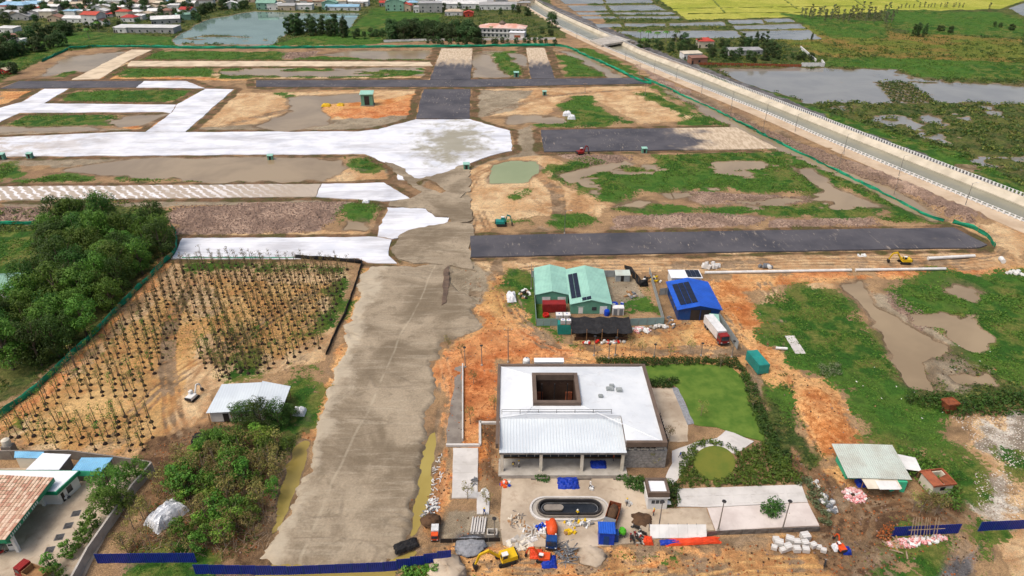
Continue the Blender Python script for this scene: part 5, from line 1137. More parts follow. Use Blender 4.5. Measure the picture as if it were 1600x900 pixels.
def crown_clumps(R_, z0, z1, n, cr, seed, shape=1.):
    q = random.Random(seed); out = []
    for i in range(n):
        f = (i+.5)/n; th = i*2.39996+q.uniform(-.4, .4); h = q.uniform(0, 1); rr = R_*math.sqrt(max(.05, 1-(abs(2*h-.75)/1.3)**2))*q.uniform(.45, 1.0)**shape
        c_ = cr*q.uniform(.7, 1.25); out.append((rr*math.cos(th), rr*math.sin(th), z0+(z1-z0)*h, c_, c_, c_*q.uniform(.65, .85)))
    return out
def trunk_mesh(h, r, seed, limbs=4, R_=2., fork=.5, mname='bark'):
    q = random.Random(seed); b = MB(); lean = Vector((q.uniform(-.06, .06), q.uniform(-.06, .06), 1)); pts = [lean*(h*f)+Vector((q.uniform(-.05, .05)*h*.3, q.uniform(-.05, .05)*h*.3, 0))*(f > 0) for f in (0, .3, .6, 1)]
    b.tube(pts, [r*1.25, r, r*.75, r*.35], 7)
    for i in range(limbs):
        a = i*2.4+q.random(); p0 = pts[1].lerp(pts[2], q.uniform(0, 1) if fork else .5); p1 = p0+Vector((math.cos(a)*R_*.5, math.sin(a)*R_*.5, h*.25)); p2 = p1+Vector((math.cos(a)*R_*.35, math.sin(a)*R_*.35, h*.22)); b.tube([p0, p1, p2], [r*.5, r*.32, r*.12], 5)
    return b.mesh('trunk', MATS[mname])
class Tree:
    def __init__(s, name, H, R_, z0, n, leaf, lm, seeds, cr=None, nl=40, tr=.22, bark='bark', limbs=4, shape=1.):
        s.name = name; s.var = []
        for sd in seeds: s.var.append((trunk_mesh(H*.85, tr, sd, limbs, R_, mname=bark), leaves(crown_clumps(R_, z0, H-.3, n, cr or R_*.38, sd, shape), nl, leaf, sd+1).mesh('crown', MATS[lm])))
    def put(s, loc, scale, label, group, cat='tree', i=None, rz=None, sz=None):
        tm, cm = s.var[rnd.randrange(len(s.var)) if i is None else i]
        t = thing(s.name, label, cat, loc, rnd.uniform(0, 6.28) if rz is None else rz, group); t.scale = (scale, scale, sz or scale); obj('trunk', tm, t); obj('crown', cm, t); return t
big = Tree('broadleaf_tree', 10.5, 4.4, 2.2, 26, .42, 'leaf_dark', (11, 12, 13, 14), 1.75, 150, .3); bigl = Tree('broadleaf_tree', 9.5, 4.0, 2.0, 24, .42, 'leaf_mid', (15, 16, 17), 1.65, 150, .28)
small = Tree('young_tree', 5.0, 1.7, 1.5, 20, .34, 'leaf_mid', (21, 22, 23), .7, 36, .09, 'bark_pale'); smalll = Tree('young_tree', 4.8, 1.6, 1.5, 20, .34, 'leaf_light', (24, 25), .7, 36, .09, 'bark_pale')
cone = Tree('trimmed_tree', 4.4, 1.5, .5, 22, .32, 'leaf_mid', (27, 28), .62, 50, .1)
far = Tree('far_tree', 11, 4.2, 1.0, 26, .9, 'leaf_far', (31, 32, 33, 34), 1.9, 60, .3); slim = Tree('casuarina_tree', 13, 2.2, 1.0, 24, .8, 'leaf_far', (36, 37, 38), 1.2, 50, .2); slimg = Tree('casuarina_tree', 11, 1.7, 1.5, 18, .8, 'leaf_grey', (39, 40), .9, 18, .18, 'bark_pale', shape=.7)
airy = Tree('airy_tree', 6.0, 1.7, 2.4, 13, .3, 'leaf_dry', (41, 42, 43), .6, 20, .08, 'bark_pale', 6)
def poly_spots(px, step, seed, jit=.35):
    poly = GP(px); q = random.Random(seed); xs = [p_[0] for p_ in poly]; ys = [p_[1] for p_ in poly]; out = []; r = 0; y = min(ys)
    while y < max(ys):
        x = min(xs)+(step*.5 if r % 2 else 0)
        while x < max(xs):
            a, b_ = x+q.uniform(-jit, jit)*step, y+q.uniform(-jit, jit)*step
            if inpoly(a, b_, poly): out.append((a, b_))
            x += step
        y += step*.87; r += 1
    return out
def at(x, y): return Vector((x, y, ground_z(x, y)-.05))
# the grove left of the nursery
for x, y in poly_spots([(72,372),(110,350),(262,372),(268,388),(235,430),(190,478),(135,536),(60,590),(-30,600),(-30,540),(40,480),(80,430)], 6.2, 3):
    k = rnd.random(); (big if k < .45 else bigl).put(at(x, y), (sc__ := rnd.uniform(.75, 1.15)), 'dense green tree in the grove left of the sapling nursery', 'grove beside the nursery', sz=sc__*rnd.uniform(1., 1.3))
for px, py, s in ((93, 398, 1.15), (85, 408, 1.0), (60, 438, .7), (248, 362, .7)): big.put(stand(px, py), s, 'tall dark tree on the far side of the grove', 'tall trees at the grove edge')
# nursery saplings
def sapling_var(seed, H, leafy, lm='leaf_dry'):
    q = random.Random(seed); b = MB(); top = Vector((q.uniform(-.5, .1), q.uniform(-.2, .3), H)); mid = top*.5+Vector((q.uniform(-.1, .1), q.uniform(-.1, .1), 0)); b.tube([(0, 0, .3), mid, top], [.085, .07, .03], 4); ends = [top]
    for i in range(5):
        p0 = mid.lerp(top, .25+.15*i); a = q.uniform(0, 6.28); e = p0+Vector((math.cos(a)*.55, math.sin(a)*.55, .5)); b.tube([p0, e], [.04, .02], 3); ends.append(e)
    tm = b.mesh('trunk', MATS['bark']); cl_ = [(e.x, e.y, e.z, .48, .48, .45) for e in ends]+[(mid.x*f, mid.y*f, 1.0+f*1.6, .4, .4, .7) for f in (.4, 1.0)]; cm = leaves(cl_, int(leafy*1.1)+1, .26, seed).mesh('crown', MATS[lm])
    rm = MB().blob((0, 0, .15), (.43, .43, .34), seed, 8, 4, .15).mesh('root_ball', MATS['root_ball']); return tm, cm, rm
SV = [sapling_var(50, 5.0, 5), sapling_var(51, 5.6, 8, 'leaf_mid'), sapling_var(52, 4.6, 4), sapling_var(53, 5.2, 9, 'leaf_dry'), sapling_var(54, 5.0, 12, 'leaf_mid'), sapling_var(55, 5.8, 3)]
nur = [(-10,690),(60,630),(160,530),(275,415),(300,408),(545,420),(530,470),(500,545),(450,570),(400,585),(340,600),(300,575),(265,600),(240,640),(245,690),(230,705),(0,705)]
gap = GP([(232,600),(262,560),(290,510),(330,500),(300,560),(300,620),(330,600),(330,660),(300,700),(250,700),(240,640)])
gap2 = GP([(60,650),(100,630),(235,625),(240,645),(60,662)])
spots = [(x, y) for x, y in poly_spots(nur, 2.45, 8, .2) if not inpoly(x, y, gap) and not inpoly(x, y, gap2) and rnd.random() > .06]
spots += [(x, y) for x, y in poly_spots([(330,520),(400,510),(420,560),(400,590),(340,590)], 2.4, 9, .4)]
spots.sort(key=lambda p_: p_[1]); print('saplings', len(spots))
stuff_b = [MB(), MB(), MB()]
for i, (x, y) in enumerate(spots):
    v = SV[rnd.randrange(6)]; s_ = rnd.uniform(.8, 1.15); rz = rnd.uniform(-.5, .5)
    if i < 300:
        t = thing('nursery_sapling', 'thin staked sapling with a dark root ball in the sandy nursery', 'sapling', at(x, y), rz, 'saplings in nursery rows'); t.scale = (s_,)*3
        obj('trunk', v[0], t); obj('crown', v[1], t); obj('root_ball', v[2], t)
    else:
        k_, q_ = math.cos(rz)*s_, math.sin(rz)*s_; z = ground_z(x, y)
        for b, m_ in zip(stuff_b, v): b.add([(x+c.co.x*k_-c.co.y*q_, y+c.co.x*q_+c.co.y*k_, z+c.co.z*s_) for c in m_.vertices], [tuple(f.vertices) for f in m_.polygons])
o = stuff_b[0].build('far_saplings', MATS['bark']); stuff_mats = ['bark', 'leaf_dry', 'root_ball']
bb = MB(); ranges = []
for b in stuff_b: ranges.append(len(b.f)); bb.add(b.v, b.f)
bpy.data.objects.remove(o); o = bb.build('far_saplings', MATS['bark']); o.data.materials.append(MATS['leaf_dry']); o.data.materials.append(MATS['root_ball'])
mi = [0]*ranges[0]+[1]*ranges[1]+[2]*ranges[2]; o.data.polygons.foreach_set('material_index', mi[:len(o.data.polygons)]); tag(o, 'far rows of thin saplings near the white road', 'saplings', kind='stuff')
# young wood at the foot of the nursery
for x, y in poly_spots([(245,800),(300,720),(330,690),(455,690),(445,760),(405,850),(310,872),(250,868)], 2.5, 12, .45):
    if (Vector((x, y))-G(264, 812).xy).length < 3.6: continue
    k = rnd.random(); (small if k < .46 else smalll if k < .58 else airy).put(at(x, y), rnd.uniform(.7, 1.25), 'bushy young tree in the tangled wood left of the sand road', 'young wood left of the sand road')
for x, y in poly_spots([(165,870),(235,790),(262,720),(300,700),(290,790),(270,860)], 2.8, 13, .45):
  if (Vector((x, y))-G(264, 812).xy).length > 3.4: airy.put(at(x, y), rnd.uniform(.6, 1.), 'dry thin tree between the station wall and the young wood', 'dry thin trees by the station wall')
for i, (px, py, s) in enumerate(((172, 806, 1.0), (199, 792, .7), (178, 775, 1.2), (216, 750, .9))): bigl.put(stand(px, py), s*.62, ['light green tree nearest the forecourt grates', 'light green tree against the slanting station wall', 'tallest light green tree by the station sheds', 'dark tree at the top corner of the station wall'][i], 'trees inside the station wall')
for i, (px, py, s) in enumerate(((146, 828, 1.0), (132, 850, .95), (110, 870, .85), (82, 893, .9), (92, 912, .9))): cone.put(stand(px, py), s, '%s rounded forecourt tree from the station sheds downward' % ORD[i], 'rounded forecourt trees')
for i, (px, py, s) in enumerate(((382, 664, .9), (410, 670, 1.05), (436, 666, .95), (456, 656, .6))): big.put(stand(px, py), s*.62, '%s dark tree from the left in front of the nursery shed' % ORD[i], 'trees before the nursery shed')
# garden trees
gt = [(700,545),(722,560),(740,600),(735,660),(730,780),(760,790),(772,640),(1002,556),(1047,557),(1078,553),(985,548),(1045,688),(1020,728),(1125,575),(1175,640),(1095,650)]
for i, (px, py) in enumerate(gt): airy.put(stand(px, py), .72, 'spindly newly planted tree, %s from the left around the pavilion' % ORD[sorted(gt).index((px, py))], 'new garden trees around the pavilion')
def hedge(name, label, px, h, step, lm, seed, leaf=.36, n=42, cr=.75, cat='hedge'):
    t = thing(name, label, cat); cl_ = []
    for x, y in poly_spots(px, step, seed, .4): hh = h*rnd.uniform(.6, 1.15); cl_ += [(x, y, ground_z(x, y)+.1+hh*.5, cr, cr, hh*.55)]
    b = MB(); 
    for c in cl_: b.tube([(c[0], c[1], ground_z(c[0], c[1])-.1), (c[0], c[1], c[2])], .05, 3)
    part(b, 'stems', 'bark', t)['kind'] = 'stuff'; part(leaves(cl_, n, leaf, seed), 'foliage', lm, t); return t
hedge('garden_hedge', 'green hedge along the far edge of the lawn', [(932,562),(1000,560),(1150,562),(1168,584),(1155,578),(1100,570),(1005,573),(935,568)], 1.0, .9, 'leaf_dark', 61)
hedge('garden_hedge', 'broad hedge curving down the right side of the lawn', [(1152,570),(1176,596),(1192,640),(1215,690),(1235,720),(1215,735),(1196,690),(1176,650),(1162,600)], 1.1, .9, 'leaf_dark', 62)
hedge('garden_hedge', 'dark clump hedge at the near left corner of the lawn', [(1012,596),(1058,594),(1056,606),(1014,606)], 1.3, .8, 'leaf_dark', 63)
hedge('garden_shrubs', 'dense shrub bed around the round lawn', [(1060,752),(1070,705),(1090,692),(1145,700),(1190,690),(1235,725),(1250,757),(1060,764),(1050,790),(1040,790),(1045,760)], 1.0, 1.0, 'leaf_mid', 64, cat='shrubs') if False else None
rl = GP(ellipse(1116, 724, 35, 29)); t = thing('garden_shrubs', 'dense shrub bed wrapped around the round lawn', 'shrubs'); cl_ = []
for x, y in poly_spots([(1058,762),(1068,708),(1088,692),(1120,690),(1160,705),(1196,692),(1238,725),(1252,757)], .95, 65, .4):
    if not inpoly(x, y, rl): cl_.append((x, y, .55, .62, .62, rnd.uniform(.4, .75)))
part(leaves(cl_, 40, .38, 66), 'foliage', 'leaf_mid', t); b = MB()
for c in cl_: b.tube([(c[0], c[1], -.1), (c[0], c[1], .5)], .04, 3)
part(b, 'stems', 'bark', t)['kind'] = 'stuff'
hedge('garden_shrubs', 'narrow dark shrub strip beside the guard house', [(1042,752),(1062,760),(1058,790),(1038,794)], 1.1, .8, 'leaf_dark', 67, cat='shrubs')
hedge('round_shrub', 'round shrub clump in the pinkish apron', ellipse(1206, 797, 15, 13), 1.8, .8, 'leaf_dark', 68, cat='shrub')
hedge('garden_shrubs', 'leafy planting strip along the right end of the aprons', [(1242,752),(1268,745),(1288,775),(1300,830),(1285,825),(1265,780)], .9, 1.3, 'leaf_grey', 69, cat='shrubs')
hedge('planter_shrubs', 'low shrubs in the planters before the pavilion', [(838,745),(855,745),(855,752),(838,752)], .6, .6, 'leaf_dark', 70, cat='shrubs')
hedge('planter_shrubs', 'low shrubs in the bed left of the guard house', [(962,745),(1008,745),(1008,770),(985,768)], .8, .8, 'leaf_dark', 71, cat='shrubs')
hedge('bush_belt', 'dark bush belt above the pale rubble at right', [(1415,618),(1480,622),(1500,632),(1600,612),(1680,620),(1680,650),(1600,648),(1500,655),(1420,632)], 2.2, 1.4, 'leaf_dark', 72, .5, 36, 1.1, cat='bushes')
hedge('bush_clump', 'rough bushes behind the turquoise hut', [(1330,715),(1440,712),(1480,735),(1500,760),(1505,800),(1470,800),(1440,760)], 1.7, 1.6, 'leaf_mid', 73, .48, 30, 1.1, cat='bushes')
hedge('bush_clump', 'grey thorny bush beside the clay heap', [(1278,572),(1310,570),(1312,590),(1280,592)], 1.3, 1.0, 'leaf_grey', 74, .35, 22, .8, cat='bush')
hedge('shrub_mound', 'leafy bush in front of the blue hoarding foot', [(625,890),(668,884),(690,900),(640,915)], .9, .8, 'weed', 75, .4, 34, .7, cat='bush')
for i, (px, py) in enumerate(((1425,800),(1436,805),(1448,802),(1460,806),(1442,795),(1470,800))): airy.put(stand(px, py), .8, '%s of the six roped thin trees behind the right hoarding' % ORD[sorted([1425,1436,1448,1460,1442,1470]).index(px)], 'roped trees by the right hoarding')
# ------------------------------------------------------------------ far trees
GT = 'trees around the far town'
def row(tr, px, n, s, label, group, jx=4, jy=2, seed=0):
    q = random.Random(seed+n)
    for i in range(n):
        f = (i+.5)/n*(len(px)-1); k = min(int(f), len(px)-2); f -= k; x = px[k][0]*(1-f)+px[k+1][0]*f+q.uniform(-jx, jx); y = px[k][1]*(1-f)+px[k+1][1]*f+q.uniform(-jy, jy)
        tr.put(stand(x, y), s*q.uniform(.75, 1.2), label, group)
row(slim, [(443,54),(500,56),(545,58)], 20, 1.0, 'slim dark tree on the lake spit', 'trees on the lake spit'); row(slim, [(448,50),(540,53)], 20, 1.0, 'slim dark tree on the lake spit', 'trees on the lake spit', seed=4)
row(far, [(548,60),(600,58)], 6, .55, 'rounded tree between lake spit and villa hedge', 'trees beside the lake spit')
row(far, [(605,62),(700,63),(750,66)], 20, 1.0, 'dark tree in the belt left of the white mansion', 'tree belt by the mansion'); row(far, [(605,55),(745,58)], 20, 1.05, 'dark tree in the belt left of the white mansion', 'tree belt by the mansion', seed=3)
row(far, [(660,69),(868,69)], 22, .42, 'low tree in the hedge line before the mansion', 'hedge line before the mansion')
row(far, [(800,20),(832,26)], 4, .7, 'dark tree beside the mansion near the canal', 'trees near the mansion'); far.put(stand(862, 44), 1.2, 'large dark round tree standing at the canal road', None); row(far, [(845,52),(870,56)], 3, .5, 'low tree beneath the large canal road tree', 'low trees by the canal road')
row(far, [(0,96),(20,90),(60,80),(110,70)], 16, .85, 'dense tree on the far left bank of the town', 'left bank trees'); row(far, [(0,78),(50,66),(100,52),(112,58)], 14, .95, 'dense tree on the far left bank of the town', 'left bank trees', seed=2)
row(far, [(100,48),(160,46)], 6, .5, 'small tree behind the long white sheds', 'small trees behind the long sheds')
row(far, [(0,30),(60,28),(120,20),(170,28),(240,20),(300,28),(320,22),(380,12)], 40, .85, 'rounded tree among the town houses', GT, 8, 9); row(far, [(150,40),(200,45),(240,30),(290,32)], 10, .6, 'rounded tree among the town houses', GT, 8, 5, 8)
row(far, [(0,10),(120,8),(260,10),(380,4)], 30, .85, 'rounded tree among the town houses', GT, 8, 6, 5); row(far, [(10,18),(120,24),(250,16),(300,20)], 40, .75, 'leafy tree squeezed between the packed town roofs', 'trees between the packed roofs', 8, 8, 15); row(far, [(300,28),(345,16),(395,14)], 9, .7, 'dark tree on the near lake shore of the town', 'lake shore trees')
row(far, [(0,118),(30,112)], 4, .6, 'low tree beside the small house at the left edge', 'trees at the left edge')
row(far, [(470,18),(560,16)], 5, .35, 'bush at the water edge of the lake houses', 'lake edge bushes'); row(far, [(640,14),(720,20),(800,16)], 10, .5, 'tree between the houses behind the mansion', 'trees behind the mansion', 6, 6)
row(far, [(1000,72),(1060,82),(1130,92),(1200,98)], 18, .62, 'green tree on the canal-side homestead', 'homestead trees', 8, 5); row(far, [(1040,66),(1100,72),(1200,76),(1215,88)], 16, .6, 'green tree on the canal-side homestead', 'homestead trees', 8, 4, 6); row(slim, [(1150,76),(1200,70)], 6, .7, 'slim tree behind the homestead', 'slim homestead trees')
row(far, [(1205,92),(1270,96)], 7, .4, 'low bush beside the white bank wall', 'bushes beside the bank wall')
row(slimg, [(1255,28),(1300,30),(1350,32),(1400,34)], 34, .8, 'grey-green feathery tree in the row below the yellow fields', 'feathery tree row', 6, 5); row(slimg, [(1250,26),(1410,20)], 14, .8, 'grey-green feathery tree in the row below the yellow fields', 'feathery tree row', 6, 3, 7)
row(slimg, [(1405,14),(1510,12)], 16, .5, 'thin brownish tree on the far field bank', 'thin field bank trees', 3, 1); slimg.put(stand(1545, 16), .7, 'lone thin brownish tree on the yellow field edge', None)
row(slim, [(1422,58),(1448,56)], 5, .7, 'dark slim tree in the clump amid the meadow', 'meadow clump'); row(far, [(1465,52),(1490,52)], 4, .45, 'grey bush right of the meadow clump', 'meadow bushes'); row(far, [(1550,44),(1590,48)], 4, .4, 'low bush at the right meadow edge', 'right meadow bushes'); row(slim, [(1260,60),(1275,62)], 2, .4, 'small dark tree at the paddy corner', 'paddy corner trees')
fr_ = MB(); q = random.Random(2)     # coconut palms
for k in range(11):
    a = k*.571+q.uniform(-.2, .2); pts = [Vector((math.cos(a)*r, math.sin(a)*r, 7+.9*r-.42*r*r)) for r in (0, .8, 1.6, 2.4, 3.0)]; w_ = Vector((-math.sin(a), math.cos(a), -.25)); vs = []
    for i, p_ in enumerate(pts): ww = (.15, .5, .55, .4, .05)[i]; vs += [p_-w_*ww, p_+Vector((0, 0, .1)), p_+Vector((w_.x, w_.y, -w_.z*-1))*ww]
    fr_.add(vs, [(i*3+j, i*3+j+1, i*3+j+4, i*3+j+3) for i in range(4) for j in range(2)])
pt_, pc_ = MB().tube([(0, 0, 0), (.2, .1, 3.5), (.1, 0, 7)], [.22, .16, .12], 6).mesh('trunk', MATS['bark_pale']), fr_.mesh('crown', MATS['leaf_mid'])
pal_px = [(768, 58), (776, 56), (1000, 66), (1012, 67), (1026, 68), (1040, 66), (1056, 66), (1006, 78), (100, 56), (140, 62), (155, 50)]
for i, (px, py) in enumerate(sorted(pal_px)):
    t = thing('coconut_palm', '%s coconut palm from the left across the far edge of the site' % ORD[i], 'palm', stand(px, py), rnd.uniform(0, 6), 'far coconut palms'); t.scale = (1.1,)*3; obj('trunk', pt_, t); obj('crown', pc_, t)
# ------------------------------------------------------------------ uncountable ground cover as single masses
def scatter(name, label, bases, pts, scales, mnames, seed, kind='stuff', flatz=1.):
    r = np.random.RandomState(seed); V, FQ, MI = [], [], []; off = 0; pick = r.randint(0, len(bases), len(pts)); P_ = np.array(pts, np.float32); S_ = np.array(scales, np.float32)
    for bi, b in enumerate(bases):
        idx = np.nonzero(pick == bi)[0]
        if len(idx) == 0: continue
        bv = np.array(b.v, np.float32); bf = np.array(b.f, np.int32); a = r.rand(len(idx))*6.283; c, s_ = np.cos(a)[:, None], np.sin(a)[:, None]; sc_ = S_[idx][:, None]
        x = (bv[None, :, 0]*c-bv[None, :, 1]*s_)*sc_+P_[idx, 0:1]; y = (bv[None, :, 0]*s_+bv[None, :, 1]*c)*sc_+P_[idx, 1:2]; z_ = bv[None, :, 2]*sc_*flatz+P_[idx, 2:3]
        V.append(np.stack([x, y, z_], -1).reshape(-1, 3)); f = bf[None]+(np.arange(len(idx))*len(bv))[:, None, None]+off; FQ.append(f.reshape(-1, 4)); off += len(idx)*len(bv); MI.append(np.repeat(r.randint(0, len(mnames), len(idx)), len(bf)))
    V = np.concatenate(V); FQ = np.concatenate(FQ); m_ = bpy.data.meshes.new(name); m_.vertices.add(len(V)); m_.vertices.foreach_set('co', V.ravel()); m_.loops.add(FQ.size); m_.loops.foreach_set('vertex_index', FQ.ravel().astype(np.int32)); m_.polygons.add(len(FQ)); m_.polygons.foreach_set('loop_start', np.arange(0, FQ.size, 4, dtype=np.int32))
    for k in mnames: m_.materials.append(MATS[k])
    m_.polygons.foreach_set('material_index', np.concatenate(MI).astype(np.int32)); m_.update(); m_.validate(); o = obj(name, m_); tag(o, label, None, kind=kind); return o
def tuft(seed, n=6, h=.42, w=.36):
    q = random.Random(seed); b = MB()
    for i in range(n):
        a = q.uniform(0, 6.28); d = Vector((math.cos(a), math.sin(a), 0)); t_ = Vector((-d.y, d.x, 0))*w*q.uniform(.25, .5); p0 = d*q.uniform(0, .15); p1 = d*w*q.uniform(.5, 1.)+Vector((0, 0, h*q.uniform(.25, .7)))
        b.add([p0-t_*.5, p0+t_*.5, p1+t_*.6, p1-t_*.6], [(0, 1, 2, 3)])
    return b
def sample(kind, n, seed, lo=.3, cond=None, poly=None, zmin=-.2):
    r = np.random.RandomState(seed); m_ = (ATTR[kind] > lo) & (Z > zmin) & (SK == 0) & (DIST < 850) & (cd < -16) & (pd < -1.5) & (ATTR['paddy'] < -2) & (np.abs(X) < .8*(Y*.872+46)+8) & (sheetd < -.3)
    if cond is not None: m_ &= cond
    idx = np.nonzero(m_)[0]
    if len(idx) == 0: return np.zeros((0, 3))
    wgt = np.where(Y[idx] < 165, .42**2, np.where(Y[idx] < 320, .72**2, np.where(Y[idx] < 560, 1.69, 6.25)))/np.clip(DIST[idx]/120, .7, 9)**1.5; wgt /= wgt.sum()
    ch = r.choice(idx, min(n, len(idx)), replace=False, p=wgt); return np.stack([X[ch]+r.uniform(-.4, .4, len(ch)), Y[ch]+r.uniform(-.4, .4, len(ch)), Z[ch]-.03], -1)
TU = [tuft(i) for i in range(6)]
gnoise = fbm(X, Y, 5, 4, 151); pts = sample('grass', 72000, 1, .2, gnoise > .48); r_ = np.random.RandomState(9)
scatter('weeds', 'bright green weeds and rough grass over the damp plots', TU, pts, r_.uniform(.5, 1.15, len(pts))*np.clip(np.hypot(pts[:, 0], pts[:, 1])/200, .6, 1.6), ['weed', 'weed', 'weed_dark', 'weed'], 1)
pts = sample('scrub', 16000, 2, 0, (gnoise > .47) & ((ATTR['meadow'] < 0) | (gnoise > .56)) & (ATTR['grass'] < 1)); scatter('scrub_growth', 'dark scrub and bushes covering the rough land', [leaves([(0, 0, .35, .6, .6, .4)], 12, .36, i) for i in range(5)], pts, r_.uniform(.6, 1.5, len(pts))*np.clip(np.hypot(pts[:, 0], pts[:, 1])/220, .5, 1.8), ['weed_dark', 'leaf_far', 'leaf_dark', 'reed'], 2)
pts = sample('meadow', 9000, 3, 0, None); scatter('dry_grass', 'olive and russet dry grass in the meadow and nursery', TU, pts, r_.uniform(.5, 1.1, len(pts))*np.clip(np.hypot(pts[:, 0], pts[:, 1])/220, .5, 1.5), ['reed', 'weed_dark', 'reed'], 3)
def lump(seed, j=.3): return MB().blob((0, 0, .05), (.5, .42, .34), seed, 6, 3, j)
pts = sample('furrow', 7000, 4, .2, None, zmin=-.3); mat('clod', (156, 132, 116), (120, 100, 90), 1, .95, coord='World'); scatter('mud_clods', 'churned purple-brown mud clods', [lump(i) for i in range(4)], pts, r_.uniform(.3, .85, len(pts))*np.clip(np.hypot(pts[:, 0], pts[:, 1])/240, .6, 1.5), ['clod'], 4)
pts = sample('rubble', 1500, 5, -1, None); mat('stone_white', (222, 216, 206), (190, 182, 170), 1, .9, coord='World'); scatter('rubble_stones', 'pale rubble and litter strewn over the right corner', [lump(i+9, .4) for i in range(4)], pts, r_.uniform(.1, .4, len(pts)), ['stone_white', 'stone_white', 'clod'], 5)
pts = np.concatenate([sample('clay', 2600, 6, .2, None), sample('darkmud', 1500, 7, .2, None), sample('greysand', 500, 8, .5, None)]); mat('clod_clay', (176, 104, 58), (146, 90, 56), 1, .95, coord='World'); scatter('earth_clods', 'loose clay and earth clods on the churned tracks', [lump(i+20, .35) for i in range(4)], pts, r_.uniform(.12, .5, len(pts)), ['clod_clay', 'clod_clay', 'clod', 'soil_dark'], 6)
# dead sticks in the tangled wood and orchard rows in the pond
b = MB(); q = random.Random(44)
for x, y in poly_spots([(200,868),(260,780),(300,720),(450,700),(420,860),(300,874)], .95, 33, .5):
    a = q.uniform(0, 6.28); L = q.uniform(.6, 1.8); z = ground_z(x, y); b.tube([(x, y, z+.1), (x+math.cos(a)*L, y+math.sin(a)*L, z+q.uniform(.2, 2.4))], [.06, .025], 3)
tag(b.build('fallen_branches', MATS['dead_wood']), 'bare tangled branches on the ground of the young wood', None, kind='stuff')
pts = []; q = random.Random(3)
for x, y in poly_spots([(1368,128),(1420,128),(1468,161),(1395,161)], 2.0, 35, .3):
    if math.sin((x*.83+y*.36)*1.15) > -.1: pts.append((x, y, ground_z(x, y)))
scatter('orchard_plants', 'rows of low orchard plants on ridges in the pond', [leaves([(0, 0, .8, .9, .9, .9)], 16, .7, i) for i in range(3)], np.array(pts), np.full(len(pts), .8), ['leaf_far', 'weed_dark'], 8)
# ================================================================== canal works
def strip(name, label, L, Rr, zl, zr, m, n=1):
    """ribbon between two pixel polylines sampled together"""
    k = 40; 
    def samp(pl):
        P_ = [G(*q) for q in pl]; ds = [0]
        for i in range(len(P_)-1): ds.append(ds[-1]+(P_[i+1]-P_[i]).length)
        out = []
        for i in range(k+1):
            d = ds[-1]*i/k; j = max(0, min(len(P_)-2, next((a for a in range(len(ds)-1) if ds[a+1] >= d-1e-6), len(ds)-2))); out.append(P_[j].lerp(P_[j+1], (d-ds[j])/max(1e-6, ds[j+1]-ds[j])))
        return out
    a, c = samp(L), samp(Rr); b = MB(); vs = []
    for p_, q_ in zip(a, c): vs += [(p_.x, p_.y, zl), (q_.x, q_.y, zr), (q_.x, q_.y, zr-2.5), (p_.x, p_.y, zl-2.5)]
    fs = []
    for i in range(k): o = i*4; fs += [(o+0, o+1, o+5, o+4), (o+1, o+2, o+6, o+5), (o+3, o+0, o+4, o+7)]
    b.add(vs, fs); o = b.build(name, MATS[m]); bm = bmesh.new(); bm.from_mesh(o.data); bmesh.ops.recalc_face_normals(bm, faces=bm.faces); bm.to_mesh(o.data); bm.free()
    if sum(p_.normal.z*p_.area for p_ in o.data.polygons) < 0: o.data.flip_normals()
    return o, a, c
mat('canal_wall', (206, 196, 176), (184, 174, 154), .15, .85, coord='World', dirt=.3); mat('canal_path', (202, 182, 156), (182, 160, 134), .1, .9, coord='World', dirt=.35, dirtc=(150, 118, 88)); mat('rail_white', (238, 238, 236), (222, 222, 220), .5, .6, dirt=.1)
offp = lambda pl, dx, dy: [(x+dx*(.25+y/320), y+dy*(.25+y/320)) for x, y in pl]
wr, wa, wb = strip('canal_wall', 'x', CAN_R, offp(CAN_R, 2.4, -3), -.9, 1.3, 'canal_wall'); tag(wr, 'sloping cream concrete wall on the right bank of the canal', 'wall')
pr_, pa, pb = strip('canal_path', None, offp(CAN_L, -9, 10), CAN_L, .12, .14, 'canal_path'); struct(pr_, label='pale dirt path along the left bank of the canal')
wl, _, _ = strip('canal_wall', 'x', offp(CAN_L, -.6, .7), CAN_L, .45, .35, 'rail_white'); tag(wl, 'low white kerb wall on the left bank of the canal', 'wall')
def balustrade(label, line, h, sp, z0, t0, t1, side=0):
    t = thing('balustrade', label, 'railing', line[0]); o0 = line[0]; pm_ = MB().box(-.3, .3, -.16, .16, 0, h).mesh('baluster', MATS['rail_white']); ds = 0; n = 0; P_ = []
    for i in range(len(line)-1):
        a_, c_ = line[i], line[i+1]; L = (c_-a_).length; d = -ds % sp
        while d < L: P_.append((a_.lerp(c_, d/L), math.atan2((c_-a_).y, (c_-a_).x))); d += sp
        ds += L
    P_ = [(p_, a) for p_, a in P_ if p_.y > 170]; P_.sort(key=lambda v: v[0].y); rest = MB()
    for i, (p_, a) in enumerate(P_):
        if i < 150: o = obj('baluster', pm_, t); o.location = (p_.x-o0.x, p_.y-o0.y, z0); o.rotation_euler = (0, 0, a)
        elif p_.y < 620: rest.box(p_.x-o0.x-.14, p_.x-o0.x+.14, p_.y-o0.y-.14, p_.y-o0.y+.14, z0, z0+h)
    t.location = (o0.x, o0.y, 0)
    if rest.v: part(rest, 'far_balusters', 'rail_white', t)['kind'] = 'stuff'
    b = MB()
    for i in range(len(line)-1):
        a_, c_ = line[i]-o0, line[i+1]-o0
        for zz_ in (z0+h*.95,): b.tube([(a_.x, a_.y, zz_), (c_.x, c_.y, zz_)], .07, 4)
    part(b, 'handrail', 'rail_white', t); return t
balustrade('white balustrade on top of the cream right canal wall', wb, 1.3, 1.6, 1.28, 0, 1); 
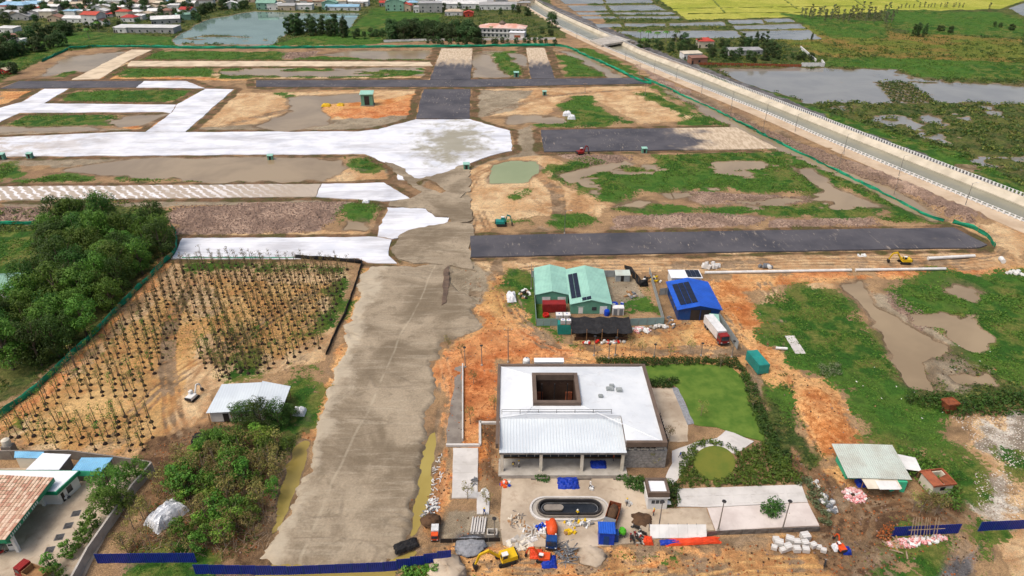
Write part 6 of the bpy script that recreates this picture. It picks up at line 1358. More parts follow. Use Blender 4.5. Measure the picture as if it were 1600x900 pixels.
balustrade('white posts along the left edge of the canal', [G(*q) for q in offp(CAN_L, -1, 1.2)][2:], 1.25, 2.2, .2, 0, 1)
# bridge over the canal
br = thing('canal_bridge', 'grey concrete bridge across the canal in the distance', 'bridge', (0, 0, 0)); p0, p1, p2, p3 = G(922, 66), G(940, 74), G(985, 66), G(962, 58)
b = MB().hexa([(v.x, v.y, .2) for v in (p0, p1, p2, p3)], [(v.x, v.y, 1.6) for v in (p0, p1, p2, p3)]); part(b, 'deck', 'concrete', br)
for a_, c_ in ((p0, p3), (p1, p2)): b = MB(); b.tube([(a_.x, a_.y, 2.4), (c_.x, c_.y, 2.4)], .12, 4); [b.tube([tuple(a_.lerp(c_, i/8)+Vector((0, 0, 1.5))), tuple(a_.lerp(c_, i/8)+Vector((0, 0, 2.4)))], .1, 4) for i in range(9)]; part(b, 'railing', 'concrete_pale', br)
for f in (.33, .66): v = p0.lerp(p2, f); part(MB().box(v.x-.6, v.x+.6, v.y-4, v.y+4, -2.5, .25), 'pier', 'concrete_dark', br)
part(MB().box(G(985, 68).x, G(985, 68).x+3, G(985, 68).y-2, G(985, 68).y+1, -2, 1.5), 'abutment', 'concrete_dark', br)
# ------------------------------------------------------------------ lamp and utility poles
def pole(px, py, h, label, kind='lamp', group=None, arm=1.6, z=None):
    t = thing('street_lamp' if kind == 'lamp' else 'utility_pole', label, 'lamp' if kind == 'lamp' else 'pole', stand(px, py, -.05), 0, group); m = 'steel' if kind == 'lamp' else 'concrete_dark'
    part(MB().tube([(0, 0, 0), (0, 0, h*.5), (0, 0, h)], [.14, .1, .07], 7), 'pole', m, t); part(MB().lathe([(.28, 0), (.28, .25), (.18, .5)], 8), 'base', 'concrete', t)
    if kind == 'lamp': part(MB().tube([(0, 0, h-.1), (arm*.5, 0, h+.25), (arm, 0, h+.3)], .05, 5), 'arm', m, t); part(MB().box(arm-.1, arm+.6, -.14, .14, h+.22, h+.36), 'lamp_head', 'white_paint', t)
    elif kind == 'globe': part(MB().tube([(0, 0, h), (0, 0, h+.1)], .25, 8), 'lamp_head', 'frame_dark', t)
    elif kind == 'disc': part(MB().lathe([(.1, h), (.38, h+.12), (.38, h+.2), (.05, h+.28)], 10), 'lamp_head', 'frame_dark', t)
    else: part(MB().box(-1, 1, -.08, .08, h-.9, h-.75), 'crossarm', 'wood', t); [part(MB().lathe([(.06, h-.75), (.09, h-.6), (.05, h-.5)], 6, (x, 0, 0)), 'insulator', 'white_paint', t) for x in (-.85, 0, .85)]
    return t
cl_px = [(901,61),(977,94),(1022,113),(1056,127),(1096,146),(1143,166),(1196,187),(1242,206),(1318,240),(1404,275),(1508,321)]
for i, (px, py) in enumerate(cl_px): pole(px, py, 8.5, '%s lamp post from the bridge along the left canal path' % ORD[i], 'lamp', 'lamp posts on the canal path')
ut_px = [(999,118),(1093,168),(1140,188),(1191,210),(1310,264),(1397,303)]
for i, (px, py) in enumerate(ut_px): pole(px, py, 7.5, '%s thin pole from the far end of the canal-side green net' % ORD[i], 'util', 'thin poles beside the green net')
pole(882, 365, 8, 'tall pole with a pale head before the dark road slab', 'lamp'); pole(794, 566, 10, 'tall dark utility pole at the back left corner of the pavilion', 'util'); pole(914, 145, 6, 'thin pole in the far sandy plot', 'util'); pole(1008, 148, 6, 'thin pole near the far green bank', 'util'); pole(830, 452, 8, 'thin dark pole at the left end of the compound fence', 'util')
for i, (px, py, h) in enumerate(((727,574,5.5),(753,571,5.5),(951,560,4),(1022,558,3.5),(1095,556,3.5),(1143,558,4.5),(928,556,5.5),(961,556,5.))): pole(px, py, h, '%s dark garden lamp from the left behind the pavilion' % ORD[sorted([727,753,951,1022,1095,1143,928,961]).index(px)], 'disc', 'garden lamps behind the pavilion')
pole(1122, 829, 7, 'dark disc-headed lamp post on the pinkish apron', 'disc'); pole(1029, 826, 6.5, 'dark disc-headed lamp post at the left end of the white screen', 'disc'); pole(1222, 829, 7, 'dark disc-headed lamp post at the right end of the apron', 'disc'); pole(773, 843, 5, 'thin dark post at the gravelled site gate', 'disc')
# ------------------------------------------------------------------ houses
HC = {'grey': (168, 168, 166), 'white': (226, 226, 222), 'blue': (150, 190, 214), 'red': (188, 72, 58), 'brown': (150, 110, 92), 'cream': (214, 202, 180), 'green': (132, 172, 152), 'tan': (196, 178, 154)}
for k, c in HC.items(): mat('house_'+k, c, None, .25, .8, dirt=.4, vary=.08); mat('tin_'+k, c, None, .2, .6, dirt=.35, corr=(0, 1.2, .04), vary=.08)
HN = {}
def house(px, py, w, d, h, roof, wallc, roofc, rz=0, label=None, group=None, floors=1, name='house'):
    t = thing(name, label, 'house', stand(px, py, -.05), R(rz), group); wm, rm = 'house_'+wallc, 'tin_'+roofc
    if roof == 'gable': gable(t, -w/2, w/2, 0, d, h, h+w*.16, rm, wm, .5, .15)
    elif roof == 'side':   # ridge along x
        part(MB().add([(-w/2, 0, 0), (w/2, 0, 0), (w/2, d, 0), (-w/2, d, 0), (-w/2, 0, h), (w/2, 0, h), (w/2, d, h), (-w/2, d, h), (-w/2, d/2, h+d*.18), (w/2, d/2, h+d*.18)], [(0, 1, 5, 4), (2, 3, 7, 6), (1, 2, 6, 9, 5), (3, 0, 4, 8, 7)]), 'wall', wm, t)
        part(MB().slab([(-w/2-.5, -.5, h-.05), (w/2+.5, -.5, h-.05), (w/2+.5, d/2, h+d*.18+.15), (-w/2-.5, d/2, h+d*.18+.15)], .14), 'roof', rm, t); part(MB().slab([(-w/2-.5, d/2, h+d*.18+.15), (w/2+.5, d/2, h+d*.18+.15), (w/2+.5, d+.5, h-.05), (-w/2-.5, d+.5, h-.05)], .14), 'roof', rm, t)
    elif roof == 'hip':
        wbox('wall', wm, t, -w/2, w/2, 0, d, 0, h); i = min(w, d)*.38; z2 = h+min(w, d)*.2; a = [(-w/2-.5, -.5, h), (w/2+.5, -.5, h), (w/2+.5, d+.5, h), (-w/2-.5, d+.5, h), (-w/2+i, d/2, z2), (w/2-i, d/2, z2)]; part(MB().add(a, [(0, 1, 5, 4), (1, 2, 5), (2, 3, 4, 5), (3, 0, 4), (3, 2, 1, 0)]), 'roof', rm, t)
    else:
        wbox('wall', wm, t, -w/2, w/2, 0, d, 0, h); part(MB().slab([(-w/2-.3, -.4, h+.1), (w/2+.3, -.4, h+.1), (w/2+.3, d+.3, h+.6), (-w/2-.3, d+.3, h+.6)], .15), 'roof', rm, t)
    n = max(1, int(w/6)); pm_ = HN.setdefault('win', MB().box(-.7, .7, -.1, -.02, 0, 1.4).mesh('window', MATS['glass_dark']))
    for f in range(floors):
        for i in range(n):
            o = obj('window', pm_, t); o.location = (-w/2+w*(i+.5)/n, 0, 1.1+f*3.2)
    wbox('door', 'frame_dark', t, -w/2+.4, -w/2+1.5, -.08, -.02, 0, 2.2); return t
L_ = [ # px, py, w, d, h, roof, wall, roof colour, rz, floors, label
 (225,52,66,16,4.5,'shed','grey','white',-4,1,'long low white roofed shed nearest the far lake corner'), (190,52,12,14,4,'shed','white','white',-4,1,'short white shed at the left end of the long low shed'),
 (142,40,20,14,9,'side','white','red',-12,2,'two-storey white house with a red roof left of the long shed'), (155,40,14,9,4,'gable','white','brown',-12,1,'low brown roofed wing in front of the two-storey white house'), (115,36,26,12,4,'side','white','white',-8,1,'wide white roofed house left of the two-storey house'),
 (200,35,16,12,4,'hip','white','red',-6,1,'low house with a bright red hip roof'), (216,32,12,10,4,'shed','white','white',-6,1,'small white roofed house right of the bright red roof'), (85,34,16,10,4,'gable','tan','brown',-6,1,'brown roofed hut among the left town trees'),
 (260,38,30,14,4.5,'side','grey','white',20,1,'white roofed shed slanting towards the lake'), (292,32,22,12,5,'shed','green','green',24,1,'pale green walled house at the lake corner'), (275,26,30,12,4,'side','white','white',16,1,'wide white roof behind the green lake house'),
 (20,22,34,16,8,'hip','white','blue',-6,2,'large blue roofed house at the top left corner'), (52,18,24,14,7,'side','white','blue',-6,2,'pale blue roofed house right of the top left corner'), (80,16,30,14,5,'side','cream','tan',-6,1,'broad tan roofed house in the left town'), (30,32,26,12,4,'gable','grey','grey',-6,1,'grey roofed house below the top left corner'), (70,28,24,12,4,'side','tan','cream',-6,1,'cream roofed house in the left town'),
 (100,12,22,12,6,'side','white','white',-4,1,'white roofed house by the top edge left'), (180,14,20,12,8,'shed','white','white',-4,2,'white two-storey house in the middle of the town'), (195,8,18,10,7,'shed','white','blue',-4,2,'pale blue topped house by the top edge'), (135,8,20,10,5,'hip','cream','red',-4,1,'red roofed house near the top edge'), (230,12,24,12,5,'side','tan','tan',-4,1,'tan roofed house behind the town trees'), (255,8,20,12,5,'side','white','grey',-4,1,'grey roofed house near the top edge'), (285,12,24,10,4,'shed','white','cream',8,1,'cream roofed house at the town centre right'), (320,8,24,10,5,'side','white','brown',8,1,'brown roofed house above the lake corner'), (362,14,18,10,5,'gable','white','white',10,1,'white gabled house alone on the lake shore'),
 (8,52,20,12,4,'shed','white','white',-8,1,'white roofed house at the left picture edge'), (15,66,16,12,4,'hip','tan','brown',-8,1,'brown hip roofed house at the left edge'), (22,72,14,10,4,'shed','white','white',-8,1,'small white hut below the brown hip roof'), (6,117,8,6,3,'gable','red','tan',-20,1,'small house with tan roof and orange wall at the left edge'),
 (416,16,20,12,7,'side','green','green',4,2,'pale green house at the left end of the lake row'), (428,16,14,10,6,'shed','white','white',2,1,'white house second in the lake row'), (448,17,18,10,5,'side','tan','grey',2,1,'grey roofed house third in the lake row'), (472,16,22,10,5,'shed','white','white',2,1,'wide white house fourth in the lake row'), (495,10,20,10,5,'side','cream','brown',0,1,'brown roofed house behind the lake row'), (515,16,16,10,7,'gable','green','green',0,2,'tall pale green house in the lake row'), (535,17,36,10,4,'side','white','blue',0,1,'long blue banded house at the right end of the lake row'), (560,10,22,12,5,'side','white','white',0,1,'white house behind the long lake house'), (455,8,40,10,5,'side','white','white',0,1,'long white roof behind the lake row'),
 (617,18,20,12,9,'gable','green','green',-4,2,'tall pale green two-storey house alone on the grass'), (632,18,14,10,6,'gable','tan','red',-4,1,'orange-red fronted house beside the tall green house'), (658,20,16,12,5,'shed','white','grey',0,1,'white boxy house left of the grey two-storey house'), (673,20,24,14,9,'shed','grey','grey',4,2,'pale grey two-storey house with many windows'), (709,25,18,10,4,'hip','white','tan',0,1,'small villa with porch near the mansion'), (720,14,56,14,5,'side','white','white',0,1,'long white warehouse roof behind the mansion'), (732,27,10,8,4,'gable','red','red',0,1,'small orange-red kiosk left of the mansion'), (750,10,30,12,5,'side','grey','grey',0,1,'grey roof at the top edge behind the mansion'), (778,16,40,12,5,'side','white','grey',0,1,'long grey roofed shed right behind the mansion'), (640,6,24,10,5,'side','white','white',0,1,'white house at the top edge above the grass'), (690,4,24,10,5,'side','white','white',0,1,'white roof at the top edge middle'),
 (1103,76,12,10,5,'hip','cream','red',0,1,'red roofed house in the canal-side homestead'), (1165,88,26,10,3.5,'shed','grey','grey',4,1,'long grey roofed shed in the homestead'), (1082,94,14,8,4,'shed','white','cream',10,1,'pale boxy hut beside the canal wall'), (1092,102,12,7,4,'shed','brown','brown',10,1,'brown boarded hut at the pond edge')]
for px, py, w, d, h, rf_, wc_, rc_, rz, fl_, lb in L_: house(px, py, w*(.8 if px < 400 else .95), d*(.85 if px < 400 else 1), h, rf_, wc_, rc_, rz, lb, 'houses of the far town' if px < 850 else 'homestead houses', fl_)
q = random.Random(21)
def town(px0, px1, py0, py1, dx, dy, label, group):
    """tightly packed small houses in rows; each names its place from the left and its row"""
    rows = []; y = py0
    while y <= py1:
        rows.append(y); y += dy
    for ri, y in enumerate(rows):
        xs = []; x = px0+q.uniform(0, dx*.5)
        while x < px1: xs.append(x); x += dx*q.uniform(.7, 1.3)
        for i, x in enumerate(xs):
            rc = q.choice(['white', 'white', 'white', 'cream', 'tan', 'blue', 'red', 'brown', 'grey', 'white']); wc_ = q.choice(['white', 'cream', 'white', 'grey', 'tan'])
            house(x, y+q.uniform(-1.5, 1.5), q.uniform(8, 15), q.uniform(7, 11), q.uniform(3, 7.5), q.choice(['side', 'gable', 'shed', 'hip']), wc_, rc, q.uniform(-18, 12), label % (rc, ORD[i], ORD[ri]), group)
town(4, 300, -2, 28, 15, 7.5, '%s roofed town house, %s from the left in the %s row from the top', 'small houses of the far left town')
town(300, 400, -3, 6, 16, 6, '%s roofed house above the lake, %s from the left in the %s row', 'small houses above the lake')
town(410, 575, -3, 9, 14, 6, '%s roofed house behind the lake row, %s from the left in the %s row', 'small houses behind the lake row')
town(600, 830, -3, 10, 18, 6, '%s roofed house behind the mansion, %s from the left in the %s row', 'small houses behind the mansion')
mat('tin_rose', (206, 150, 130), (224, 206, 196), .12, .7, dirt=.3)
# white mansion with red hipped roof
mn = thing('mansion', 'white two-storey mansion with red hip roof and dark central turret', 'house', stand(783, 59, -.05), R(-8))
wbox('wall', 'house_white', mn, -19, 19, 0, 15, 0, 7.5); part(MB().add([(-20, -1, 7.5), (20, -1, 7.5), (20, 16, 7.5), (-20, 16, 7.5), (-11, 7.5, 10), (11, 7.5, 10)], [(0, 1, 5, 4), (1, 2, 5), (2, 3, 4, 5), (3, 0, 4), (3, 2, 1, 0)]), 'roof', 'tin_rose', mn); part(MB().lathe([(3, 9), (3, 10.4), (.4, 12.4)], 6, (0, 7.5, 0)), 'turret', 'brown_fascia', mn); part(MB().box(-19.6, 19.6, -.7, -.05, 3.5, 3.9), 'balcony', 'house_white', mn); part(MB().box(-19.9, 19.9, -.9, 15.9, 7.1, 7.45), 'cornice', 'house_white', mn)
for f in range(2):
    for i in range(11): o = obj('window', HN['win'], mn); o.location = (-17+i*3.4, -.02, 1+f*3.6); o.scale = (1.1, 1, 1.15)
wbox('wing', 'house_white', mn, 8, 20, -8, -.75, 0, 5.2); wbox('wing_roof', 'roof_white_plain', mn, 7.6, 20.4, -8.4, -.75, 5.2, 5.6); wbox('wing_gate', 'brick_red', mn, 12, 17, -8.12, -8.02, .2, 3.5)
wall('long white garden wall before the mansion', [(600, 66), (650, 64.5), (760, 63), (868, 62)], 1.6, .4, 'house_white', True, 'garden_wall'); wall('white bank wall at the pond corner', [(1252, 104.5), (1287, 104.5), (1283, 99)], 2.2, .6, 'house_white', True, 'bank_wall'); wall('white bank wall running back from the pond corner', [(1274, 98), (1250, 77)], 1.8, .6, 'house_white', True, 'bank_wall')
panel_fence('bank_fence', 'dark stake fence along the far edge of the grey pond', 'fence', [(1092, 104), (1252, 105)], 1.8, 'rust', 2.6)
# ------------------------------------------------------------------ far small objects
def pump_hut(px, py, s, label): 
    t = thing('pump_kiosk', label, 'kiosk', stand(px, py), R(4)); t.scale = (s,)*3
    wbox('cabin', 'mint_wall', t, -1.2, 1.2, 0, 2, .2, 2.5); part(MB().slab([(-1.4, -.2, 2.5), (1.4, -.2, 2.5), (1.4, 2.2, 2.8), (-1.4, 2.2, 2.8)], .1), 'roof', 'mint_roof', t); wbox('door', 'frame_dark', t, -.5, .5, -.06, -.01, .3, 2.1); wbox('skid', 'concrete_dark', t, -1.4, 1.4, -.2, 2.2, 0, .2)
for a in ((422, 249, .9, 'small green kiosk at the far edge of the long muddy pond'), (729, 266, 1., 'small green kiosk at the junction of the white avenue'), (46, 248, .9, 'small green kiosk at the left end of the white avenue'), (2, 250, 1., 'small green kiosk cut by the left picture edge'), (574, 166, 2.6, 'green kiosk on the orange island in the far pond'), (851, 149, .9, 'small green kiosk in the far sandy plot'), (1007, 240, .9, 'small green kiosk before the right dark slab'), (807, 121, 1.2, 'tiny green kiosk left of the narrow far road')): pump_hut(*a)
def pipe(px0, px1, r, label, m='white_paint'):
    a_, c_ = stand(*px0), stand(*px1); z = max(a_.z, c_.z)+r; t = thing('water_pipe', label, 'pipe', (a_.x, a_.y, z)); d_ = Vector((c_.x-a_.x, c_.y-a_.y, 0)); n = max(1, int(d_.length/6))
    for i in range(n):
        o = part(MB().tube([(0, 0, 0), (d_.length/n-.06, 0, 0)], r, 10), 'pipe_section', m, t); o.location = d_*(i/n); o.rotation_euler = (0, 0, math.atan2(d_.y, d_.x))
        o = part(MB().tube([(-.15, 0, 0), (.15, 0, 0)], r*1.1, 10), 'joint_ring', m, t); o.location = d_*(i/n); o.rotation_euler = (0, 0, math.atan2(d_.y, d_.x))
pipe((1102, 428), (1330, 424), .42, 'long white pipe laid along the clay track left half'); pipe((1337, 424), (1477, 422), .42, 'white pipe on the clay track right of the gap'); pipe((1450, 406), (1522, 402), .5, 'thick pale pipe beside the yellow excavator'); pipe((1563, 407), (1567, 412), .7, 'short white pipe standing at the right track end')
pipe((1213, 546), (1230, 547), .35, 'short white pipe lying beside the right grass field')
flat('concrete_pad', 'pale rectangular concrete pad in the right grass', [(1226,525),(1241,525),(1259,553),(1243,553)], .12, 'concrete_pale', .05)
# ================================================================== machines
def wheel(t, x, y, r, w, rim='grey_paint'):
    o = part(MB().lathe([(r*.6, -w/2), (r, -w/2+.03), (r, w/2-.03), (r*.6, w/2)], 14), 'wheel', 'black_rubber', t); o.location = (x, y, r); o.rotation_euler = (R(90), 0, 0)
    part(MB().lathe([(r*.3, -w/2-.02), (r*.58, -w/2), (r*.58, w/2), (r*.3, w/2+.02)], 10), 'rim', rim, o); return o
def excavator(px, py, rz, s, m, label, reach=1., dz=0):
    t = thing('excavator', label, 'excavator', stand(px, py, dz), rz); t.scale = (s,)*3
    for y in (-1.2, 1.2):
        o = part(MB().xprism([(-1.9, .35), (-1.6, 0), (1.6, 0), (1.9, .35), (1.9, .6), (1.6, .9), (-1.6, .9), (-1.9, .6)], y-.28, y+.28), 'track', 'black_rubber', t)
        part(MB().box(-1.3, 1.3, y-.3, y+.3, .32, .58), 'track_frame', 'frame_dark', o)
    wbox('turntable', 'frame_dark', t, -.8, .8, -.8, .8, .6, 1.05)
    part(MB().hexa([(-2.3, -1.3, 1.05), (1.2, -1.3, 1.05), (1.2, 1.3, 1.05), (-2.3, 1.3, 1.05)], [(-2.2, -1.25, 2.1), (.9, -1.25, 2.0), (.9, 1.25, 2.0), (-2.2, 1.25, 2.1)]), 'body', m, t)
    part(MB().xprism([(-2.6, 1.1), (-2.0, 1.1), (-2.0, 2.0), (-2.5, 2.0)], -1.2, 1.2), 'counterweight', 'frame_dark', t)
    c = part(MB().hexa([(-.3, .25, 2.0), (1.3, .25, 2.0), (1.3, 1.25, 2.0), (-.3, 1.25, 2.0)], [(-.2, .3, 3.1), (1.0, .3, 3.1), (1.0, 1.2, 3.1), (-.2, 1.2, 3.1)]), 'cab', m, t)
    part(MB().box(-.05, .95, 1.23, 1.28, 2.2, 2.95).box(1.12, 1.26, .36, 1.14, 2.2, 2.9), 'window', 'glass_dark', c); wbox('cab_roof', 'white_paint', c, -.25, 1.05, .25, 1.25, 3.1, 3.2)
    bm_ = part(MB().xprism([(.9, 1.5), (1.5, 1.5), (3.6*reach, 4.0), (5.4*reach, 3.7), (5.4*reach, 4.1), (3.5*reach, 4.6)], -.45, -.05), 'boom', m, t)
    part(MB().xprism([(5.1*reach, 4.3), (5.3*reach, 3.5), (6.3*reach, 1.4), (6.6*reach, 1.5), (5.7*reach, 3.9)], -.4, -.1), 'arm', m, t)
    part(MB().xprism([(6.2*reach, 1.5), (6.0*reach, .9), (6.1*reach, .3), (6.7*reach, .2), (7.0*reach, .9), (6.7*reach, 1.5)], -.75, .25), 'bucket', 'frame_dark', t); part(MB().tube([(1.6, -.25, 1.6), (3.3*reach, -.25, 3.4)], .1, 6), 'hydraulic_ram', 'steel', bm_); return t
def truck(px, py, rz, s, cabm, bedm, label, L=6.5, kind='tipper', load=None):
    t = thing('truck', label, 'truck', stand(px, py), rz); t.scale = (s,)*3; W = 2.3
    wbox('chassis', 'frame_dark', t, -L/2, L/2, -.45, .45, .55, .85)
    c = part(MB().hexa([(L/2-1.9, -W/2, .6), (L/2, -W/2, .6), (L/2, W/2, .6), (L/2-1.9, W/2, .6)], [(L/2-1.8, -W/2+.08, 2.7), (L/2-.25, -W/2+.08, 2.7), (L/2-.25, W/2-.08, 2.7), (L/2-1.8, W/2-.08, 2.7)]), 'cab', cabm, t)
    part(MB().hexa([(L/2-.02, -W/2+.2, 1.55), (L/2+.03, -W/2+.2, 1.55), (L/2+.03, W/2-.2, 1.55), (L/2-.02, W/2-.2, 1.55)], [(L/2-.2, -W/2+.2, 2.5), (L/2-.12, -W/2+.2, 2.5), (L/2-.12, W/2-.2, 2.5), (L/2-.2, W/2-.2, 2.5)]), 'windscreen', 'glass_dark', c)
    for y in (-W/2-.02, W/2-.02): part(MB().box(L/2-1.5, L/2-.5, y, y+.04, 1.6, 2.4), 'side_window', 'glass_dark', c)
    part(MB().box(L/2, L/2+.12, -W/2, W/2, .5, .85), 'bumper', 'frame_dark', t)
    for y in (-.85, .85): part(MB().box(L/2+.0, L/2+.08, y-.16, y+.16, .95, 1.15), 'headlight', 'white_paint', t)
    for x in [L/2-1.0] + ([-L/2+.9, -L/2+2.0] if L > 5.5 else [-L/2+.9]):
        for y in (-W/2+.15, W/2-.15): wheel(t, x, y, .5, .32)
    x0, x1 = -L/2-.1, L/2-2.0
    if kind == 'tipper':
        part(MB().box(x0, x1, -W/2, W/2, .9, 1.05).box(x0, x1, -W/2, -W/2+.1, 1.05, 2.1).box(x0, x1, W/2-.1, W/2, 1.05, 2.1).box(x0, x0+.1, -W/2+.1, W/2-.1, 1.05, 2.1).box(x1-.1, x1, -W/2+.1, W/2-.1, 1.05, 2.3), 'tipper_bed', bedm, t)
        if load: part(MB().blob(((x0+x1)/2, 0, 1.5), ((x1-x0)/2-.15, W/2-.15, .95), 4, 14, 6, .06), 'load', load, t, smooth=True)
    elif kind == 'box': part(MB().box(x0, x1, -W/2, W/2, .9, 3.0), 'cargo_box', bedm, t); part(MB().box(x0-.04, x0, -W/2+.1, -.05, 1, 2.9).box(x0-.04, x0, .05, W/2-.1, 1, 2.9), 'rear_door', bedm, t)
    elif kind == 'drum': o = part(MB().lathe([(.5, -1.9), (1.05, -.9), (1.15, .3), (.7, 1.5), (.5, 1.9)], 14), 'mixer_drum', bedm, t, smooth=True); o.location = ((x0+x1)/2, 0, 2.0); o.rotation_euler = (0, R(-72), 0); part(MB().box(x0, x1, -W/2+.2, W/2-.2, .85, 1.05), 'deck', 'frame_dark', t)
    return t
excavator(790, 876, R(200), .8, 'yellow_paint', 'yellow excavator working at the site entrance at the bottom', 1.)
excavator(302, 624, R(75), .62, 'white_paint', 'small white excavator in the sandy nursery track', .75)
excavator(1412, 411, R(178), .8, 'yellow_paint', 'yellow excavator on the pale track beyond the pipes', .9)
excavator(784, 352, R(0), .9, 'teal_steel', 'small teal and rust excavator in the sand near the junction', .6)
excavator(908, 242, R(20), .9, 'red_steel', 'tiny red excavator at the near edge of the far dark slab', .6)
truck(955, 816, R(250), .92, 'grey_paint', 'rust', 'grey dump truck loaded with brown soil beside the blue cabin', load='soil_dark')
truck(1118, 524, R(-80), 1.05, 'red_steel', 'white_steel', 'white box truck with a red cab parked right of the blue workshop', 9.5, 'box')
truck(862, 842, R(-95), .85, 'blue_wall', 'orange_paint', 'orange drum mixer truck with a blue cab in the yard', 6.2, 'drum')
truck(680, 838, R(-88), .55, 'orange_paint', 'white_steel', 'small orange and white truck beside the soil heap', 4.6, 'box')
truck(54, 902, R(160), .9, 'red_steel', 'wood', 'red dump truck at the bottom left corner', 6.0)
excavator(848, 874, R(170), .55, 'orange_paint', 'small orange excavator among the building materials', .8)
excavator(1312, 858, R(100), .45, 'orange_paint', 'small orange digger right of the block pallets', .7)
# motorbikes
def motorbike(px, py, rz, m, label, group=None):
    t = thing('motorbike', label, 'motorbike', stand(px, py, .08), rz, group)
    for x in (-.62, .62): wheel(t, x, 0, .28, .1)
    part(MB().xprism([(-.7, .55), (-.2, .35), (.3, .4), (.5, .9), (.2, .8), (-.6, .75)], -.14, .14), 'body', m, t); part(MB().box(-.7, .1, -.13, .13, .76, .86), 'seat', 'black_rubber', t); part(MB().tube([(.45, -.35, 1.05), (.5, 0, 1.0), (.45, .35, 1.05)], .03, 5).tube([(.62, 0, .3), (.48, 0, 1.0)], .04, 5), 'handlebar', 'steel', t); part(MB().lathe([(.02, 0), (.1, .03), (.1, .08)], 8, (.55, 0, .85)), 'headlight', 'white_paint', t); return t
for i, (px, py, m) in enumerate(((985, 842, 'red_steel'), (989, 845, 'frame_dark'), (993, 839, 'red_steel'), (997, 846, 'frame_dark'), (1000, 841, 'white_paint'), (1004, 836, 'frame_dark'), (993, 827, 'frame_dark'))): motorbike(px, py, R(80+i*13), m, '%s parked motorbike from the left behind the white screen' % ORD[i], 'motorbikes parked in the yard')
motorbike(4, 866, R(30), 'red_steel', 'red motorbike under the station canopy'); motorbike(1288, 884, R(60), 'frame_dark', 'dark motorbike alone on the clay at the bottom right'); motorbike(103, 782, R(50), 'white_paint', 'white motorbike beside the station office')
# blue cabin, generator, tents
bc = thing('blue_cabin', 'tall bright blue cabin in the yard', 'cabin', stand(947, 852), R(-3)); wbox('cabin_wall', 'blue_plastic', bc, -1.3, 1.3, 0, 2.2, .1, 2.9); wbox('roof', 'blue_roof', bc, -1.45, 1.45, -.15, 2.35, 2.9, 3.05); wbox('door', 'blue_wall', bc, -.5, .4, -.06, -.01, .15, 2.2); wbox('side_box', 'blue_wall', bc, 1.35, 2.1, .6, 2.0, .1, 1.8)
gm = thing('concrete_mixer', 'small green site mixer right of the blue cabin', 'mixer', stand(972, 838)); part(MB().lathe([(.3, .7), (.65, 1.0), (.65, 1.5), (.35, 1.9)], 12), 'drum', 'green_toilet', gm); part(MB().tube([(-.5, -.4, 0), (0, 0, .9)], .06, 5).tube([(.5, -.4, 0), (0, 0, .9)], .06, 5).tube([(0, .6, 0), (0, 0, .9)], .06, 5), 'stand', 'steel', gm); wheel(gm, -.5, .3, .25, .1); wheel(gm, .5, .3, .25, .1); wbox('motor', 'green_toilet', gm, -.3, .3, .6, 1.1, .5, 1.1)
def tarp(px, py, sx, sy, h, m, label, seed, cat='tarp', rz=0, name='tarpaulin'):
    """creased cover over a pile: closed, uneven dome"""
    q = random.Random(seed); n, k = 12, 10; vs = []
    for i in range(n+1):
        for j in range(k+1):
            u, v = i/n*2-1, j/k*2-1; e = max(0, 1-max(abs(u), abs(v))**3); vs.append((u*sx/2*(1+q.uniform(-.06, .06)), v*sy/2*(1+q.uniform(-.06, .06)), h*(e**.6)*(.7+q.uniform(0, .45)) if e > 0 else -.06))
    b = MB().add(vs, [(i*(k+1)+j, (i+1)*(k+1)+j, (i+1)*(k+1)+j+1, i*(k+1)+j+1) for i in range(n) for j in range(k)]); o = b.build(name, MATS[m]); o.location = stand(px, py, .06); o.rotation_euler = (0, 0, rz); tag(o, label, cat); return o
tarp(888, 756, 4.2, 3.0, .8, 'tarp_blue', 'crumpled blue tarpaulin heap before the terrace', 1); tarp(935, 728, 3.2, 2.2, .5, 'tarp_blue', 'blue tarpaulin spread on the pavilion terrace', 2).location.z = .33
tarp(861, 824, 2.2, 1.8, 1.2, 'tarp_orange', 'small orange tarpaulin behind the mixer truck', 3); tarp(858, 878, 2.6, 2.4, .8, 'tarp_blue', 'blue tarpaulin below the orange excavator', 4); tarp(838, 866, 2.2, 2.0, .4, 'tarp_orange', 'flat orange tarpaulin left of the small excavator', 5)
tarp(1082, 846, 9.5, 1.4, .5, 'tarp_orange', 'long orange tarpaulin strip below the white screen', 6, rz=R(4)); tarp(1050, 848, 4.2, 1.1, .4, 'tarp_blue', 'blue tarpaulin strip at the left end of the orange one', 7)
tarp(262, 808, 4.2, 6.4, 2.4, 'tarp_white', 'silver white cover over a bulky load in the wood', 8, rz=R(-32)); tarp(799, 466, 2.6, 4.6, 1.6, 'tarp_white', 'white covered load left of the compound', 9, rz=R(4)); tarp(635, 856, 4.2, 2.0, .8, 'black_net', 'black sheet on the lower right corner of the sand road', 10, rz=R(25)).location.z = .5
tarp(257, 783, 2.4, 1.8, 1.5, 'tarp_white', 'x', 11) if False else None
tarp(886, 181, 4.5, 3, 2.2, 'tarp_white', 'left white covered pile in the far sandy plot', 12); tarp(893, 186, 4, 3, 2., 'tarp_white', 'right white covered pile in the far sandy plot', 13); tarp(690, 316, 3, 2.5, 1.2, 'tarp_white', 'x', 14) if False else None
tarp(510, 166, 5, 3, 1.4, 'yellow_paint', 'left yellow covered pile on the orange pond island', 15); tarp(532, 165, 4, 3, 1.2, 'yellow_paint', 'right yellow covered pile on the orange pond island', 16); tarp(572, 316, 2.6, 2, 1, 'tarp_white', 'small white covered pile left of the junction', 17)
tarp(1308, 857, 1.6, 1.4, .9, 'tarp_white', 'small white covered machine by the orange digger', 18); tarp(1322, 862, 1.4, 1.4, .9, 'tarp_blue', 'small blue cover beside the orange digger', 19)
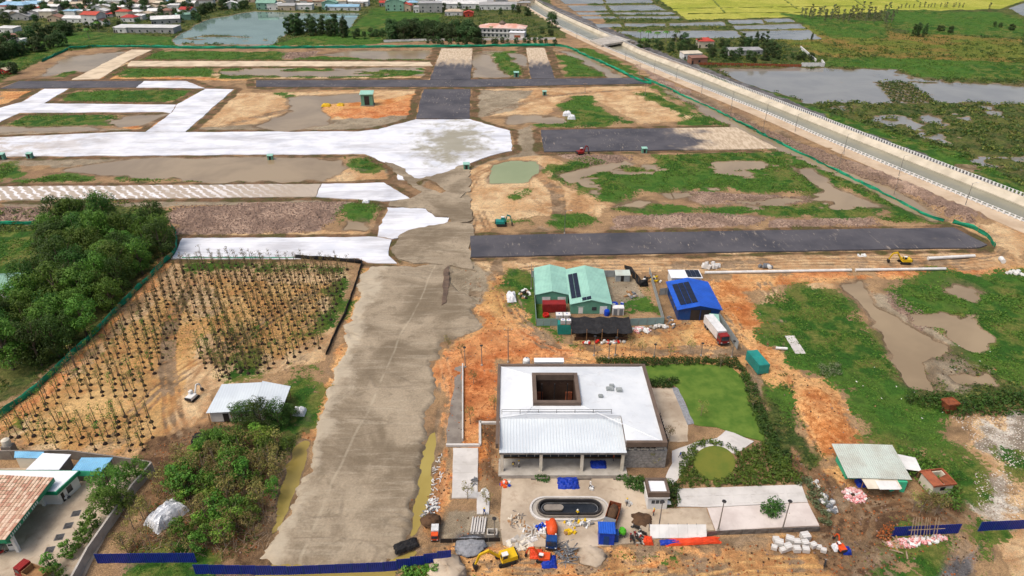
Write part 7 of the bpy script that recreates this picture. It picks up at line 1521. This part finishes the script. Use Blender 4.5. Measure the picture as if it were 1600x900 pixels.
tarp(1348, 756, 2.6, 1.8, 1., 'tarp_blue', 'dark blue cover under the hut awning', 20); tarp(940, 812, 1.6, 1.4, 1.0, 'tarp_orange', 'x', 21) if False else None; tarp(1012, 846, 1.8, 1.6, .9, 'tarp_orange', 'small orange cover left of the white screen', 22); tarp(468, 645, 2.6, 2.4, 1.3, 'tarp_white', 'pale covered pile right of the nursery shed', 23); tarp(320, 690, 5, 2.2, 1.6, 'black_net', 'black covered stack below the nursery shed', 24)
# blocks on pallets
bk = MB().box(-.85, .85, -.75, .75, .14, 1.35).mesh('block_pack', MATS['concrete_pale']); plm = MB().box(-.9, .9, -.8, .8, 0, .14).mesh('pallet', MATS['wood']); band = MB().box(-.87, .87, -.1, .1, .13, 1.38).mesh('strap', MATS['white_paint'])
bp = [(1216, 852, 1.15), (1222, 862, .8), (1233, 846, 1.1), (1230, 858, 1.1), (1244, 850, 1), (1244, 861, 1), (1257, 842, 1.25), (1257, 852, 1), (1258, 862, .95), (1270, 855, .9), (1279, 857, .7), (1286, 862, .75), (1209, 858, .8), (1212, 846, .9)]
for i, (px, py, s) in enumerate(sorted(bp)):
    t = thing('block_pallet', '%s pallet of pale blocks from the left before the aprons' % ORD[i], 'pallet', stand(px, py), R(rnd.uniform(-25, 25)), 'pallets of pale blocks'); t.scale = (s*.68,)*3; obj('pallet', plm, t); obj('block_pack', bk, t); obj('strap', band, t)
# white screen wall, low fence of the apron
ws = thing('white_screen', 'long plain white screen wall in the yard', 'screen', stand(1016, 842)); L = (G(1103, 838)-G(1016, 842)).length
for i in range(6): part(MB().slab([(i*L/6+.01, 0, .25), ((i+1)*L/6-.01, 0, .25), ((i+1)*L/6-.01, 1.5, 1.9), (i*L/6+.01, 1.5, 1.9)], .1), 'panel', 'white_paint', ws); part(MB().box(i*L/6-.05, i*L/6+.05, 1.55, 1.67, 0, 1.95), 'post', 'steel', ws)
panel_fence('low_fence', 'low grey mesh fence along the front of the aprons', 'fence', [(1104, 838), (1120, 836), (1280, 830)], 1.1, 'steel', 2.2); panel_fence('low_fence', 'low dark fence at the gravelled site gate', 'fence', [(688, 848), (782, 846)], 1.0, 'frame_dark', 2.0)
b = MB(); wl_ = [stand(723, 572), stand(723, 690)]; t = thing('retaining_wall', 'low pale retaining wall along the grey lane', 'wall', wl_[0]); d_ = wl_[1]-wl_[0]
for i in range(9): o = part(MB().box(-.15, .15, -d_.length/9+.05, 0, 0, .8), 'wall_bay', 'concrete_pale', t); o.location = d_*(i/9); o.rotation_euler = (0, 0, math.atan2(d_.y, d_.x)+R(90))
# beams, slabs, boards, sacks
for i, px in enumerate((738, 746, 754)):
    t = thing('concrete_beam', '%s of three pale concrete beams from the left by the gate' % ORD[i], 'beam', stand(px, 834), R(86)); part(MB().box(0, 3.4, -.35, -.15, 0, .5).box(0, 3.4, .15, .35, 0, .5).box(0, 3.4, -.15, .15, 0, .12), 'beam_body', 'concrete_pale', t)
t = thing('manhole_box', 'square concrete manhole box right of the beams', 'manhole', stand(769, 836)); part(MB().box(-.9, -.7, -.7, .7, 0, .9).box(.7, .9, -.7, .7, 0, .9).box(-.7, .7, -.7, -.5, 0, .9).box(-.7, .7, .5, .7, 0, .9), 'box_wall', 'concrete', t); wbox('box_floor', 'frame_dark', t, -.7, .7, -.5, .5, 0, .1)
def pile(px, py, n, sp, m, label, seed, size=(.5, .35, .2), cat='pile', name='material_pile', rows=3):
    """heap of separate sacks or boards, each a part"""
    q = random.Random(seed); t = thing(name, label, cat, stand(px, py)); ms = [MB().hexa([(-sx/2, -sy/2, 0), (sx/2, -sy/2, 0), (sx/2, sy/2, 0), (-sx/2, sy/2, 0)], [(-sx*.42, -sy*.4, sz), (sx*.42, -sy*.4, sz), (sx*.42, sy*.4, sz), (-sx*.42, sy*.4, sz)]).mesh('piece', MATS[mm]) for mm in m for sx, sy, sz in (size, (size[0]*.8, size[1]*1.1, size[2]*1.2))]
    for i in range(n):
        r = math.sqrt(q.random()); a = q.uniform(0, 6.28); o = obj('piece', q.choice(ms), t); o.location = (math.cos(a)*r*sp[0], math.sin(a)*r*sp[1], max(0, (1-r)*sp[2]*q.uniform(.6, 1.))); o.rotation_euler = (q.uniform(-.3, .3), q.uniform(-.3, .3), q.uniform(0, 3.1))
    return t
pile(1335, 774, 60, (1.9, 1.7, 1.0), ['bag_red', 'white_paint', 'bag_red'], 'heap of red and white sacks before the turquoise hut', 1, (.8, .5, .3), 'sacks', 'sack_heap')
t = pile(1432, 846, 80, (5.6, .8, .5), ['bag_red', 'white_paint', 'bag_red'], 'long row of red and white sacks below the right hoarding', 2, (.8, .5, .3), 'sacks', 'sack_heap'); t.rotation_euler = (0, 0, R(8))
pile(1002, 517, 34, (2.2, 1.3, .8), ['bag_red', 'white_paint', 'white_paint'], 'red and white sacks beside the black net shelter', 3, (.9, .6, .35), 'sacks', 'sack_heap'); pile(1030, 511, 16, (2.2, .8, .6), ['white_paint', 'concrete'], 'white sacks along the teal fence', 4, (.9, .6, .35), 'sacks', 'sack_heap')
pile(676, 792, 60, (1.3, 2.0, .6), ['concrete_pale', 'white_paint', 'grey_paint'], 'heap of broken pale debris on the red earth bank', 5, (.7, .25, .15), 'debris', 'debris_heap'); pile(683, 745, 60, (.9, 6.5, .25), ['concrete_pale', 'wood', 'white_paint'], 'scatter of broken boards along the red earth bank', 6, (.8, .14, .1), 'debris', 'debris_heap'); pile(662, 802, 12, (.7, .8, .4), ['grey_paint', 'concrete'], 'small grey debris heap by the yellow ditch', 7, (.6, .3, .15), 'debris', 'debris_heap')
pile(815, 848, 26, (2.4, 1.3, .5), ['concrete_pale', 'concrete', 'cream_wall'], 'stack of pale slabs at the left of the yard materials', 8, (1.3, .7, .2), 'slabs', 'slab_stack'); pile(832, 832, 26, (2.2, 1.5, .5), ['concrete', 'white_paint', 'wood'], 'mixed boards and slabs behind the mixer truck', 9, (1.4, .3, .15), 'boards', 'board_stack'); pile(905, 818, 30, (2.6, 1.0, .5), ['white_paint', 'concrete', 'yellow_paint', 'steel'], 'mixed yard materials below the fountain', 10, (.9, .4, .3), 'materials', 'material_pile')
pile(885, 862, 44, (1.9, 2.4, .4), ['steel', 'grey_paint', 'steel'], 'grey bundles of steel bars in the yard', 11, (2.6, .12, .1), 'steel bars', 'steel_bundle'); pile(848, 800+26, 10, (1.2, .8, .6), ['white_paint', 'blue_plastic'], 'white and blue boxes by the mixer truck', 12, (.7, .5, .5), 'boxes', 'box_pile'); pile(890, 833, 8, (.8, .6, .4), ['yellow_paint', 'wood'], 'yellow crates right of the mixer truck', 13, (.7, .5, .4), 'crates', 'crate_pile')
pile(808, 812, 30, (1.6, 2.2, .4), ['concrete_dark', 'wood', 'cream_wall'], 'rubbish and timber left of the fountain', 14, (.9, .2, .14), 'debris', 'debris_heap'); pile(980, 788, 6, (.6, .6, .7), ['white_paint', 'concrete'], 'white sacks left of the guard house', 15, (.7, .5, .35), 'sacks', 'sack_heap'); pile(925, 764, 5, (.5, .5, .5), ['white_paint'], 'small white sacks by the terrace step', 16, (.6, .4, .3), 'sacks', 'sack_heap')
pile(1110, 418, 12, (2.4, 1.2, 1.1), ['white_paint', 'concrete_pale'], 'stack of white concrete rings beside the track', 17, (1.3, 1.1, 1.0), 'blocks', 'block_stack'); pile(1195, 418, 9, (2.2, .8, .7), ['white_paint', 'grey_paint'], 'white blocks right of the stacked rings', 18, (1.2, .8, .7), 'blocks', 'block_stack'); pile(1590, 428, 20, (3.6, 1.5, .6), ['white_paint', 'concrete_pale'], 'white stones at the right end of the track', 19, (1.1, .8, .5), 'stones', 'stone_heap'); pile(1348, 400, 5, (2., .6, .3), ['white_paint'], 'few white blocks on the pale track', 20, (1.2, .6, .3), 'blocks', 'block_stack')
pile(1020, 437, 26, (2.6, 2.2, .9), ['yellow_paint', 'frame_dark', 'wood', 'white_paint'], 'junk pile between compound fence and cabin', 21, (1.0, .6, .4), 'junk', 'junk_pile'); pile(820, 460, 26, (1.4, 2.6, .8), ['black_rubber', 'wood', 'white_paint'], 'junk with black tyres left of the site office', 22, (.9, .7, .35), 'junk', 'junk_pile'); pile(1048, 505, 20, (.8, 3.2, .6), ['steel', 'white_paint', 'wood'], 'scrap lying along the blue workshop wall', 23, (1.1, .4, .3), 'scrap', 'scrap_pile'); pile(940, 536, 30, (6.5, .6, .5), ['white_paint', 'red_plastic', 'concrete'], 'low row of sacks in front of the black net', 24, (.9, .5, .3), 'sacks', 'sack_heap')
pile(1295, 790, 22, (1.2, 2.6, .5), ['concrete_pale', 'white_paint', 'grey_paint'], 'pale stones along the right apron end', 25, (.8, .6, .35), 'stones', 'stone_heap'); pile(1275, 757, 12, (1.4, .8, .5), ['concrete_pale', 'wood'], 'pale stones above the apron corner', 26, (.7, .5, .35), 'stones', 'stone_heap'); pile(742, 752, 12, (.4, 1.6, .5), ['steel', 'grey_paint'], 'grey bars lying on the slab walkway', 27, (1.4, .12, .12), 'steel bars', 'steel_bundle').location.z += .25; pile(757, 768, 8, (.6, .4, .6), ['white_paint'], 'white sacks at the end of the slab walkway', 28, (.6, .4, .3), 'sacks', 'sack_heap')
pile(790, 757, 12, (.8, .8, .5), ['tarp_blue', 'white_paint', 'orange_paint'], 'blue and white bundles at the pavilion corner', 29, (.7, .5, .3), 'bundles', 'bundle_pile'); pile(1002, 848, 8, (1.4, .4, .4), ['wood', 'concrete'], 'loose boards below the motorbikes', 30, (1.4, .2, .1), 'boards', 'board_stack'); pile(1400, 852, 16, (1.6, 2.4, .3), ['wood', 'dead_wood'], 'timber offcuts by the brown bush', 31, (2.2, .25, .15), 'timber', 'timber_pile')
pile(985, 462, 14, (1.6, 2.2, .6), ['wood', 'concrete', 'grey_paint'], 'timber and blocks stored in the grey compound yard', 41, (1.2, .5, .35), 'materials', 'material_pile'); pile(935+30, 476, 8, (1.6, .8, .5), ['white_paint', 'blue_plastic'], 'boxes behind the paired white toilets', 42, (.9, .6, .5), 'boxes', 'box_pile')
# heaps: gravel, brown soil
def heap(px, py, r, h, m, label, seed, cat='heap', name='soil_heap'):
    b = MB().blob((0, 0, 0), (r, r*.85, h), seed, 18, 10, .22); o = b.build(name, MATS[m], smooth=True); o.location = stand(px, py, -.05); tag(o, label, cat)
heap(735, 856, 2.5, .45, 'gravel_grey', 'grey gravel heap before the gate fence', 1, name='gravel_heap'); heap(1003, 812, 2.0, .45, 'soil_dark', 'brown soil heap beside the guard house', 2); heap(674, 821, 1.7, .7, 'soil_dark', 'dark brown soil heap by the small truck', 3); heap(700, 898, 3.0, .8, 'yard_concrete', 'pale sand heap right of the long blue hoarding', 4, name='sand_heap'); heap(925, 868, 2.4, .35, 'yard_concrete', 'low sand heap below the blue cabin', 6, name='sand_heap')
# brown leaning bush and scaffold poles on the hoarding
leaf_mat('leaf_rust', (150, 80, 40), (170, 100, 52), (120, 66, 36)); t = thing('rust_bush', 'rust brown withered bush at the left end of the right hoarding', 'bush', stand(1382, 838)); part(leaves([(0, 0, 1.2, 1.2, 1.0, 1.2), (.3, .2, 2.2, .9, .8, .9), (-.3, -.3, .6, 1.3, 1.2, .6)], 60, .35, 3), 'foliage', 'leaf_rust', t); part(MB().tube([(0, 0, -.1), (0, 0, 1.6)], .1, 5), 'stem', 'bark', t)
for i in range(9):
    a_ = stand(1422+i*5, 846); t = thing('scaffold_pole', '%s pale leaning pole from the left against the right hoarding' % ORD[i], 'pole', a_, 0, 'poles leaning on the right hoarding'); part(MB().tube([(0, 0, 0), (rnd.uniform(-.3, .3), 1.5, 4.2)], .06, 5), 'pole_shaft', 'dead_wood', t)
    part(MB().tube([(0, 0, 0), (.02, .08, .25)], .085, 5), 'pole_foot', 'dead_wood', t)
t = thing('timber_rail', 'pale cross pole tied to the leaning poles', 'pole', stand(1418, 846)); part(MB().tube([(0, .7, 2.0), (6.2, .8, 2.3)], .06, 5), 'pole_shaft', 'dead_wood', t)
# station pumps, white pole signs
for i, (px, py) in enumerate(((22, 858), (-6, 858))):
    t = thing('fuel_pump', ['white and green fuel pump at the right of the station canopy', 'white and green fuel pump at the left edge under the canopy'][i], 'pump', stand(px, py, .12), R(10)); wbox('pump_body', 'white_paint', t, -.5, .5, -.35, .35, .1, 1.7); wbox('pump_head', 'green_fascia', t, -.55, .55, -.38, .38, 1.7, 2.1); wbox('display', 'glass_dark', t, -.35, .35, -.39, -.35, 1.1, 1.5); wbox('plinth', 'concrete', t, -.8, .8, -.6, .6, 0, .1)
# left edge roofs below the grove
house(-2, 516, 9, 8, 3.2, 'gable', 'white', 'red', 60, 'red roofed house at the left edge beside the grove', None); house(-6, 470, 12, 9, 3.4, 'side', 'white', 'green', 8, 'pale green roofed house at the left edge in the grove', None); house(5, 545, 7, 6, 2.6, 'shed', 'cream', 'white', 40, 'white roofed hut below the red roof at the left edge', None)
b = MB(); q = random.Random(77); pts = []
for px in ([(1180,470),(1330,470),(1440,620),(1550,700),(1540,760),(1440,720),(1350,690)], [(640,700),(700,560),(770,480),(770,560),(700,700),(660,800)], [(1480,540),(1600,540),(1600,640),(1500,640)]):
    pts += [(x, y, ground_z(x, y)) for x, y in poly_spots(px, 4.6, len(pts)+5, .5) if fbm(np.array([x]), np.array([y]), 14, 3, 7)[0] > .54]
scatter('litter', 'small pale scraps of litter strewn on the ground', [MB().box(-.22, .22, -.14, .14, .02, .1), MB().hexa([(-.3, -.1, 0), (.3, -.12, 0), (.25, .12, 0), (-.28, .14, 0)], [(-.2, -.08, .12), (.2, -.1, .05), (.2, .1, .16), (-.2, .1, .08)])], np.array(pts), r_.uniform(.4, 1.1, len(pts)), ['white_paint', 'concrete_pale', 'wood'], 12)
# ------------------------------------------------------------------ people
def person_mesh(pose):
    P_ = {'pelvis': (0, 0, .95), 'waist': (0, 0, 1.1), 'chest': (0, .02, 1.35), 'neck': (0, .01, 1.5), 'head': (0, .03, 1.62), 'top': (0, .02, 1.74)}
    st = {'stand': (.1, .1, .02, 0), 'walk': (.1, .1, .28, .12), 'bend': (.14, .14, .1, 0)}[pose]; E_ = [('pelvis', 'waist'), ('waist', 'chest'), ('chest', 'neck'), ('neck', 'head'), ('head', 'top')]; Rr = {'pelvis': (.16, .12), 'waist': (.15, .1), 'chest': (.18, .11), 'neck': (.06, .06), 'head': (.095, .105), 'top': (.07, .08)}
    if pose == 'bend': P_.update(waist=(0, .1, 1.08), chest=(0, .34, 1.2), neck=(0, .48, 1.24), head=(0, .6, 1.24), top=(0, .7, 1.22))
    for s, sg in (('l', -1), ('r', 1)):
        f = st[2]*sg; P_['hip'+s] = (.1*sg, 0, .9); P_['knee'+s] = (st[0]*sg, .05+f*.5, .5); P_['ank'+s] = (st[0]*sg, f-.02, .09); P_['toe'+s] = (st[0]*sg*1.15, f+.18, .04)
        c = Vector(P_['chest']); P_['sh'+s] = tuple(c+Vector((.2*sg, 0, .06))); e = c+Vector((.27*sg, .04-f*.4, -.24)); h = e+Vector((.02*sg, .12-f*.3, -.24))
        P_['el'+s] = tuple(e); P_['wr'+s] = tuple(h); P_['pa'+s] = tuple(h+Vector((0, .03, -.07)))
        E_ += [('pelvis', 'hip'+s), ('hip'+s, 'knee'+s), ('knee'+s, 'ank'+s), ('ank'+s, 'toe'+s), ('chest', 'sh'+s), ('sh'+s, 'el'+s), ('el'+s, 'wr'+s), ('wr'+s, 'pa'+s)]
        Rr.update({'hip'+s: (.1, .1), 'knee'+s: (.065, .065), 'ank'+s: (.045, .045), 'toe'+s: (.04, .03), 'sh'+s: (.07, .07), 'el'+s: (.045, .045), 'wr'+s: (.03, .03), 'pa'+s: (.035, .02)})
        for i in range(4): P_['f%d%s' % (i, s)] = tuple(Vector(P_['pa'+s])+Vector(((i-1.5)*.018, .02, -.09+.008*abs(i-1.5)))); E_.append(('pa'+s, 'f%d%s' % (i, s))); Rr['f%d%s' % (i, s)] = (.009, .009)
        P_['th'+s] = tuple(Vector(P_['wr'+s])+Vector((-.03*sg, .06, -.05))); E_.append(('wr'+s, 'th'+s)); Rr['th'+s] = (.01, .01)
    ks = list(P_); me_ = bpy.data.meshes.new('person'); me_.from_pydata([P_[k] for k in ks], [(ks.index(a), ks.index(b_)) for a, b_ in E_], []); o = bpy.data.objects.new('tmp', me_); COL.objects.link(o); m_ = o.modifiers.new('s', 'SKIN'); m_.use_smooth_shade = True
    for i, k in enumerate(ks): me_.skin_vertices[0].data[i].radius = Rr[k]; me_.skin_vertices[0].data[i].use_root = (k == 'pelvis')
    o.modifiers.new('u', 'SUBSURF').levels = 1; dg = bpy.context.evaluated_depsgraph_get(); r = bpy.data.meshes.new_from_object(o.evaluated_get(dg)); bpy.data.objects.remove(o)
    ctr = {k: Vector(v) for k, v in P_.items()}
    for m2 in ('cloth_blue', 'cloth_dark', 'skin'): r.materials.append(MATS[m2])
    for p_ in r.polygons:
        k = min(ctr, key=lambda z_: (ctr[z_]-p_.center).length); p_.material_index = 2 if k[:2] in ('he', 'to', 'ne', 'wr', 'pa', 'th', 'f0', 'f1', 'f2', 'f3') and k[:3] != 'toe' else 1 if k[:2] in ('pe', 'hi', 'kn', 'an', 'to') else 0
    return r, Vector(P_['top'])
PM = {k: person_mesh(k) for k in ('stand', 'walk', 'bend')}
PP = [(958, 722, 'stand', 'cloth_orange', 'person in an orange top standing on the pavilion terrace'), (1062, 716, 'walk', 'cloth_blue', 'person in blue walking on the garden path'), (811, 732, 'stand', 'white_paint', 'person in a pale top at the left of the terrace'), (803, 730, 'bend', 'cloth_dark', 'person in dark clothes bending on the terrace left end'), (922, 764, 'walk', 'white_paint', 'person in a pale top crossing the yard by the terrace'), (902, 808, 'stand', 'helmet_yellow', 'person in yellow beside the fountain basin'), (970, 842, 'bend', 'cloth_dark', 'person bending beside the small green mixer'), (1021, 806, 'stand', 'cloth_orange', 'person in a red top before the guard house'), (868, 846, 'walk', 'cloth_orange', 'person in orange right of the mixer truck'), (979, 790, 'stand', 'white_paint', 'person in white left of the guard house'), (757, 805, 'walk', 'cloth_blue', 'person in blue by the planting bed'), (1000, 845, 'stand', 'red_plastic', 'person in red among the motorbikes')]
for px, py, po, cm_, lb in PP:
    me_, tp = PM[po]; me_ = me_.copy(); me_.materials[0] = MATS[cm_]; o = obj('person', me_); z = .34 if (py < 735 and px < 1000) else .1; p_ = G(px, py); o.location = (p_.x, p_.y, z); o.rotation_euler = (0, 0, rnd.uniform(0, 6.28)); tag(o, lb, 'person')
    hm = part(MB().lathe([(.17, -.06), (.14, -.03), (.12, .05), (.04, .1)], 10), 'helmet', 'helmet_yellow' if px % 2 else 'white_paint', o); hm.location = tp

# ------------------------------------------------------------------ shared labels: tell the rows of far things apart by their place
from collections import defaultdict
byl = defaultdict(list)
for o in bpy.data.objects:
    if o.parent is None and o.get('category') and o.get('label'): byl[o['label']].append(o)
def screen_x(o): v = o.location; return v.x/(v.y*_c+(CAM_H-v.z)*_s)
for lb, os_ in byl.items():
    if 1 < len(os_) <= 40:
        for i, o in enumerate(sorted(os_, key=screen_x)): o['label'] = lb+', %s from the left' % ORD[i]
